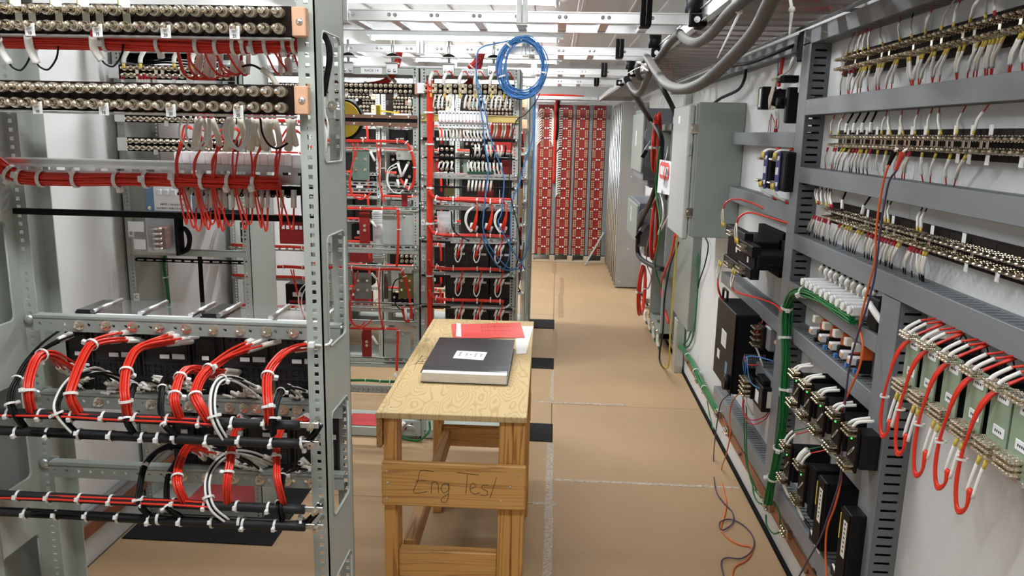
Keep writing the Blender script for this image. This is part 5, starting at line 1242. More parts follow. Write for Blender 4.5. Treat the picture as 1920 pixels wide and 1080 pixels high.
# bars
def bar17(py, m, label, hgt=.012, y=4.03, x0=-.706, x1=-.20):
    z = AY(880, py, y).z; t = thing('rack_bar', label, 'rack bar', (-.455, y, z - hgt / 2), 'cross bars on RACK 17'); part('bar', MB().cbox(x0, x1, y, y + .016, z - hgt / 2, z + hgt / 2, .001), m, t)
    for x in (x0 + .008, x1 - .008): bolt(t, (x, y, z), (0, -1, 0), .008, DOME, 'dome_bolt')
    return t, z
t, z = bar17(262, BLACKM, 'black cross bar with white number squares on RACK 17', .016)
for k in range(14): part('number_square', MB().cbox(-.622 + .0172 * k, -.609 + .0172 * k, 4.027, 4.0295, z - .007, z + .007, .0005), TAG, t)
bar17(297, BLACKM, 'thin black cross bar on RACK 17 below the number squares', .010, 4.06)
bar17(328, GALV, 'bright cross bar with slots below it on RACK 17', .013, 4.04)
bar17(334, GREYD, 'dark slotted bar right under the bright one on RACK 17', .012, 4.045)
bar17(352, BLACKM, 'black cross bar just above the thick red bundle on RACK 17', .010, 4.05)
for k, py in enumerate((384, 391, 449, 516, 576)): rail(-.708, -.20, F4 + .002, AY(880, py, F4).z, 'grey cross rail on RACK 17, %s from the top' % ORD[k], GREY, .022, k % 2 == 0, True, 6)
for k, py in enumerate((455, 519, 577)):
    z = AY(880, py, 4.03).z
    solo('cable_rod', MB().cyl((-.70, 4.03, z), (-.21, 4.03, z - .001), .006, seg=8), BLACKS, 'black support rod over the %s relay row of RACK 17' % ORD[k], 'rod', 'black rods on RACK 17')
    hbundle(YP_(4.02, (845, py - 1), (870, py - 1), (910, py), (945, py), (955, py - 6)), 'white wires tied along the black rod over the %s relay row of RACK 17' % ORD[k], WHITEW, .004, 5, .0022, ties=(.1, .4, .7), grp='white wire bundles on RACK 17')
    for j in range(3):
        x = AY((856, 896, 940)[j], py, 4.08).x; z0 = AY(880, (507, 559, 612)[k], 4.08).z
        relay(x, 4.075, z0, 'black relay in the %s relay row of RACK 17, %s from the left' % (ORD[k], ORD[j]), True, 'black relays on RACK 17', RELAYF)
        xx = AY((862, 897, 937)[j], py, 4.0).x
        hb = AY(880, py, 4.0).z
        wires([[(xx + .015, 4.02, hb + .028), (xx + .004, 4.0, hb - .02), (xx - .008 - .004 * q_, 4.0, hb - .06 - .006 * q_), (xx - .016, 4.03, hb - .085), (xx - .03 + .012 * q_, 4.06, hb - .055)] for q_ in range(3)],
              'red wires dropping onto the %s relay of the %s relay row on RACK 17' % (ORD[j], ORD[k]), RED, .0036, 'wire_drop', 'red wire drops on the RACK 17 relays')
        wires([[(xx - .02, 4.03, hb - .03), (xx - .025, 4.01, hb - .08), (xx - .010, 4.0, hb - .105), (xx + .006, 4.01, hb - .075), (xx + .004, 4.03, hb - .02)]], 'white wire loop on the %s relay of the %s relay row on RACK 17' % (ORD[j], ORD[k]), WHITEW, .0034, 'wire_loop', 'white wire loops on the RACK 17 relays', 'wire loop')
        for q_ in range(3):
            x3 = xx - .026 + .018 * q_
            solo('marker_sleeve', MB().tube([(x3 + .012, 4.04, hb - .004), (x3 + .004, 4.02, hb - .03), (x3 - .004, 4.05, hb - .05)], .0066, 6, 3), SLEEVE, 'white sleeve, %s on the %s relay of the %s relay row, RACK 17' % (ORD[q_], ORD[j], ORD[k]), 'marker sleeve', 'marker sleeves on the RACK 17 relays')
# upper relay group on the right and its loops
for j in range(3):
    p = AY((885, 915, 948)[j], 440, 4.09)
    relay(p.x, 4.09, p.z, 'black relay above the first relay row of RACK 17, %s from the left' % ORD[j], True, 'upper black relays on RACK 17', RELAYF, marker=False)
    xx = AY((890, 918, 945)[j], 400, 4.0).x; zt = AY(900, 378, 4.0).z
    wires([[(xx - .02 + .02, 4.01, zt), (xx + .014, 3.99, zt - .04), (xx + .012 - .004 * q_, 3.99, zt - .10), (xx - .002 - .006 * q_, 4.01, zt - .15)] for q_ in range(4)], 'red wire bunch falling over the %s upper relay of RACK 17' % ORD[j], RED, .0038, 'wire_drop', 'red wire bunches on the upper relays of RACK 17')
    wires([[(xx - .005 - .006 * q_, 4.02, zt - .03), (xx - .035 - .008 * q_, 4.0, zt - .06), (xx - .042 - .006 * q_, 3.995, zt - .11), (xx - .02, 4.0, zt - .15 - .008 * q_), (xx - .004, 4.02, zt - .13)] for q_ in range(2)], 'black and white wire loop at the %s upper relay of RACK 17' % ORD[j], WHITEW if j != 1 else BLACK, .0036, 'wire_loop', 'wire loops on the upper relays of RACK 17', 'wire loop')
    for q_ in range(3):
        x3 = xx - .02 + .014 * q_
        solo('marker_sleeve', MB().tube([(x3 + .004, 4.02, zt - .115 - .008 * q_), (x3 - .006, 4.03, zt - .15 - .006 * q_)], .0066, 6, 2), SLEEVE, 'white marker sleeve, %s of three at the %s upper relay of RACK 17' % (ORD[q_], ORD[j]), 'marker sleeve', 'marker sleeves on the upper relays of RACK 17')
# red trunk and branches
hbundle(YP_(4.025, (806, 150), (806, 220), (807, 300), (806, 370), (806, 450), (806, 540), (807, 640)), 'thick red wire trunk running down the left side of RACK 17', RED, .0135, 22, .0036, ties=(.15, .28, .46, .62, .8), nn=3)
for k, (py, dr) in enumerate(((370, 7), (437, 4), (500, 4), (558, 5))):
    hbundle(YP_(3.995, (805, py - 14), (810, py - 3), (822, py + 2), (850, py + 4), (900, py + dr), (925, py + dr + 1), (945, py + dr + 2)), 'red wire bundle branching across RACK 17, %s from the top' % ORD[k], RED, .0095 if k == 0 else .0065, 12 if k == 0 else 9, .0034, ties=(.3, .5, .65, .8, .95), grp='red bundles across RACK 17')
t = thing('plastic_bag', 'clear plastic bag of small parts hanging on RACK 17', 'bag', AY(834, 437, 3.99))
b = MB(); P = [AY(*q_, 3.995) for q_ in ((819, 396), (850, 397), (846, 430), (838, 438), (822, 436))]
n_ = len(P); b.v += [p + V((0, -.006 + .01 * (i % 2), 0)) for i, p in enumerate(P)] + [p + V((0, .012, 0)) for p in P]; c0 = len(b.v); b.v += [sum(P, V()) / n_ + V((0, -.014, 0)), sum(P, V()) / n_ + V((0, .018, 0))]
for i in range(n_):
    j = (i + 1) % n_; b.face((i, j, c0), 0, True); b.face((n_ + j, n_ + i, c0 + 1), 0, True); b.face((i, n_ + i, n_ + j, j))
part('film', b, mat('bag_film', (.85, .87, .88), .12, alpha=.38), t)
b = MB()
for k in range(14): p = AY(832 + random.uniform(-7, 7), 424 + random.uniform(-7, 10), 3.998); b.cyl(p, p + V((random.uniform(-.01, .01), 0, random.uniform(-.01, .01))), .003, seg=6)
o = part('small_parts', b, STEEL, t); o['kind'] = 'stuff'
hbundle(YP_(3.99, (846, 396), (847, 405), (848, 425), (858, 440), (880, 452)), 'black cable with plug hanging beside the plastic bag on RACK 17', BLACKS, .001, 1, .0042, cat='cable', name='cable')
# terminal fields in the upper middle of rack 17
for j, (px, wd) in enumerate(((838, 6), (896, 5))):
    t = thing('terminal_field', 'black terminal field with bright studs on RACK 17, ' + ('left' if j == 0 else 'right'), 'terminal block', AY(px, 322, 4.10), 'terminal fields on RACK 17')
    a, c = AY(px - 15, 272, 4.1), AY(px + 13, 322, 4.1); part('board', MB().cbox(a.x, c.x, 4.1, 4.115, c.z, a.z, .001), BLACKM, t)
    for r_ in range(4):
        for q_ in range(3): inst('terminal_stud', STUD, t, (a.x + .018 + .026 * q_, 4.1, a.z - .02 - .034 * r_), qz((0, -1, 0)))
    for q_ in range(4):
        x = a.x + .005 + q_ * .022; solo('marker_sleeve', MB().tube([(x + .006, 4.06, c.z + .05), (x, 4.05, c.z + .02)], .005, 6, 2), SLEEVE, 'white marker sleeve, %s of four at the %s terminal field of RACK 17' % (ORD[q_], 'left' if j == 0 else 'right'), 'marker sleeve', 'marker sleeves at the terminal fields')
for k in range(10):
    x = AY(884 + 7 * k, 285, 4.06).x; z = AY(900, 272, 4.06).z
    solo('jumper_wire', MB().tube([(x, 4.06, z), (x + .004, 4.04, z - .02), (x + random.uniform(-.01, .01), 4.06, z - .055)], .0055, 6, 3), SLEEVE if k % 3 else BLACK, 'short sleeved wire under the number square bar of RACK 17, %s from the left' % ORD[k], 'wire', 'short sleeved wires under the number bar')
    z = AY(900, 305, 4.06).z
    solo('jumper_wire', MB().tube([(x - .02, 4.06, z), (x - .016, 4.04, z - .03), (x - .01 + random.uniform(-.006, .006), 4.06, z - .062)], .005, 6, 3), SLEEVE if k % 2 else SLEEVEC, 'sleeved wire above the bright bar of RACK 17, %s from the left' % ORD[k], 'wire', 'sleeved wires above the bright bar')
    if k < 7:
        z = AY(900, 338, 4.06).z; solo('jumper_wire', MB().tube([(x - .01, 4.06, z), (x - .012, 4.04, z - .03), (x - .016, 4.06, z - .055)], .006, 6, 3), SLEEVE if k % 3 else SLEEVEC, 'sleeved wire below the bright bar of RACK 17, %s from the left' % ORD[k], 'wire', 'sleeved wires below the bright bar')
solo('green_strip', MB().cbox(AY(876, 324, 4.03).x, AY(925, 324, 4.03).x, 4.03, 4.05, AY(900, 328, 4.03).z + .004, AY(900, 322, 4.03).z, .002), mat('dark_green_block', (.01, .07, .04), .4), 'dark green terminal strip resting on the bright bar of RACK 17', 'terminal strip')
panel_(895, 345, 925, 370, 4.2, REDD, 'red board behind the bars of RACK 17'); panel_(940, 300, 962, 330, 4.2, REDD, 'small red board high at the right of RACK 17'); panel_(922, 227, 964, 262, 4.25, REDD, 'red patterned board below the yellow rail of RACK 17'); panel_(833, 350, 853, 368, 4.25, OLIVE, 'olive board behind the bars of RACK 17')
for k in range(9):
    x = AY(916 + 5.2 * k, 240, 4.1).x; z = AY(920, 232, 4.1).z
    solo('jumper_wire', MB().tube([(x, 4.12, z), (x + .002, 4.1, z - .03), (x - .008, 4.12, z - .07)], .005, 6, 3), (SLEEVE, RED, SLEEVEC)[k % 3], 'wire hanging right of the white fuse row on RACK 17, %s from the left' % ORD[k], 'wire', 'wires right of the fuse row')
# red trunks above the racks
hbundle([(-1.20, 4.2, 1.93), (-1.05, 4.22, 1.925), (-.92, 4.2, 1.95), (-.86, 4.18, 2.02), (-.84, 4.2, 2.12)], 'red wire trunk rising to the cable ladder inside RACK 14', RED, .016, 18, .004, ties=(.3, .6))
hbundle([(-.62, 4.2, 1.90), (-.5, 4.2, 1.93), (-.44, 4.19, 2.0), (-.41, 4.2, 2.11)], 'dark red wire trunk rising through the head of RACK 17', REDT, .018, 16, .005, ties=(.6,))
hbundle([(-.47, 4.15, 2.02), (-.44, 4.15, 2.05), (-.39, 4.17, 2.11)], 'red wires fanning into the ladder above the RACK 17 plate', RED, .012, 9, .004, ties=(.3,))
# ---------------- racks behind
def fill(rk, x0, x1, y, where, seed, strips=((1.93, 1), (1.84, 1)), kinds_=None):
    random.seed(seed)
    for k, (z, _) in enumerate(strips): strip(x0 + .04, x1 - .06, y - .02, z, 14, 'terminal strip, %s from the top, on the %s' % (ORD[k], where), 'R', (3, 9), grp='terminal strips on the back racks')
    zz = 1.72; k = 0
    kinds = ['plate', 'relays', 'board', 'plate', 'relays', 'board', 'relays', 'plate', 'board']
    random.shuffle(kinds)
    if kinds_: kinds = kinds_
    while zz > .45 and k < 8:
        rail(x0 + .004, x1 - .004, y - .014, zz, 'grey cross rail on the %s, %s from the top' % (where, ORD[k]), GREY, .022, k % 2 == 0, True, 4)
        kd = kinds[k]; h = .13
        if kd == 'bare': pass
        elif kd == 'relays':
            for j in range(3): relay(x0 + .11 + .135 * j, y + .02, zz - .17, 'black relay on the %s, %s in row %d' % (where, ORD[j], k + 1), True, 'black relays on the back racks', RELAYF, marker=(k % 2 == 0))
        elif kd == 'plate':
            t = thing('mounting_plate', 'grey plate on the %s below its %s rail' % (where, ORD[k]), 'plate', (x0 + .2, y, zz - .15), 'grey plates on the back racks'); part('plate', MB().cbox(x0 + .06, x0 + .20, y, y + .004, zz - .15, zz - .02, .001), (GREY, PCBB, FIXT)[k % 3], t); bolt(t, (x0 + .1, y, zz - .06), (0, -1, 0), .008); bolt(t, (x0 + .16, y, zz - .06), (0, -1, 0), .008)
        else:
            t = thing('circuit_board', 'red board on the %s below its %s rail' % (where, ORD[k]), 'board', (x1 - .15, y, zz - .15), 'red boards on the back racks'); part('board', MB().cbox(x1 - .24, x1 - .07, y, y + .006, zz - .14, zz - .02, .001), REDD, t)
            b = MB(); 
            for q_ in range(6): b.cbox(x1 - .225 + q_ * .024, x1 - .21 + q_ * .024, y - .006, y, zz - .06, zz - .04, .001)
            part('contact_row', b, TAG, t)
            t = thing('terminal_block', 'black block with studs on the %s below its %s rail' % (where, ORD[k]), 'terminal block', (x0 + .14, y, zz - .15), 'black stud blocks on the back racks'); part('block', MB().cbox(x0 + .06, x0 + .23, y, y + .02, zz - .14, zz - .03, .002), BLACKM, t)
            for a_ in range(4):
                for c_ in range(2): inst('terminal_stud', STUD, t, (x0 + .085 + .04 * a_, y, zz - .06 - .045 * c_), qz((0, -1, 0)))
        if kd == 'plate':
            t = thing('transformer', 'black transformer block on the %s below its %s rail' % (where, ORD[k]), 'transformer', (x1 - .14, y, zz - .15), 'black blocks on the back racks'); part('block', MB().cbox(x1 - .22, x1 - .07, y, y + .10, zz - .145, zz - .03, .004), BLACK, t); part('label', MB().cbox(x1 - .18, x1 - .13, y - .001, y, zz - .10, zz - .075, .0004), TAG, t); part('coil_band', MB().cbox(x1 - .20, x1 - .09, y - .006, y, zz - .135, zz - .12, .002), REDD, t)
        hbundle([(x0 + .02, y - .03, zz + .016), (x0 + .2, y - .03, zz + .014), (x1 - .12, y - .03, zz + .014), (x1 - .09, y - .03, zz - .01), (x1 - .085, y - .03, zz - .11)], 'red wire bundle over the %s rail of the %s' % (ORD[k], where), RED, .006, 6, .0035, ties=(.3, .55), grp='red bundles on the back racks', nn=3)
        zz -= .165; k += 1
fill(RB[0], XA[0][0], XA[0][1], 5.46, 'left rack of the third row', 7)
fill(RB[1], XA[1][0], XA[1][1], 5.46, 'rack behind RACK 14', 3)
fill(RB[2], XA[2][0], XA[2][1], 5.46, 'rack behind RACK 17', 5)
fill(RC[0], XA[0][0], XA[0][1], 6.68, 'left rack of the farthest row', 31, ((1.93, 1),))
fill(RC[1], XA[1][0], XA[1][1], 6.68, 'middle rack of the farthest row', 32, ((1.93, 1),))
fill(RC[2], XA[2][0], XA[2][1], 6.68, 'farthest rack behind RACK 17', 9, ((1.93, 1),))
fill(R13, XA[0][0], XA[0][1], 4.06, 'rack marked 13', 12, ((1.90, 1),), ['bare', 'plate', 'bare', 'board', 'bare', 'plate', 'bare', 'bare', 'bare'])
random.seed(21)
# yellow reel and its stand behind RACK 14
p = AY(642, 224, 4.9); t = thing('tape_reel', 'big yellow round reel behind the brown bars of RACK 14', 'reel', (p.x, 4.9, p.z - .12))
part('disc', MB().cyl((p.x, 4.9, p.z), (p.x, 4.93, p.z), .112, seg=32), YELT, t); part('rim', MB().cyl((p.x, 4.91, p.z), (p.x, 4.95, p.z), .125, seg=32), BLACKM, t)
part('carrier', MB().cbox(p.x - .02, p.x + .02, 4.95, 5.44, p.z - .01, p.z + .01, .002), GREYD, t)
p = AY(709, 207, 4.8); yb_ = MB().cbox(p.x - .014, p.x + .014, 4.8, 4.83, p.z - .045, p.z + .035, .004); yb_.box(p.x - .004, p.x + .004, 4.82, 5.452, p.z - .005, p.z + .005)
solo('yellow_clip', yb_, YELT, 'yellow upright clip behind the brown bars of RACK 14', 'clip')
# right edge of the far rack rows: blocks and plates seen past RACK 17
for k, py in enumerate((193, 233)):
    p = AY(975, py, 5.40); t = thing('terminal_block', 'small brown terminal block with pink end plate past RACK 17, ' + ('upper' if k == 0 else 'lower'), 'terminal block', (p.x, 5.4, p.z - .03), 'terminal blocks past RACK 17')
    part('body', MB().cbox(p.x - .03, p.x + .01, 5.40, 5.42, p.z - .03, p.z + .03, .002), BROWN, t); part('end_plate', MB().cbox(p.x + .01, p.x + .05, 5.398, 5.418, p.z - .03, p.z + .03, .002), COPPERP, t)
    for s in (-1, 1):
        for q_ in (-.02, 0): inst('terminal_stud', STUD, t, (p.x + q_, 5.4, p.z + s * .014), qz((0, -1, 0)))
p0, p1 = AY(967, 355, 5.4), AY(978, 410, 5.4); solo('brown_board', MB().cbox(p0.x, p1.x, 5.44, 5.446, p1.z, p0.z, .002), mat('brown_board', (.20, .13, .05), .5), 'narrow brown board seen between RACK 17 and the next rack', 'board')
wires([YP_(4.9, (969, 532), (972, 540), (975, 546), (968, 545), (966, 535), (973, 530)) + [V((-.212, 5.455, .93))]], 'short curly black wire past the lower right of RACK 17', BLACK, .005)
# ---------------- blue cable coil and its hanging ends
YC = 3.98
c = AY(980, 125, YC)
t = thing('cable_coil', 'coil of blue cable hung on the second cable ladder', 'cable coil', (c.x, YC, c.z - .15))
for k in range(18):
    ph = random.uniform(0, 6.28); a1, a2 = random.uniform(.84, 1.06), random.uniform(.86, 1.04); dx, dz = random.uniform(-.014, .014), random.uniform(-.018, .010)
    pts = [V((c.x + dx + math.cos(ph + q_ * .4488) * .112 * a1 * (1 + .02 * math.sin(q_ + k)), YC + random.uniform(-.016, .016), c.z + dz + math.sin(ph + q_ * .4488) * .140 * a2)) for q_ in range(15)]
    pts[-1] = pts[0]
    part('turn', MB().tube(pts, .0029, 6, 4), BLUEW, t)
for a in (2.3, -.2, 3.5): tie(t, (c.x + .108 * math.cos(a), YC, c.z + .136 * math.sin(a)), (-math.sin(a) * .11, 0, math.cos(a) * .14), .017)
solo('blue_cable', MB().tube(YP_(3.97, (985, 72), (955, 76), (923, 83)) + YP_(3.96, (905, 88), (895, 100), (893, 140), (897, 180), (905, 230), (910, 280), (916, 310), (912, 350), (907, 400), (906, 430), (920, 465), (950, 500), (975, 505)), .0034, 6, 6), BLUEW, 'blue cable running from the coil down across the front of RACK 17', 'cable')
solo('blue_cable', MB().tube(YP_(3.955, (893, 140), (908, 200), (920, 260), (938, 310), (945, 340), (940, 400), (935, 420), (962, 470), (985, 505)), .0034, 6, 6), BLUEW, 'blue cable slanting across RACK 17 under the coil', 'cable')
solo('blue_cable', MB().tube(YP_(3.97, (1005, 170), (1000, 210), (998, 260), (985, 300), (975, 340), (960, 380), (957, 430), (955, 480), (945, 505)), .0034, 6, 6), BLUEW, 'blue cable hanging beside the right post of RACK 17', 'cable')
solo('blue_cable', MB().tube(YP_(3.98, (1003, 170), (1003, 220), (1000, 300), (997, 380), (992, 440), (984, 480), (970, 500), (955, 507), (935, 500), (915, 470), (903, 440)), .0036, 6, 6), BLUEW, 'blue cable hanging farthest right and looping under RACK 17', 'cable')
solo('black_cable', MB().tube(YP_(3.965, (1012, 175), (1005, 190), (985, 215), (965, 235), (955, 330), (960, 380), (972, 430), (974, 470), (968, 500)), .0028, 6, 6), BLACKS, 'thin black cable hanging beside the blue ones at RACK 17', 'cable')
# ================================================================== front rack
FY, RY, WX, LX = 1.47, 1.665, -.453, -1.212
t = FR = thing('relay_rack', 'nearest grey rack with square holes, carrying the long terminal strips', 'equipment rack', ((WX + LX) / 2, FY, 0))
cut = []
for (a, c) in (((636, 72), (637, 302)), ((649, 428), (649, 622)), ((651, 738), (652, 925)), ((654, 1034), (655, 1190))):
    cut.append((AX(c[0], c[1], WX).z, AX(a[0], a[1], WX).z))
def rr(y0, y1, z0, z1, r=.014):
    out = []
    for cx, cz, a0 in ((y1 - r, z1 - r, 0), (y0 + r, z1 - r, 90), (y0 + r, z0 + r, 180), (y1 - r, z0 + r, 270)):
        for k in range(4): a = math.radians(a0 + 30 * k); out.append((cx + r * math.cos(a), cz + r * math.sin(a)))
    return out
ZT = 2.16
for s, xo in ((-1, WX), (1, LX)):
    b = MB(); xi = xo + s * .034; xc = xo + s * .0165
    for yy in (FY, RY - .003): flange(b, min(xo, xi), max(xo, xi), xc, yy, .003, .0005, ZT, .0188, .0043, .0043)
    b.plate([(FY, .0005), (RY, .0005), (RY, ZT), (FY, ZT)], [rr(1.506, 1.632, z0, z1) for z0, z1 in cut], (xo, 0, 0), (0, 1, 0), (0, 0, 1), (s * .003, 0, 0))
    part('post', b, GREY, t)
    for z0, z1 in cut:
        L = rr(1.506, 1.632, z0, z1); part('cutout_lip', MB().tube([V((xo - s * .001, p, q_)) for p, q_ in L + L[:1]], .0022, 5, 1, smooth=False), GREY, t)
b = MB(); b.box(LX + .003, WX - .003, FY, FY + .003, ZT - .06, ZT); b.box(LX, WX, FY, RY, ZT, ZT + .003); part('head_channel', b, GREY, t)
b = MB(); b.box(LX + .003, WX - .003, FY, FY + .003, .0005, .06); b.box(LX + .003, WX - .003, RY - .003, RY, .0005, .06); part('base_channel', b, GREY, t)
b = MB(); b.box(LX, LX + .003, RY + .001, 1.758, .0005, ZT); b.box(LX, LX + .03, 1.755, 1.758, .0005, ZT); part('post_spacer', b, GREY, t)
solo('side_panel', MB().cbox(-1.262, -1.259, FY - .02, 1.80, .0005, ZT, .001), GREYD, 'grey side panel of the next rack, seen through the left post cutouts', 'panel')
for k, (px, py) in enumerate(((637, 620), (640, 765), (641, 910), (637, 203))):
    p = AY(px, py, RY - .004); bolt(t, (p.x, RY - .004, p.z), (0, -1, 0), .0115, DOME, 'dome_bolt')
# --- two long terminal strips
def frontstrip(z, label, links, top, tags):
    t = strip(-1.24, -.4885, 1.447, z, 29, label, 'R', (), links, STUD, .0254, 'long terminal strips on the front rack', dz=.0142)
    x1 = -.4885; q_ = None
    for k, n_ in tags:
        x = x1 - .020 - .0254 * k
        g = part('number_tag', MB().cbox(x - .0095, x + .0095, 1.420, 1.4215, z - .035, z - .012, .0022), TAG, t)
        text('number', n_, .0075, (x, 1.4196, z - .030), (1, 0, 0), (0, 0, 1), INK, g)
    for k in top:
        x = x1 - .020 - .0254 * k
        part('upper_tag', MB().cbox(x - .006, x + .015, 1.418, 1.4195, z + .016, z + .052, .0015), TAG, t)
        part('crimp', MB().tube([(x - .006, 1.425, z + .02), (x - .010, 1.43, z + .05)], .005, 7, 2), YEL, t)
    part('support_angle', MB().cbox(-1.24, -.4885, 1.440, 1.462, z - .0325, z - .0285, .001), GALV, t)
    return t
ZS1, ZS2 = 1.889, 1.750
frontstrip(ZS1, 'upper long terminal strip of the front rack, brass links at its left half', (21, 19, 18, 16, 14, 13, 11), (19, 16, 14, 11), ((18, '10'), (13, '15'), (8, '20'), (3, '25')))
frontstrip(ZS2, 'lower long terminal strip of the front rack, no links between its rows', (), (), ((18, '10'), (13, '15'), (8, '20'), (3, '25')))
# --- red bundles
def PYs(pts, y0, y1=None):
    y1 = y0 if y1 is None else y1; n = len(pts) - 1
    return [AY(p[0], p[1], y0 + (y1 - y0) * i / n) for i, p in enumerate(pts)]
hbundle(PYs([(-90, 74), (0, 77), (100, 79), (200, 81), (330, 84), (430, 87), (500, 86), (570, 84)], 1.50), 'thick red wire bundle under the upper terminal strip of the front rack', RED, .0115, 34, .0026, ties=(.24, .43, .55, .63, .69, .74, .78, .82, .87, .93, .97), tr=.0150, nn=3)
hbundle(PYs([(-60, 270), (-10, 302), (15, 322), (45, 333), (120, 336), (220, 337), (330, 338), (430, 341), (525, 345)], 1.585), 'thick red wire bundle in front of the slotted rail of the front rack', RED, .0125, 36, .0027, ties=(.28, .36, .44, .54, .63, .70, .75, .82, .88, .95), tr=.0160, nn=3)
b = MB()
for pts in ([(330, 84), (334, 110), (342, 132), (358, 144), (371, 139)], [(352, 86), (354, 112), (364, 136), (382, 147), (389, 140)], [(378, 86), (384, 108), (392, 128), (402, 148), (411, 142)], [(398, 86), (406, 108), (414, 130), (434, 146), (446, 140)], [(420, 86), (432, 112), (446, 132), (462, 146), (466, 140)]): pass
TG = [((330, 84), (341, 132), (358, 146), (370, 140), (376, 100)), ((332, 86), (345, 134), (360, 148), (387, 145), (391, 104)), ((352, 86), (356, 128), (376, 148), (399, 146), (402, 100)), ((354, 86), (360, 120), (392, 148), (412, 144), (414, 100)), ((380, 86), (392, 118), (410, 140), (434, 143), (437, 100)),
      ((398, 86), (410, 112), (420, 136), (444, 140), (443, 104)), ((400, 88), (418, 124), (440, 140), (453, 137), (452, 118)), ((420, 87), (440, 122), (456, 140), (464, 139), (466, 100)), ((492, 84), (502, 106), (515, 132), (526, 142), (525, 108)), ((508, 85), (522, 110), (534, 126), (541, 140), (540, 112)), ((548, 84), (552, 104), (560, 126), (563, 130), (566, 110))]
for k, q_ in enumerate(TG):
    P = PYs(q_, 1.50, 1.54)
    t = thing('tagged_wire', 'red wire looping into a tag under the upper front strip, %s from the left' % ORD[k], 'wire', P[0], 'tagged red wires under the upper front strip')
    part('wire', MB().tube(P[:4], .0022, 6, 6), RED, t)
    w = .0075 if k in (0, 1, 6, 9) else .0048
    part('tag', MB().tube([P[3], P[3].lerp(P[4], .5) + V((.002, -.003, 0)), P[4]], w, 7, 4), SLEEVEC if k % 3 == 0 else SLEEVE, t)
    part('crimp', MB().tube([P[4], P[4] + V((0, .004, .014))], .0035, 6, 2), REDT, t)
for k, q_ in enumerate((((-4, 72), (-2, 84), (18, 120)), ((52, 68), (56, 90), (69, 119)), ((174, 68), (176, 90), (191, 113)))):
    P = PYs(q_, 1.44, 1.46)
    t = thing('tagged_wire', 'white tag with black tail under the upper front strip, %s from the left' % ORD[k], 'wire', P[0], 'white tags with black tails under the upper front strip')
    part('crimp', MB().tube([AY(q_[0][0] - 1, q_[0][1] - 10, 1.44), P[0]], .0042, 7, 2), REDT, t); part('tag', MB().tube(P, .0072, 8, 5), SLEEVE, t)
    x0, y0 = q_[2]
    part('tail', MB().tube([P[2], *PYs([(x0 + 8, y0 + 8), (x0 + 22, y0 + 11), (x0 + 36, y0 - 8), (x0 + 40, y0 - 28), (x0 + 40, y0 - 50)], 1.46, 1.50)], .0018, 6, 5), BLACK, t)
solo('black_lead', MB().tube([*PYs([(447, 165), (446, 145), (452, 127), (472, 122), (492, 131)], 1.56, 1.5)], .0024, 6, 6), BLACK, 'black lead arching over the lower front strip from the middle', 'wire')
solo('marker_sleeve', MB().tube(PYs([(491, 130), (506, 140), (521, 161)], 1.5), .0055, 7, 4), SLEEVEC, 'pale sleeve on the end of the black arching lead', 'marker sleeve')
# --- between the lower strip and the slotted rail
G = [(334, [(352, 238), (343, 268)], 0), (363, [(372, 240), (380, 268)], 1), (366, [(425, 238), (392, 262)], 2), (397, [(435, 240), (412, 268)], 3), (399, [(440, 242), (414, 275)], 4), (401, [(433, 238), (408, 268)], 5), (437, [(455, 240), (440, 270)], 6), (440, [(462, 242), (450, 270)], 7), (473, [(470, 238), (470, 280)], 8), (476, [(505, 238), (486, 280)], 9), (478, [(512, 240), (492, 275)], 10), (515, [(540, 240), (520, 275)], 11), (517, [(546, 242), (525, 280)], 12), (519, [(552, 245), (530, 270)], 13), (331, [(346, 236), (340, 260)], 14)]
for xb, mid, k in G:
    P = PYs([(mid[0][0] + 12, mid[0][1] + 6), (mid[0][0], mid[0][1]), mid[1], (xb + (4 if k % 2 else -1), 300), (xb, 334)], 1.56, 1.575)
    solo('red_wire', MB().tube(P, .0021, 6, 6), RED, 'thin red wire rising from the thick bundle past the white fuse row, %s of fifteen' % ORD[k], 'wire', 'red wires rising past the white fuse row')
for k, px in enumerate((375, 385, 398, 436, 452, 470, 480, 487, 498, 508, 517, 541, 550)):
    z0 = ZS2 - .03
    P = PYs([(px - 2, 222), (px + (-6, 5, 9)[k % 3], 252), (px + (-10, 8, 14)[k % 3], 280 - (k % 3) * 4)], 1.53, 1.56)
    t = thing('marker_tag', 'cream tag hanging under the lower front strip, %s from the left' % ORD[k], 'marker sleeve', P[2], 'cream tags under the lower front strip')
    part('tag', MB().tube(P, .0062 if k % 3 else .0085, 7, 4), SLEEVEC, t); part('crimp', MB().tube([P[0] + V((0, 0, .018)), P[0]], .0036, 6, 2), REDT, t)
for k, (xa, xb) in enumerate(((337, 385), (350, 395), (368, 392), (420, 466), (424, 470), (430, 462))):
    P = PYs([(xa + 8, 218), (xa - 1, 240), (xa + 3, 262), ((xa + xb) / 2, 281 - 2 * (k % 2)), (xb - 6, 268), (xb, 246), (xb - 2, 222)], 1.52)
    solo('white_wire', MB().tube(P, .0022, 6, 6), WHITEW, 'white wire hanging in a loop under the lower front strip, %s from the left' % ORD[k], 'wire loop', 'white wire loops under the lower front strip')
solo('black_lead', MB().tube(PYs([(488, 222), (492, 250), (505, 272), (522, 278), (540, 268)], 1.51), .0022, 6, 6), BLACK, 'black lead looping under the lower front strip near the post', 'wire')
wires([PYs([(600, 60), (613, 80), (616, 110), (612, 140), (606, 170), (604, 200)], 1.56), PYs([(606, 58), (618, 85), (620, 112), (615, 142), (610, 172)], 1.56), PYs([(603, 58), (615, 82), (618, 110), (613, 140), (608, 180)], 1.56)], 'black cables looping inside the upper cutout of the front post', BLACK, .0046, 'cable', None, 'cable')
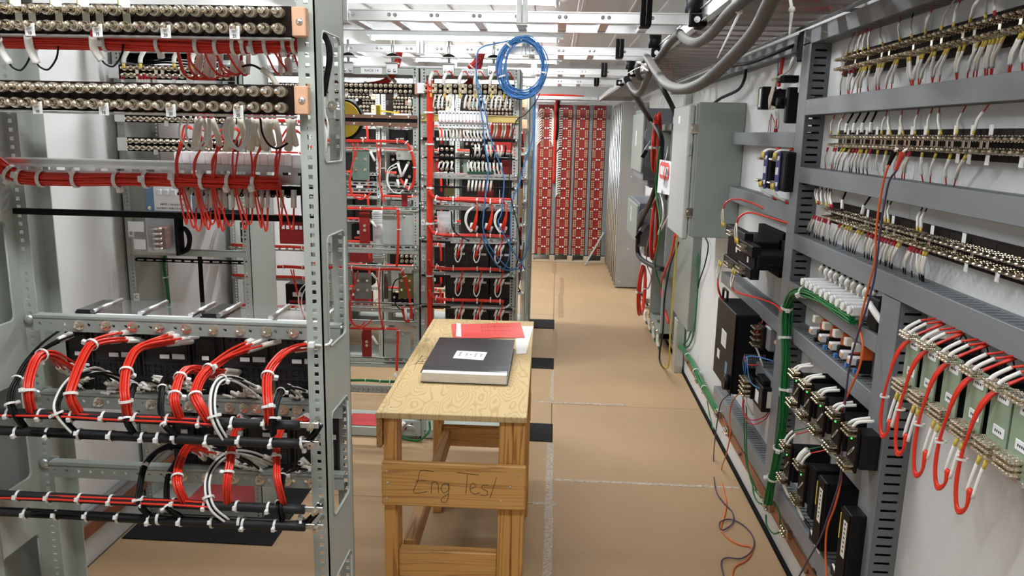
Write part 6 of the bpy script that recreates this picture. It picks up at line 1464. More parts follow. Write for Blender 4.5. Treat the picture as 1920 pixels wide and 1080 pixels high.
wires([PYs([(604, 200), (606, 225), (612, 250), (611, 285)], 1.56), PYs([(608, 180), (609, 210), (615, 232), (614, 262)], 1.56)], 'white wires below the black cables in the front post', WHITEW, .0022, 'wire')
t = thing('cable_clamp', 'steel clamp with bolt inside the upper cutout of the front post', 'clamp', AY(618, 215, 1.58)); p = AY(618, 210, 1.58)
part('body', MB().cbox(p.x - .012, p.x + .014, 1.57, 1.61, p.z - .014, p.z + .008, .002), GALV, t); bolt(t, (p.x + .01, 1.568, p.z + .012), (0, -1, 0), .010)
# --- slotted rail, white fuse row, black bar
za, zb = 1.622, 1.584
t = thing('din_rail', 'galvanised slotted rail across the front rack', 'rack rail', (-.85, 1.62, zb)); b = MB(); x0, x1 = -1.178, -.487
b.box(x0, x1, 1.62, 1.623, zb + .0225, za); b.box(x0, x1, 1.62, 1.623, zb, zb + .0165); n = 21
for k in range(n + 1): xx = x0 + (x1 - x0) * k / n; b.box(xx - .007, xx + .007, 1.62, 1.623, zb + .0165, zb + .0225)
b.box(x0, x1, 1.612, 1.640, za, za + .003); b.box(x0, x1, 1.606, 1.623, zb - .003, zb); part('channel', b, GALV, t); bolt(t, (-1.19, 1.655, 1.585), (0, -1, 0), .009)
a, c = AY(327, 284, 1.605), AY(548, 313, 1.605)
t = thing('fuse_block', 'row of white fuse terminals clipped on the slotted rail of the front rack', 'fuse block', ((a.x + c.x) / 2, 1.61, c.z)); w = (c.x - a.x) / 15
for k in range(15):
    x = a.x + w * k; part('terminal', MB().cbox(x + .0003, x + w - .0003, 1.600, 1.66, c.z + .001, a.z, .0018), TAG, t)
    part('lower_half', MB().cbox(x + .0006, x + w - .0006, 1.612, 1.66, 1.556, 1.579, .0015), SLEEVEC, t)
    part('pull_hook', MB().tube([(x + w * .5, 1.612, 1.578), (x + w * .5, 1.60, 1.563), (x + w * .25, 1.598, 1.557), (x + w * .75, 1.598, 1.557), (x + w * .5, 1.60, 1.563)], .0016, 6, 2), BLACK, t)
part('end_stop', MB().cbox(c.x, c.x + .02, 1.602, 1.66, c.z - .004, a.z - .002, .002), FIXT, t)
solo('black_channel', MB().cbox(AY(505, 350, 1.61).x, -.487, 1.610, 1.625, 1.560, 1.578, .002), BLACKM, 'short black channel right of the thick red bundle on the front rack', 'rack rail')
BX = [(334, 352), (337, 368), (340, 378), (365, 388), (367, 395), (369, 404), (395, 412), (397, 421), (399, 437), (437, 463), (440, 473), (474, 492), (477, 502), (518, 529), (521, 551)]
for k, (xa, xe) in enumerate(BX):
    yb = 412 + (k * 7) % 5 * 3
    P = PYs([(xa, 342), (xa + (xe - xa) * .25, 372), (xa + (xe - xa) * .55, 402), ((xa + xe * 3) / 4 + 2, yb + 8), (xe - 1, yb), (xe, 390), (xe, 356)], 1.578, 1.600)
    t = thing('tagged_wire', 'red wire looping below the white fuse row up into a tag, %s from the left' % ORD[k], 'wire', P[0], 'tagged red wires below the white fuse row')
    part('wire', MB().tube(P[:6], .0020, 6, 6), RED, t); w_ = .0062 if k in (0, 7, 10, 14) else .0042
    part('tag', MB().tube(P[5:], w_, 7, 2), SLEEVEC if k % 2 else SLEEVE, t)
t = thing('rack_bar', 'black flat bar across the front rack under the wire loops', 'rack bar', (-.84, 1.6, 1.50)); part('bar', MB().cbox(-1.168, -.487, 1.602, 1.614, 1.5045, 1.5175, .001), BLACKM, t)
bolt(t, (-1.192, 1.655, 1.503), (0, -1, 0), .006)
wires([PYs([(575, 345), (572, 400), (576, 460), (580, 540), (579, 595)], 1.58), PYs([(570, 300), (567, 345), (569, 400), (574, 450)], 1.58)], 'black cable running down behind the front post', BLACK, .0045, 'cable', None, 'cable')
# --- relay rails
def frail(z, label, pxs, nh):
    t = thing('relay_rail', label, 'rack rail', (-.83, 1.62, z - .018), 'relay rails of the front rack'); x0, x1 = -1.160, -.462
    holes = [(-1.145 + .0283 * k, z) for k in range(24)]
    b = MB(); b.plate([(x0, z - .0165), (x1, z - .0165), (x1, z + .0165), (x0, z + .0165)], [[(hx + .0042 * math.cos(a), hz + .0042 * math.sin(a)) for a in [k * math.pi / 4 for k in range(8)]] for hx, hz in holes], (0, 1.62, 0), (1, 0, 0), (0, 0, 1), (0, .003, 0))
    b.box(x0, x1, 1.62, 1.645, z + .0165, z + .0195); b.box(x0, x1, 1.618, 1.6215, z + .014, z + .0195); b.box(x0, x0 + .003, 1.6235, 1.66, z - .0165, z + .0165); b.box(x0 - .022, x0 + .003, 1.6585, 1.6615, z - .0165, z + .0165); part('angle', b, GREYD, t)  # darker grey puts the shade at the rails' depth into their colour
    for px, py in pxs:
        p = AY(px, py, 1.62); bolt(t, (p.x, 1.62, z), (0, -1, 0), .0118)
    bolt(t, (-1.1955, 1.6600, z), (0, -1, 0), .0125, DOME, 'dome_bolt')
    return t
frail(1.258, 'upper relay rail of the front rack with nine bolts', [(149 + 50.1 * k, 608) for k in range(9)], 25)
frail(1.078, 'middle relay rail of the front rack under the upper relays', [(185, 750), (283, 752), (355, 754), (430, 757), (457, 758), (482, 759), (532, 760), (557, 761)], 25)
frail(.905, 'lower relay rail of the front rack under the second relay row', [(343, 893), (388, 897), (440, 899), (488, 901), (538, 903), (587, 905)], 25)
for k, (x, wd) in enumerate(((-1.089, 0), (-1.002, 1), (-.882, 1), (-.789, 0), (-.694, 1), (-.574, 1))):
    relay(x, 1.662, 1.090, ('wide clear-covered relay' if wd else 'narrow black-covered relay') + ' in the upper row of the front rack, %s from left' % ORD[k], bool(wd), 'upper relays of the front rack', None, 'clear' if wd else 'black')
    if not wd:
        t_ = thing('number_bar', 'white number strip on the %s narrow relay of the front rack' % ('left' if k == 0 else 'right'), 'label', (x, 1.655, 1.152)); part('strip', MB().cbox(x - .026, x + .028, 1.654, 1.658, 1.150, 1.157, .0015), TAG, t_)
for k, (x, wd) in enumerate(((-.850, 0), (-.765, 1), (-.650, 1), (-.535, 1))):
    relay(x, 1.662, .910, ('wide black relay' if wd else 'narrow black relay') + ' in the second row of the front rack, %s from the left' % ORD[k], bool(wd), 'second row relays of the front rack', None, 'black' if k < 2 else None)
# --- black sleeved tubes
for k, (z, nm, x1) in enumerate(((1.121, 'uppermost', -.487), (1.082, 'second', -.487), (.940, 'third', -.483), (.902, 'lowest', -.483))):
    t = thing('support_tube', '%s of four black sleeved wire tubes across the front rack' % nm, 'support tube', (-.9, 1.425, z - .01), 'black wire tubes on the front rack')
    part('sleeve', MB().tube([(-1.42, 1.425, z), (-1.0, 1.425, z + .001), (-.7, 1.425, z - .001), (x1 - .006, 1.425, z)], .0098, 12, 6), BLACKS, t)
    part('end_clamp', MB().cbox(x1 - .006, x1 + .032, 1.425, 1.429, z - .006, z + .006, .001), GALV, t)
    b = MB(); b.cyl((x1 + .018, 1.424, z), (x1 + .018, 1.47, z), .004, seg=8); b.lathe((x1 + .018, 1.424, z), (0, -1, 0), [(0, .008), (.005, .008), (.0055, .004), (.018, .004)], 6); part('bolt', b, STEEL, t)
    for q_ in range(9): tie(t, (-1.09 + .066 * q_ + .012 * (k % 2), 1.425, z), (1, 0, 0), .0108, random.uniform(2.6, 3.6))
for k, (y0, y1) in enumerate(((779, 800), (934, 962))):
    hbundle(PYs([(-40, y0 - 4), (80, y0 - 2), (200, y0 + 3), (330, y0 + 8), (400, y0 + 12)], 1.418), 'red wires tied along the %s black tube of the front rack' % ('uppermost' if k == 0 else 'third'), RED, .0098, 3, .0024, nn=5)
for k, (y0, nm) in enumerate(((825, 'second'), (976, 'lowest'))):
    hbundle(PYs([(60, y0 - 14), (200, y0 - 7), (330, y0 - 3), (450, y0 + 2), (560, y0 + 6), (585, y0 - 8), (600, y0 - 30)], 1.418, 1.44), 'black and white wires tied along the %s black tube of the front rack' % nm, None, .008, 8, .0022, ties=(.3, .5, .7), tr=.012, nn=5, mats=[BLACK, BLACK, WHITEW])
# --- bundles from the relays
def fan(pts, label, cols, n, R=.009, r=.0026, ya=1.640, yb=1.428, sl=(10, .036), ties=(.45, .75), grp=None, spread=1.0):
    m = len(pts) - 1
    P = [AY(p[0], p[1], ya + (yb - ya) * min(1, 1.25 * i / m) - .03 * math.sin(math.pi * i / m)) for i, p in enumerate(pts)]
    t = thing('wire_bundle', label, 'wire bundle', P[-1], grp)
    C = cr(P, 5); F = frames(C); L = len(C) - 1; b = MB()
    for k in range(n):
        a = k * 2.4; rad = R * math.sqrt((k + .4) / n); Q = []
        tip = C[0] + V((random.uniform(-.022, .040) * spread, 0, random.uniform(-.014, .014) * spread))
        for i in range(L + 1):
            u = i / L; tt, uu, ww = F[i]; f = min(1, u / .38)
            base = C[i] + (uu * math.cos(a + u) + ww * math.sin(a + u)) * rad
            off = (tip - C[0]) * (1 - f) ** 1.3
            Q.append(base + off)
        b.tube(Q, r, 6, 1, k % len(cols), smooth=False)
        if k < sl[0]:
            j = max(2, int(L * .12)); d = (Q[0] - Q[j]).normalized()
            part('marker_sleeve', MB().tube([Q[0] - d * sl[1], Q[0] - d * sl[1] * .5, Q[0] + d * .008], r * (2.3 if k % 3 else 1.6), 6, 2), SLEEVE if k % 4 else SLEEVEC, t)
    part('wires', b, cols, t)
    for u in ties:
        i = int(L * u); tie(t, C[i], C[i + 1] - C[i - 1], R + r * 1.2, random.uniform(0, 6))
    return t
RW = [RED]; BW = [BLACK]; WB = [WHITEW, BLACK]
fan([(238, 628), (205, 633), (172, 646), (152, 680), (139, 715), (133, 745), (150, 778)], 'red wire bundle curving down from the first wide relay of the front rack', RW, 10, ties=(.36, .8))
fan([(135, 700), (112, 680), (92, 664), (70, 672), (57, 705), (54, 740), (62, 778)], 'red wire bundle curling from the narrow left relay of the front rack', RW, 10, ties=(.45, .82))
fan([(335, 632), (298, 640), (258, 655), (239, 690), (234, 722), (236, 752), (242, 790)], 'red wire bundle curving down from the second wide relay of the front rack', RW, 10, ties=(.55, .85))
fan([(490, 641), (440, 660), (403, 684), (378, 706), (366, 738), (375, 762), (396, 796)], 'red wire bundle curving down from the third wide relay of the front rack', RW, 12, ties=(.4, .72))
fan([(412, 708), (385, 700), (356, 692), (338, 708), (330, 735), (328, 755), (340, 790)], 'red wire bundle curling from the narrow right relay of the front rack', RW, 11, ties=(.5, .75))
fan([(592, 648), (545, 655), (516, 680), (502, 705), (501, 735), (504, 770), (505, 800)], 'red wire bundle curving down beside the front post', RW, 9, ties=(.5, .8))
fan([(118, 622), (80, 648), (50, 680), (32, 712), (21, 735), (22, 765), (48, 806)], 'black wire bundle curving from the left relay to the second tube', BW, 6, .007, sl=(2, .03), ties=(.52, .8))
fan([(292, 722), (272, 712), (256, 716), (246, 740), (240, 765), (238, 790), (252, 815)], 'black wire bundle dropping from the first wide relay to the tubes', BW, 5, .006, sl=(5, .03), ties=(.42, .8))
fan([(345, 712), (325, 700), (308, 712), (303, 740), (302, 770), (312, 800), (335, 818)], 'black wire bundle dropping from the second wide relay to the tubes', BW, 5, .006, sl=(5, .03), ties=(.45, .8))
fan([(560, 738), (545, 728), (530, 730), (522, 745), (516, 765), (512, 790), (512, 815)], 'black wire bundle dropping beside the front post', BW, 5, .006, sl=(4, .028), ties=(.42, .8))
fan([(225, 722), (190, 700), (160, 700), (130, 715), (110, 745), (108, 775), (145, 817)], 'black and white wire bundle arching from the first relays', WB, 6, .007, sl=(6, .034), ties=(.85,))
fan([(475, 745), (450, 720), (425, 710), (405, 720), (397, 750), (402, 790), (425, 830)], 'black and white wire bundle arching from the third wide relay', WB, 7, .007, sl=(7, .034), ties=(.4, .8))
fan([(472, 788), (455, 792), (445, 805), (436, 830), (431, 870), (426, 910), (428, 950)], 'red wire bundle falling from the second relay row between the tubes', RW, 8, .007, ties=(.6, .75))
fan([(402, 850), (380, 842), (355, 838), (340, 860), (333, 890), (335, 915), (350, 945)], 'red wire bundle from the second relay row left of the white loop', RW, 9, .008, ties=(.72,))
fan([(575, 782), (555, 790), (530, 800), (518, 830), (518, 875), (520, 905), (530, 945)], 'red wire bundle falling beside the front post to the third tube', RW, 7, .007, ties=(.6,))
fan([(338, 838), (315, 836), (290, 850), (270, 876), (262, 915), (260, 945), (285, 972)], 'black wire bundle curving below the second tube on the left', BW, 6, .006, sl=(0, .03), ties=(.5, .8))
fan([(350, 845), (335, 855), (322, 876), (314, 905), (313, 935), (318, 955), (342, 970)], 'black wire bundle curving below the second tube, second from the left', BW, 6, .006, sl=(0, .03), ties=(.45, .8))
fan([(560, 880), (545, 876), (532, 886), (528, 910), (526, 935), (524, 955), (530, 975)], 'black wire bundle near the front post below the second tube', BW, 4, .006, sl=(4, .03), ties=(.4, .75))
fan([(495, 876), (462, 856), (430, 852), (402, 872), (388, 905), (396, 950), (428, 978)], 'black and white wire bundle arching below the second tube', WB, 7, .007, sl=(7, .034), ties=(.32, .78))
CL = [(138, 694), (150, 716), (205, 732), (266, 728), (300, 716), (322, 738), (356, 728), (440, 742), (468, 736), (566, 736), (382, 846), (402, 858), (448, 868), (470, 876), (572, 872), (458, 786), (572, 786)]
for k, (px, py) in enumerate(CL):
    p = AY(px, py, 1.63); t = thing('marker_tags', 'clump of cream wire tags on the front rack relays, %s counted along both rows' % ORD[k], 'marker sleeve', p, 'clumps of cream tags on the front rack relays')
    for q_ in range(5):
        c = p + V((random.uniform(-.016, .016), random.uniform(-.012, .008), random.uniform(-.011, .011))); a = random.uniform(-.9, .15); d = V((math.cos(a), random.uniform(-.25, .25), math.sin(a))) * .011
        part('tag', MB().tube([c - d, c + V((0, 0, .001)), c + d], random.uniform(.0028, .0046), 6, 2), SLEEVEC if q_ % 2 else SLEEVE, t)
        part('pin', MB().cyl(c + d, (c + d * 1.9) + V((0, .006, 0)), .0014, seg=5), STEEL, t)
p = AY(566, 645, 1.46); t = thing('tie_strap', 'white cable tie strapped around the front post', 'cable tie', AY(610, 645, 1.46)); part('strap', MB().tube(PYs([(585, 646), (600, 648), (615, 646), (622, 638)], 1.455, 1.50), .0032, 6, 5), TIE, t); p = AY(584, 646, 1.455); part('head', MB().cbox(p.x - .006, p.x + .006, 1.45, 1.462, p.z - .006, p.z + .005, .001), TIE, t)
# ================================================================== rack against the left wall
strip(-1.735, -1.272, 3.055, 1.902, 17, 'upper terminal strip with a white number plate, on the rack by the left wall', '', (6, 14), (0, 1, 3, 7, 10, 11, 14), grp='terminal strips by the left wall', numplate=True)
strip(-1.725, -1.272, 3.055, 1.735, 17, 'middle terminal strip on the rack by the left wall', '', (5, 10), (), grp='terminal strips by the left wall', numplate=True)
strip(-1.722, -1.272, 3.055, 1.622, 17, 'lower terminal strip with a white number plate, on the rack by the left wall', '', (4, 12), (), grp='terminal strips by the left wall', numplate=True)
for k, px in enumerate((232, 263, 326, 360)):
    P = PYs([(px, 118), (px + 1, 108), (px + 8, 94)], 3.02)
    t = thing('tagged_wire', 'yellow-crimped white sleeve above the upper strip by the left wall, %s from left' % ORD[k], 'wire', P[0], 'white sleeves above the upper strip by the left wall'); part('sleeve', MB().tube(P[0:], .0085, 7, 4), SLEEVE, t); part('crimp', MB().tube([P[0] + V((0, 0, -.02)), P[0]], .006, 6, 2), YEL, t)
for k, px in enumerate((230, 262, 268, 274, 279, 289, 326, 360)):
    P = PYs([(px, 149), (px + 1, 158), (px + 5, 176)], 3.03)
    t = thing('tagged_wire', 'red-crimped white sleeve below the upper strip by the left wall, %s from left' % ORD[k], 'wire', P[2], 'white sleeves below the upper strip by the left wall'); part('sleeve', MB().tube(P, .0065, 7, 3), SLEEVE, t); part('crimp', MB().tube([P[0] + V((0, 0, .02)), P[0]], .006, 6, 2), REDT, t)
hbundle(PYs([(225, 100), (270, 106), (310, 104), (360, 108), (410, 112)], 3.2), 'tangle of thin black wires behind the upper strip by the left wall', BLACK, .03, 14, .004)
t = thing('power_supply', 'blue power supply with white data label on the rack by the left wall', 'power supply', (-1.52, 3.06, 1.36)); part('case', MB().cbox(-1.642, -1.402, 3.02, 3.20, 1.358, 1.50, .003), BLUEB, t)
dl = part('data_label', MB().cbox(-1.605, -1.45, 3.018, 3.020, 1.362, 1.488, .0005), TAG, t)
text('label_line', 'INPUT - 110 VOLTS AC', .0105, (-1.527, 3.0172, 1.388), (1, 0, 0), (0, 0, 1), INK, dl); text('label_line', 'OUTPUT - FOR 110 VOLT DC', .0105, (-1.527, 3.0172, 1.372), (1, 0, 0), (0, 0, 1), INK, dl)
part('red_stripe', MB().box(-1.50, -1.455, 3.0172, 3.018, 1.408, 1.413), REDP, t)
b = MB(); 
for q_ in range(3): b.cbox(-1.59 + .03 * q_, -1.57 + .03 * q_, 3.010, 3.018, 1.425, 1.448, .002)
part('toggle', b, FIXT, t); bolt(t, (-1.625, 3.02, 1.372), (0, -1, 0), .007); part('base_tray', MB().cbox(-1.66, -1.30, 3.03, 3.22, 1.332, 1.352, .002), BLACKM, t)
t = thing('glass_relay', 'clear cased relay with white labels on the rack by the left wall', 'relay', (-1.60, 3.0, 1.19)); part('case', MB().cbox(-1.672, -1.545, 2.945, 3.05, 1.195, 1.322, .012), CLEAR, t); part('frame', MB().cbox(-1.665, -1.530, 3.05, 3.075, 1.185, 1.335, .003), FIXT, t); part('back_edge', MB().cbox(-1.530, -1.520, 3.02, 3.08, 1.18, 1.335, .002), BLACKM, t)
part('upper_label', MB().cbox(-1.678, -1.615, 2.943, 2.945, 1.285, 1.325, .001), TAG, t); part('lower_label', MB().cbox(-1.66, -1.612, 2.943, 2.945, 1.215, 1.255, .001), TAG, t)
b = MB()
for q_ in range(5): b.cyl((-1.60, 2.97, 1.215 + .02 * q_), (-1.555, 2.97, 1.215 + .02 * q_), .006, seg=7)
part('contacts', b, STEEL, t); part('coil', MB().cbox(-1.60, -1.55, 2.99, 3.03, 1.21, 1.30, .004), mat('relay_works', (.25, .10, .09), .5), t)
rail(-1.745, -1.262, 3.082, 1.183, 'grey cross rail with holes on the rack by the left wall', GREY, .028, False, False, 0); rail(-1.745, -1.262, 3.10, 1.145, 'slotted black cross rail under it on the rack by the left wall', BLACKM, .014, True, False, 0)
b = MB(); b.bundle(PYs([(322, 448), (332, 434), (345, 428), (354, 440), (355, 455), (350, 468), (335, 472)], 3.06), .008, 12, .0035); solo('wire_bundle', b, BLACK, 'black wire loop beside the clear cased relay', 'wire bundle')
hbundle(PYs([(312, 470), (308, 500), (314, 540), (318, 575), (322, 620), (320, 700)], 3.2), 'green wires running down the rack by the left wall', GREENW, .006, 4, .0035, ties=(.3, .6))
solo('hole_strip', MB().cbox(-1.575, -1.555, 3.30, 3.304, .30, 1.16, .001), BLACKM, 'narrow black perforated strip standing in the rack by the left wall', 'strip')
t = thing('paper', 'red sheet lying in the bottom of the rack by the left wall', 'paper', (-1.43, 3.2, .057)); part('sheet', MB().cbox(-1.60, -1.29, 3.10, 3.32, .0565, .0600, .001), PINK, t)
for k, (px, py, s) in enumerate(((246, 437, 'B'), (256, 557, 'C'))):
    p = AY(px, py, 3.083); g = part('letter_tag', MB().cbox(p.x - .012, p.x + .012, 3.082, 3.0845, p.z - .016, p.z + .016, .0005), TAG, R2); text('letter', s, .022, (p.x, 3.0815, p.z), (1, 0, 0), (0, 0, 1), INK, g)
hbundle(PYs([(520, 500), (545, 500), (575, 502), (600, 503)], 4.0), 'red bundle of the rack marked 13 seen beside the front post', RED, .007, 6, .0035, ties=(.2, .6))
wires([PYs([(545, 505), (552, 530), (560, 560), (572, 600)], 3.95), PYs([(550, 505), (556, 540), (568, 590)], 3.95)], 'red wires slanting down behind the relay covers', RED, .0035)
wires([PYs([(575, 530), (562, 545), (560, 570), (570, 600)], 3.9), PYs([(580, 532), (568, 550), (566, 572), (575, 600)], 3.9)], 'white and grey wires curling behind the front post', WHITEW, .003)
# ================================================================== wooden table
ZT_ = .87
t = TB = thing('work_table', 'rough wooden work table with plywood top in the aisle', 'table', (-.29, 2.17, 0))
def tp(n, b, m, label=None): return part(n, b, m, t, label)
b = MB(); b.cbox(-.500, -.063, 2.172, 3.37, ZT_ - .019, ZT_, .002); top_ = tp('tabletop', b, PLY)
tp('edge_strip', MB().cbox(-.517, -.5005, 2.172, 3.37, ZT_ - .020, ZT_ - .0005, .002), PLY)
tp('side_board', MB().cbox(-.517, -.500, 2.178, 3.35, ZT_ - .115, ZT_ - .0205, .002), TIMBERY)
for n, x0, x1, y0, y1 in (('leg', -.497, -.457, 2.185, 2.274), ('leg', -.497, -.457, 3.215, 3.304), ('leg', -.110, -.068, 3.215, 3.304)):
    tp(n, MB().cbox(x0, x1, y0, y1, .0006, ZT_ - .0195, .003), TIMBER)
g = tp('leg', MB().cbox(-.1035, -.066, 2.185, 2.274, .0006, ZT_ - .0195, .003), TIMBER)
b = MB(); b.cbox(-.146, -.104, 2.187, 2.274, .0006, ZT_ - .0195, .003); part('leg_doubler', b, TIMBER, g)
fb = tp('front_board', MB().cbox(-.500, -.062, 2.164, 2.1845, .574, .716, .004), TIMBERX)
tp('rear_board', MB().cbox(-.500, -.066, 3.3045, 3.324, .42, .56, .004), TIMBERX)
tp('stretcher', MB().cbox(-.4565, -.1465, 2.20, 2.238, .315, .405, .003), TIMBERX)
tp('stretcher', MB().cbox(-.4565, -.1105, 3.24, 3.278, .315, .405, .003), TIMBERX)
tp('side_rail', MB().cbox(-.455, -.417, 2.2745, 3.2145, .33, .40, .003), TIMBERY)
for x, z in ((-.484, .685), (-.481, .648), (-.484, .598), (-.083, .690), (-.108, .650), (-.136, .603)): inst('screw', RIVET, fb, (x, 2.1635, z), None, (.55, .55, .55))
for x, y in ((-.485, 2.20), (-.48, 2.22), (-.13, 2.19), (-.10, 2.19), (-.075, 2.19), (-.10, 3.35), (-.09, 3.34)): inst('staple', RIVET, top_, (x, y, ZT_), Quaternion((1, 0, 0), math.pi / 2), (.5, .5, .25))
# handwriting on the front board
def hw(strokes):
    b = MB()
    for s in strokes: b.tube([V((-.402 + u * .247, 2.1636, .610 + w * .082)) for u, w in s], .0008, 5, 4)
    return b
b = hw([[(.25, .98), (.09, 1.0), (.055, .6), (.0, .12), (.17, .18)], [(.03, .58), (.16, .62)], [(.22, .12), (.225, .5), (.26, .58), (.30, .5), (.31, .15)], [(.44, .52), (.37, .5), (.34, .3), (.38, .16), (.44, .32), (.43, .5), (.435, .1), (.41, -.18), (.36, -.22), (.345, -.08), (.43, .12)],
        [(.54, .98), (.80, .92)], [(.665, .94), (.645, .15)], [(.70, .36), (.76, .44), (.75, .58), (.71, .52), (.70, .3), (.75, .16), (.82, .22)], [(.92, .54), (.85, .5), (.85, .38), (.91, .28), (.90, .12), (.83, .12)], [(1.02, .84), (.945, .02)]])
part('handwriting', b, INK, fb)
PENCIL = mat('pencil', (.16, .12, .07), .7)
text('pencil_note', 'TEST', .055, (-.458, 2.72, ZT_ + .0003), (.06, 1, 0), (-1, .06, 0), PENCIL, top_, depth=.0001); text('pencil_note', 'TEST', .026, (-.487, 3.0, ZT_ + .0003), (.03, 1, 0), (-1, .03, 0), PENCIL, top_, depth=.0001)
t.rotation_euler = (0, 0, math.radians(.7))
# book
t = thing('manual', 'thick black covered manual with white label on the table', 'book', (-.285, 2.68, ZT_ + .001))
b = MB(); b.cbox(-.429, -.143, 2.4605, 2.898, ZT_ + .004, ZT_ + .036, .001); part('pages', b, PAGES, t)
b = MB(); n = 14
for k in range(n):
    y0 = 2.468 + (.434) * k / n; y1 = 2.468 + .434 * (k + 1) / n
    f = lambda y: ZT_ + .0375 - .006 * max(0, 1 - (y - 2.468) / .07) + .001 * math.sin((y - 2.4) * 14)
    for x0, x1 in ((-.434, -.30), (-.30, -.139)):
        dz = .0
        i = len(b.v); b.v += [V((x0, y0, f(y0))), V((x1, y0, f(y0) - (.002 if x1 > -.2 and k < 3 else 0))), V((x1, y1, f(y1))), V((x0, y1, f(y1))), V((x0, y0, f(y0) + .0016)), V((x1, y0, f(y0) + .0016 - (.002 if x1 > -.2 and k < 3 else 0))), V((x1, y1, f(y1) + .0016)), V((x0, y1, f(y1) + .0016))]
        for q_ in ((0, 3, 2, 1), (4, 5, 6, 7), (0, 1, 5, 4), (1, 2, 6, 5), (2, 3, 7, 6), (3, 0, 4, 7)): b.face(tuple(i + j for j in q_), 0, False)
part('front_cover', b, BOOKC, t)
part('back_cover', MB().cbox(-.432, -.139, 2.464, 2.902, ZT_ + .0008, ZT_ + .004, .0008), BOOKC, t); part('loose_leaf', MB().cbox(-.430, -.142, 2.460, 2.70, ZT_ + .0044, ZT_ + .0052, .0003), PAPER, t)
zc = ZT_ + .0392
a = [AZ(px, py, zc) for px, py in ((857, 658), (914, 661), (906, 676), (849, 672))]
b = MB(); b.v += [p + V((0, 0, .0006)) for p in a]; b.v += [p + V((0, 0, .0014)) for p in a]
for q_ in ((3, 2, 1, 0), (4, 5, 6, 7), (0, 1, 5, 4), (1, 2, 6, 5), (2, 3, 7, 6), (3, 0, 4, 7)): b.face(q_)
lab_ = part('cover_label', b, TAG, t)
b = MB()
for k, u in enumerate((.16, .38, .52, .68, .86)):
    h = (.55, .4, .2, .5, .4)[k]; p = a[0].lerp(a[1], u); q_ = a[3].lerp(a[2], u)
    for j in range(int(h * 10)):
        v = .5 - h / 2 + j * .1; c = p.lerp(q_, v); b.obox(c + V((0, 0, .0016)), (.004 - .0015 * (j % 2), 0, 0), (0, .0018, 0), (0, 0, .0002))
part('label_writing', b, INK, lab_)
# papers
def flat(name, pts, z, m, label, cat, th=.0012):
    b = MB(); n = len(pts); b.v += [V((p.x, p.y, z)) for p in pts] + [V((p.x, p.y, z + th)) for p in pts]
    b.face(tuple(range(n))[::-1]); b.face(tuple(n + k for k in range(n)))
    for k in range(n): b.face((k, (k + 1) % n, n + (k + 1) % n, n + k))
    return solo(name, b, m, label, cat)
flat('paper_sheet', [AZ(*q_, ZT_ + .002) for q_ in ((868, 634), (967, 634), (968, 664), (986, 663), (1000, 612), (965, 611))], ZT_ + .0012, PAPER, 'white paper sheets under the red folder and the manual on the table', 'paper')
t = thing('folder', 'glossy red folder with white flap on the table behind the manual', 'folder', (-.28, 3.16, ZT_ + .003))
P = [AZ(*q_, ZT_ + .004) for q_ in ((846, 608), (976, 605), (984, 633), (849, 634))]
b = MB(); nx, ny = 16, 4
g_ = [[None] * (ny + 1) for _ in range(nx + 1)]
for i in range(nx + 1):
    for j in range(ny + 1):
        p = P[0].lerp(P[1], i / nx).lerp(P[3].lerp(P[2], i / nx), j / ny); p.z = ZT_ + .0042 + .0012 * math.sin(i * 1.1) * math.cos(j * 1.7 + i * .3); g_[i][j] = len(b.v); b.v.append(p)
for i in range(nx):
    for j in range(ny): b.face((g_[i][j], g_[i][j + 1], g_[i + 1][j + 1], g_[i + 1][j]), 0, True)
k0 = len(b.v)
for q_ in P: b.v.append(V((q_.x, q_.y, ZT_ + .0028)))
b.face((k0, k0 + 1, k0 + 2, k0 + 3)); part('cover', b, REDP, t)
q_ = [AZ(*w_, ZT_ + .006) for w_ in ((856, 606), (864, 607), (865, 632), (855, 631))]
b = MB(); b.v += q_ + [p + V((0, 0, .0008)) for p in q_]
for f_ in ((0, 1, 2, 3), (7, 6, 5, 4), (0, 4, 5, 1), (1, 5, 6, 2), (2, 6, 7, 3), (3, 7, 4, 0)): b.face(f_)
part('white_flap', b, PAPER, t)
b = MB()
for k in range(5):
    for j in range(6): p = P[0].lerp(P[1], .42 + .095 * k).lerp(P[3].lerp(P[2], .42 + .095 * k), .15 + .1 * j); b.box(p.x - .0008, p.x + .0008, p.y - .006, p.y + .006, ZT_ + .0056, ZT_ + .0060)
for j in (.28, .55):
    p = P[0].lerp(P[1], .42).lerp(P[3].lerp(P[2], .42), j); p2 = P[0].lerp(P[1], .85).lerp(P[3].lerp(P[2], .85), j); b.bar((p.x, p.y, ZT_ + .0058), (p2.x, p2.y, ZT_ + .0058), .0012, .0004)
part('form_grid', b, mat('dark_red_print', (.30, .03, .03), .5), t)
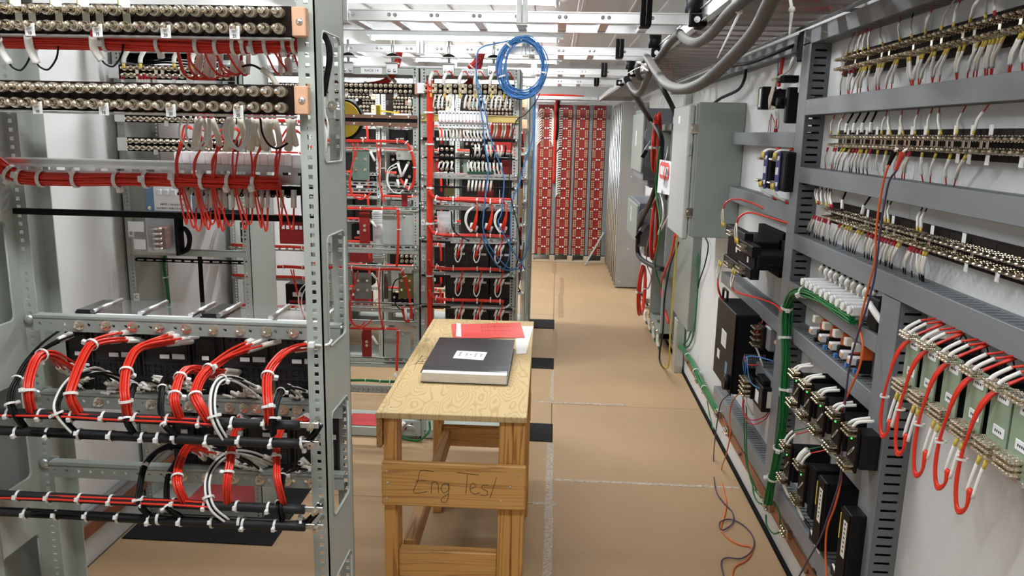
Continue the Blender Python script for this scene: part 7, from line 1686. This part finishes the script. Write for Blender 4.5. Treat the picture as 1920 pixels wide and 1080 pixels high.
# ================================================================== overhead cables at the aisle ladder
def M3(*q): return [AY(a, c, y) for a, c, y in q]
t = thing('cable', 'thick grey cable sagging in a big loop below the overhead ladder', 'cable', AY(1290, 168, 2.4)); part('jacket', MB().tube(M3((1490, -70, 1.55), (1452, -10, 1.65), (1416, 58, 1.85), (1372, 108, 2.05), (1325, 150, 2.25), (1285, 167, 2.5), (1253, 160, 2.75), (1233, 138, 3.0), (1219, 116, 3.2), (1212, 108, 3.35)), .0165, 12, 7), GREYCAB, t)
t = thing('cable', 'second thick grey cable draped higher beside the big loop', 'cable', AY(1310, 80, 2.4)); part('jacket', MB().tube(M3((1440, -30, 1.95), (1395, 0, 2.05), (1362, 30, 2.2), (1335, 62, 2.4), (1308, 80, 2.6), (1287, 76, 2.8), (1274, 62, 2.95)), .0155, 12, 7), GREYCAB, t)
t = thing('cable', 'grey cable slanting from the second ladder to the taped bunch', 'cable', AY(1240, 100, 3.3)); part('jacket', MB().tube(M3((1275, 62, 3.0), (1258, 78, 3.1), (1240, 103, 3.2), (1222, 128, 3.3), (1212, 152, 3.45), (1200, 174, 3.6), (1190, 172, 3.7), (1180, 158, 3.8)), .0150, 12, 7), GREYCAB, t)
t = thing('cable', 'small grey cable ring under the taped bunch', 'cable', AY(1200, 140, 3.4)); part('jacket', MB().tube(M3((1212, 112, 3.35), (1200, 118, 3.35), (1195, 132, 3.4), (1199, 146, 3.45), (1208, 143, 3.5)), .0110, 10, 6), GREYCAB, t)
t = thing('tape_bunch', 'bunch of white tape and ties holding the grey cables together', 'tape', AY(1212, 122, 3.25))
for k in range(8):
    p = AY(1209 + random.uniform(-9, 9), 121 + random.uniform(-9, 9), 3.24 + random.uniform(-.02, .02)); part('tape_wrap', MB().bar(p + V((random.uniform(-.025, .025), 0, random.uniform(-.02, .02))), p + V((random.uniform(-.02, .02), .01, random.uniform(-.025, .025))), .014, .005), TIE, t)
part('tail', MB().tube(M3((1205, 124, 3.24), (1190, 130, 3.24), (1176, 138, 3.24)), .0016, 5, 2), TIE, t)
for k, (q_, nm) in enumerate(((((1377, -4, 2.1), (1373, 12, 2.1), (1384, 24, 2.1), (1388, 22, 2.1)), 'long white cable tie dangling from the upper grey cable'), (((1478, -10, 1.7), (1482, 0, 1.7), (1485, 18, 1.7)), 'long white cable tie hanging from the ladder nearest the viewer'))):
    t = thing('cable_tie', nm, 'cable tie', AY(*q_[-1])); part('loop', MB().tube(M3(*q_), .0034, 6, 4), TIE, t)
    e = AY(*q_[-1]); f_ = AY(1345, 109, 2.1) if k == 0 else AY(1480, 66, 1.7)
    part('tail', MB().tube([e, e.lerp(f_, .5), f_], lambda u: .0042 * (1 - .55 * u), 6, 3), TIE, t); part('head', MB().sphere(e, .007, 8, 5), TIE, t)
cable('black cable drooping between the ladder and the high duct', [V((.80, 3.66, 2.10))] + M3((1372, 121, 3.5), (1385, 121, 3.4), (1412, 116, 3.3)) + [V((.922, 3.22, 2.06))], .0075, BLACKS)
# ================================================================== test leads and grounding on the right wall
XW_ = .86
def X3(x, *q): return [AX(a, c, x) for a, c in q]
for nm, m, q_, mm in (('black', BLACK, ((1678, 281), (1672, 296), (1666, 310)), BLACK), ('red', REDP, ((1694, 282), (1688, 298), (1680, 320)), ORANGE)):
    P = X3(.875, *q_); t = thing('test_clip', nm + ' test clip biting the middle terminal strip', 'test clip', P[2])
    part('boot', MB().tube([P[0].lerp(P[1], .3), P[1], P[2]], lambda u: .0085 - .004 * u, 9, 4), m, t)
    for d in (-.004, .004): part('jaw', MB().tube([P[0] + V((.012, d, .012)), P[0].lerp(P[1], .35) + V((0, d, 0))], .0026, 6, 2), STEEL, t)
LO = [(1666, 310), (1658, 335), (1650, 375), (1643, 430), (1640, 490), (1630, 532), (1618, 580), (1612, 615), (1618, 648), (1611, 690), (1592, 735), (1579, 768), (1577, 815), (1577, 862), (1577, 900), (1566, 948), (1551, 990), (1548, 1040), (1551, 1095)]
LP = [(1680, 321), (1668, 338), (1660, 372), (1651, 430), (1645, 480), (1638, 530), (1621, 590), (1607, 632), (1594, 680), (1587, 730), (1583, 775), (1578, 815), (1578, 860), (1574, 905), (1556, 960), (1538, 1010), (1515, 1050), (1496, 1085)]
solo('test_lead', MB().tube(X3(XW_, *LO), .0030, 7, 5), ORANGE, 'orange test lead hanging from the black clip down over the wall panel', 'test lead')
solo('test_lead', MB().tube(X3(XW_ - .004, *LP), .0030, 7, 5), PURPLE, 'dark purple test lead hanging from the red clip down over the wall panel', 'test lead')
F0 = .0040
solo('test_lead', MB().tube(X3(.84, (1390, 733), (1374, 752), (1368, 780), (1369, 815), (1362, 850)) + [AZ(a, c, F0) for a, c in ((1353, 880), (1356, 915), (1362, 942), (1359, 965), (1352, 992), (1366, 1010), (1388, 1022), (1408, 1026), (1409, 1038), (1398, 1052), (1376, 1066), (1373, 1100))], .0030, 7, 5), ORANGE, 'orange test lead falling from the small black box and curling on the floor', 'test lead')
solo('test_lead', MB().tube(X3(.83, (1366, 740), (1352, 755), (1345, 790), (1341, 820)) + [AZ(a, c, F0 + .004) for a, c in ((1338, 860), (1341, 915), (1355, 940), (1373, 960), (1374, 980), (1358, 993), (1350, 990), (1351, 978), (1372, 974), (1398, 988), (1413, 1010), (1410, 1032), (1390, 1047), (1362, 1046), (1352, 1056), (1358, 1085))], .0030, 7, 5), PURPLE, 'purple test lead falling beside the orange one and looping on the floor', 'test lead')
t = thing('wire_bundle', 'thick green ground wire bundle arching from the fuse row down to the copper bar', 'wire bundle', AX(1440, 945, .9))
G0 = X3(.88, (1602, 600), (1575, 582), (1545, 562), (1515, 549), (1494, 548), (1480, 562), (1474, 590), (1473, 640), (1473, 700), (1470, 760), (1464, 820), (1455, 870), (1445, 910), (1440, 945))
b = MB(); b.bundle(G0, .015, 18, .0032, 6, 4); part('wires', b, GREENW, t); C = cr(G0, 8); L = len(C) - 1
for u in (.25, .44, .53, .66, .8, .9): i = int(L * u); tie(t, C[i], C[i + 1] - C[i - 1], .0195, random.uniform(0, 6))
part('branch', MB().tube(X3(.9, (1487, 550), (1486, 590), (1481, 640), (1480, 700)), .0032, 6, 5), GREENW, t)
t = thing('wire_bundle', 'green ground wires tied along the copper bar beyond the far panel', 'wire bundle', AX(1310, 700, .93))
G1 = X3(.935, (1258, 638), (1280, 655), (1298, 682), (1312, 712), (1330, 745), (1347, 775)); b = MB(); b.bundle(G1, .014, 12, .0040, 6, 5); part('wires', b, GREENW, t); C = cr(G1, 8); L = len(C) - 1
for u in (.3, .5, .7): i = int(L * u); tie(t, C[i], C[i + 1] - C[i - 1], .019, random.uniform(0, 6))
for k, (q_, nm) in enumerate(((((1326, 752), (1330, 775), (1335, 795), (1337, 805)), 'green ground wire dropping from the bar to the floor edge'), (((1411, 900), (1413, 925), (1420, 940), (1428, 945)), 'green ground wire hooked to the first lug under the upright duct'), (((1436, 965), (1438, 985), (1450, 1000), (1462, 998)), 'green ground wire looping between the two nearest lugs'), (((1455, 945), (1462, 965), (1463, 985), (1468, 995)), 'green ground wire running behind the loop to the nearest lug'))):
    solo('ground_wire', MB().tube(X3(.94, *q_), .0038, 6, 5), GREENW, nm, 'wire', 'green ground wires at the copper bar')
for k, (px, py) in enumerate(((1307, 712), (1344, 775), (1361, 808), (1437, 947), (1470, 996))):
    p = AX(px, py, .93); t = thing('ground_lug', 'brass ground lug cluster on the copper bar, %s from the far end' % ORD[k], 'ground lug', (p.x, p.y, p.z), 'ground lugs on the copper bar')
    for a_ in range(3):
        for c_ in range(2): inst('terminal_stud', STUDB, t, (.953, p.y - .02 + a_ * .02, p.z - .012 + c_ * .022), qz((-1, 0, 0)), (.95, .95, .9))
    part('clip', MB().cbox(.93, .954, p.y - .035, p.y + .03, p.z - .02, p.z + .02, .003), BRASS, t)
for k in range(5):
    px, py = 1211 + 8.2 * k, 563 + 14.5 * k; p = AX(px, py, .90); t = thing('ground_clamp', 'bronze ground clamp with white sleeve low beyond the panels, %s from the cabinet' % ORD[k], 'ground clamp', p, 'ground clamps low on the wall')
    part('clamp', MB().cbox(.885, XR - .002, p.y - .04, p.y + .04, p.z - .022, p.z + .022, .005), BRASS, t); inst('terminal_stud', STUD, t, (.885, p.y, p.z), qz((-1, 0, 0)), (1.5, 1.5, 1.1))
    part('sleeve', MB().tube([(.865, p.y + .02, p.z - .03), (.86, p.y + .02, p.z - .09), (.87, p.y + .0, p.z - .13)], .013, 8, 3), SLEEVE, t); part('wire', MB().tube([(.87, p.y, p.z - .13), (.89, p.y - .04, p.z - .18), (.93, p.y - .16, p.z - .19)], .008, 7, 3), GREENW, t)
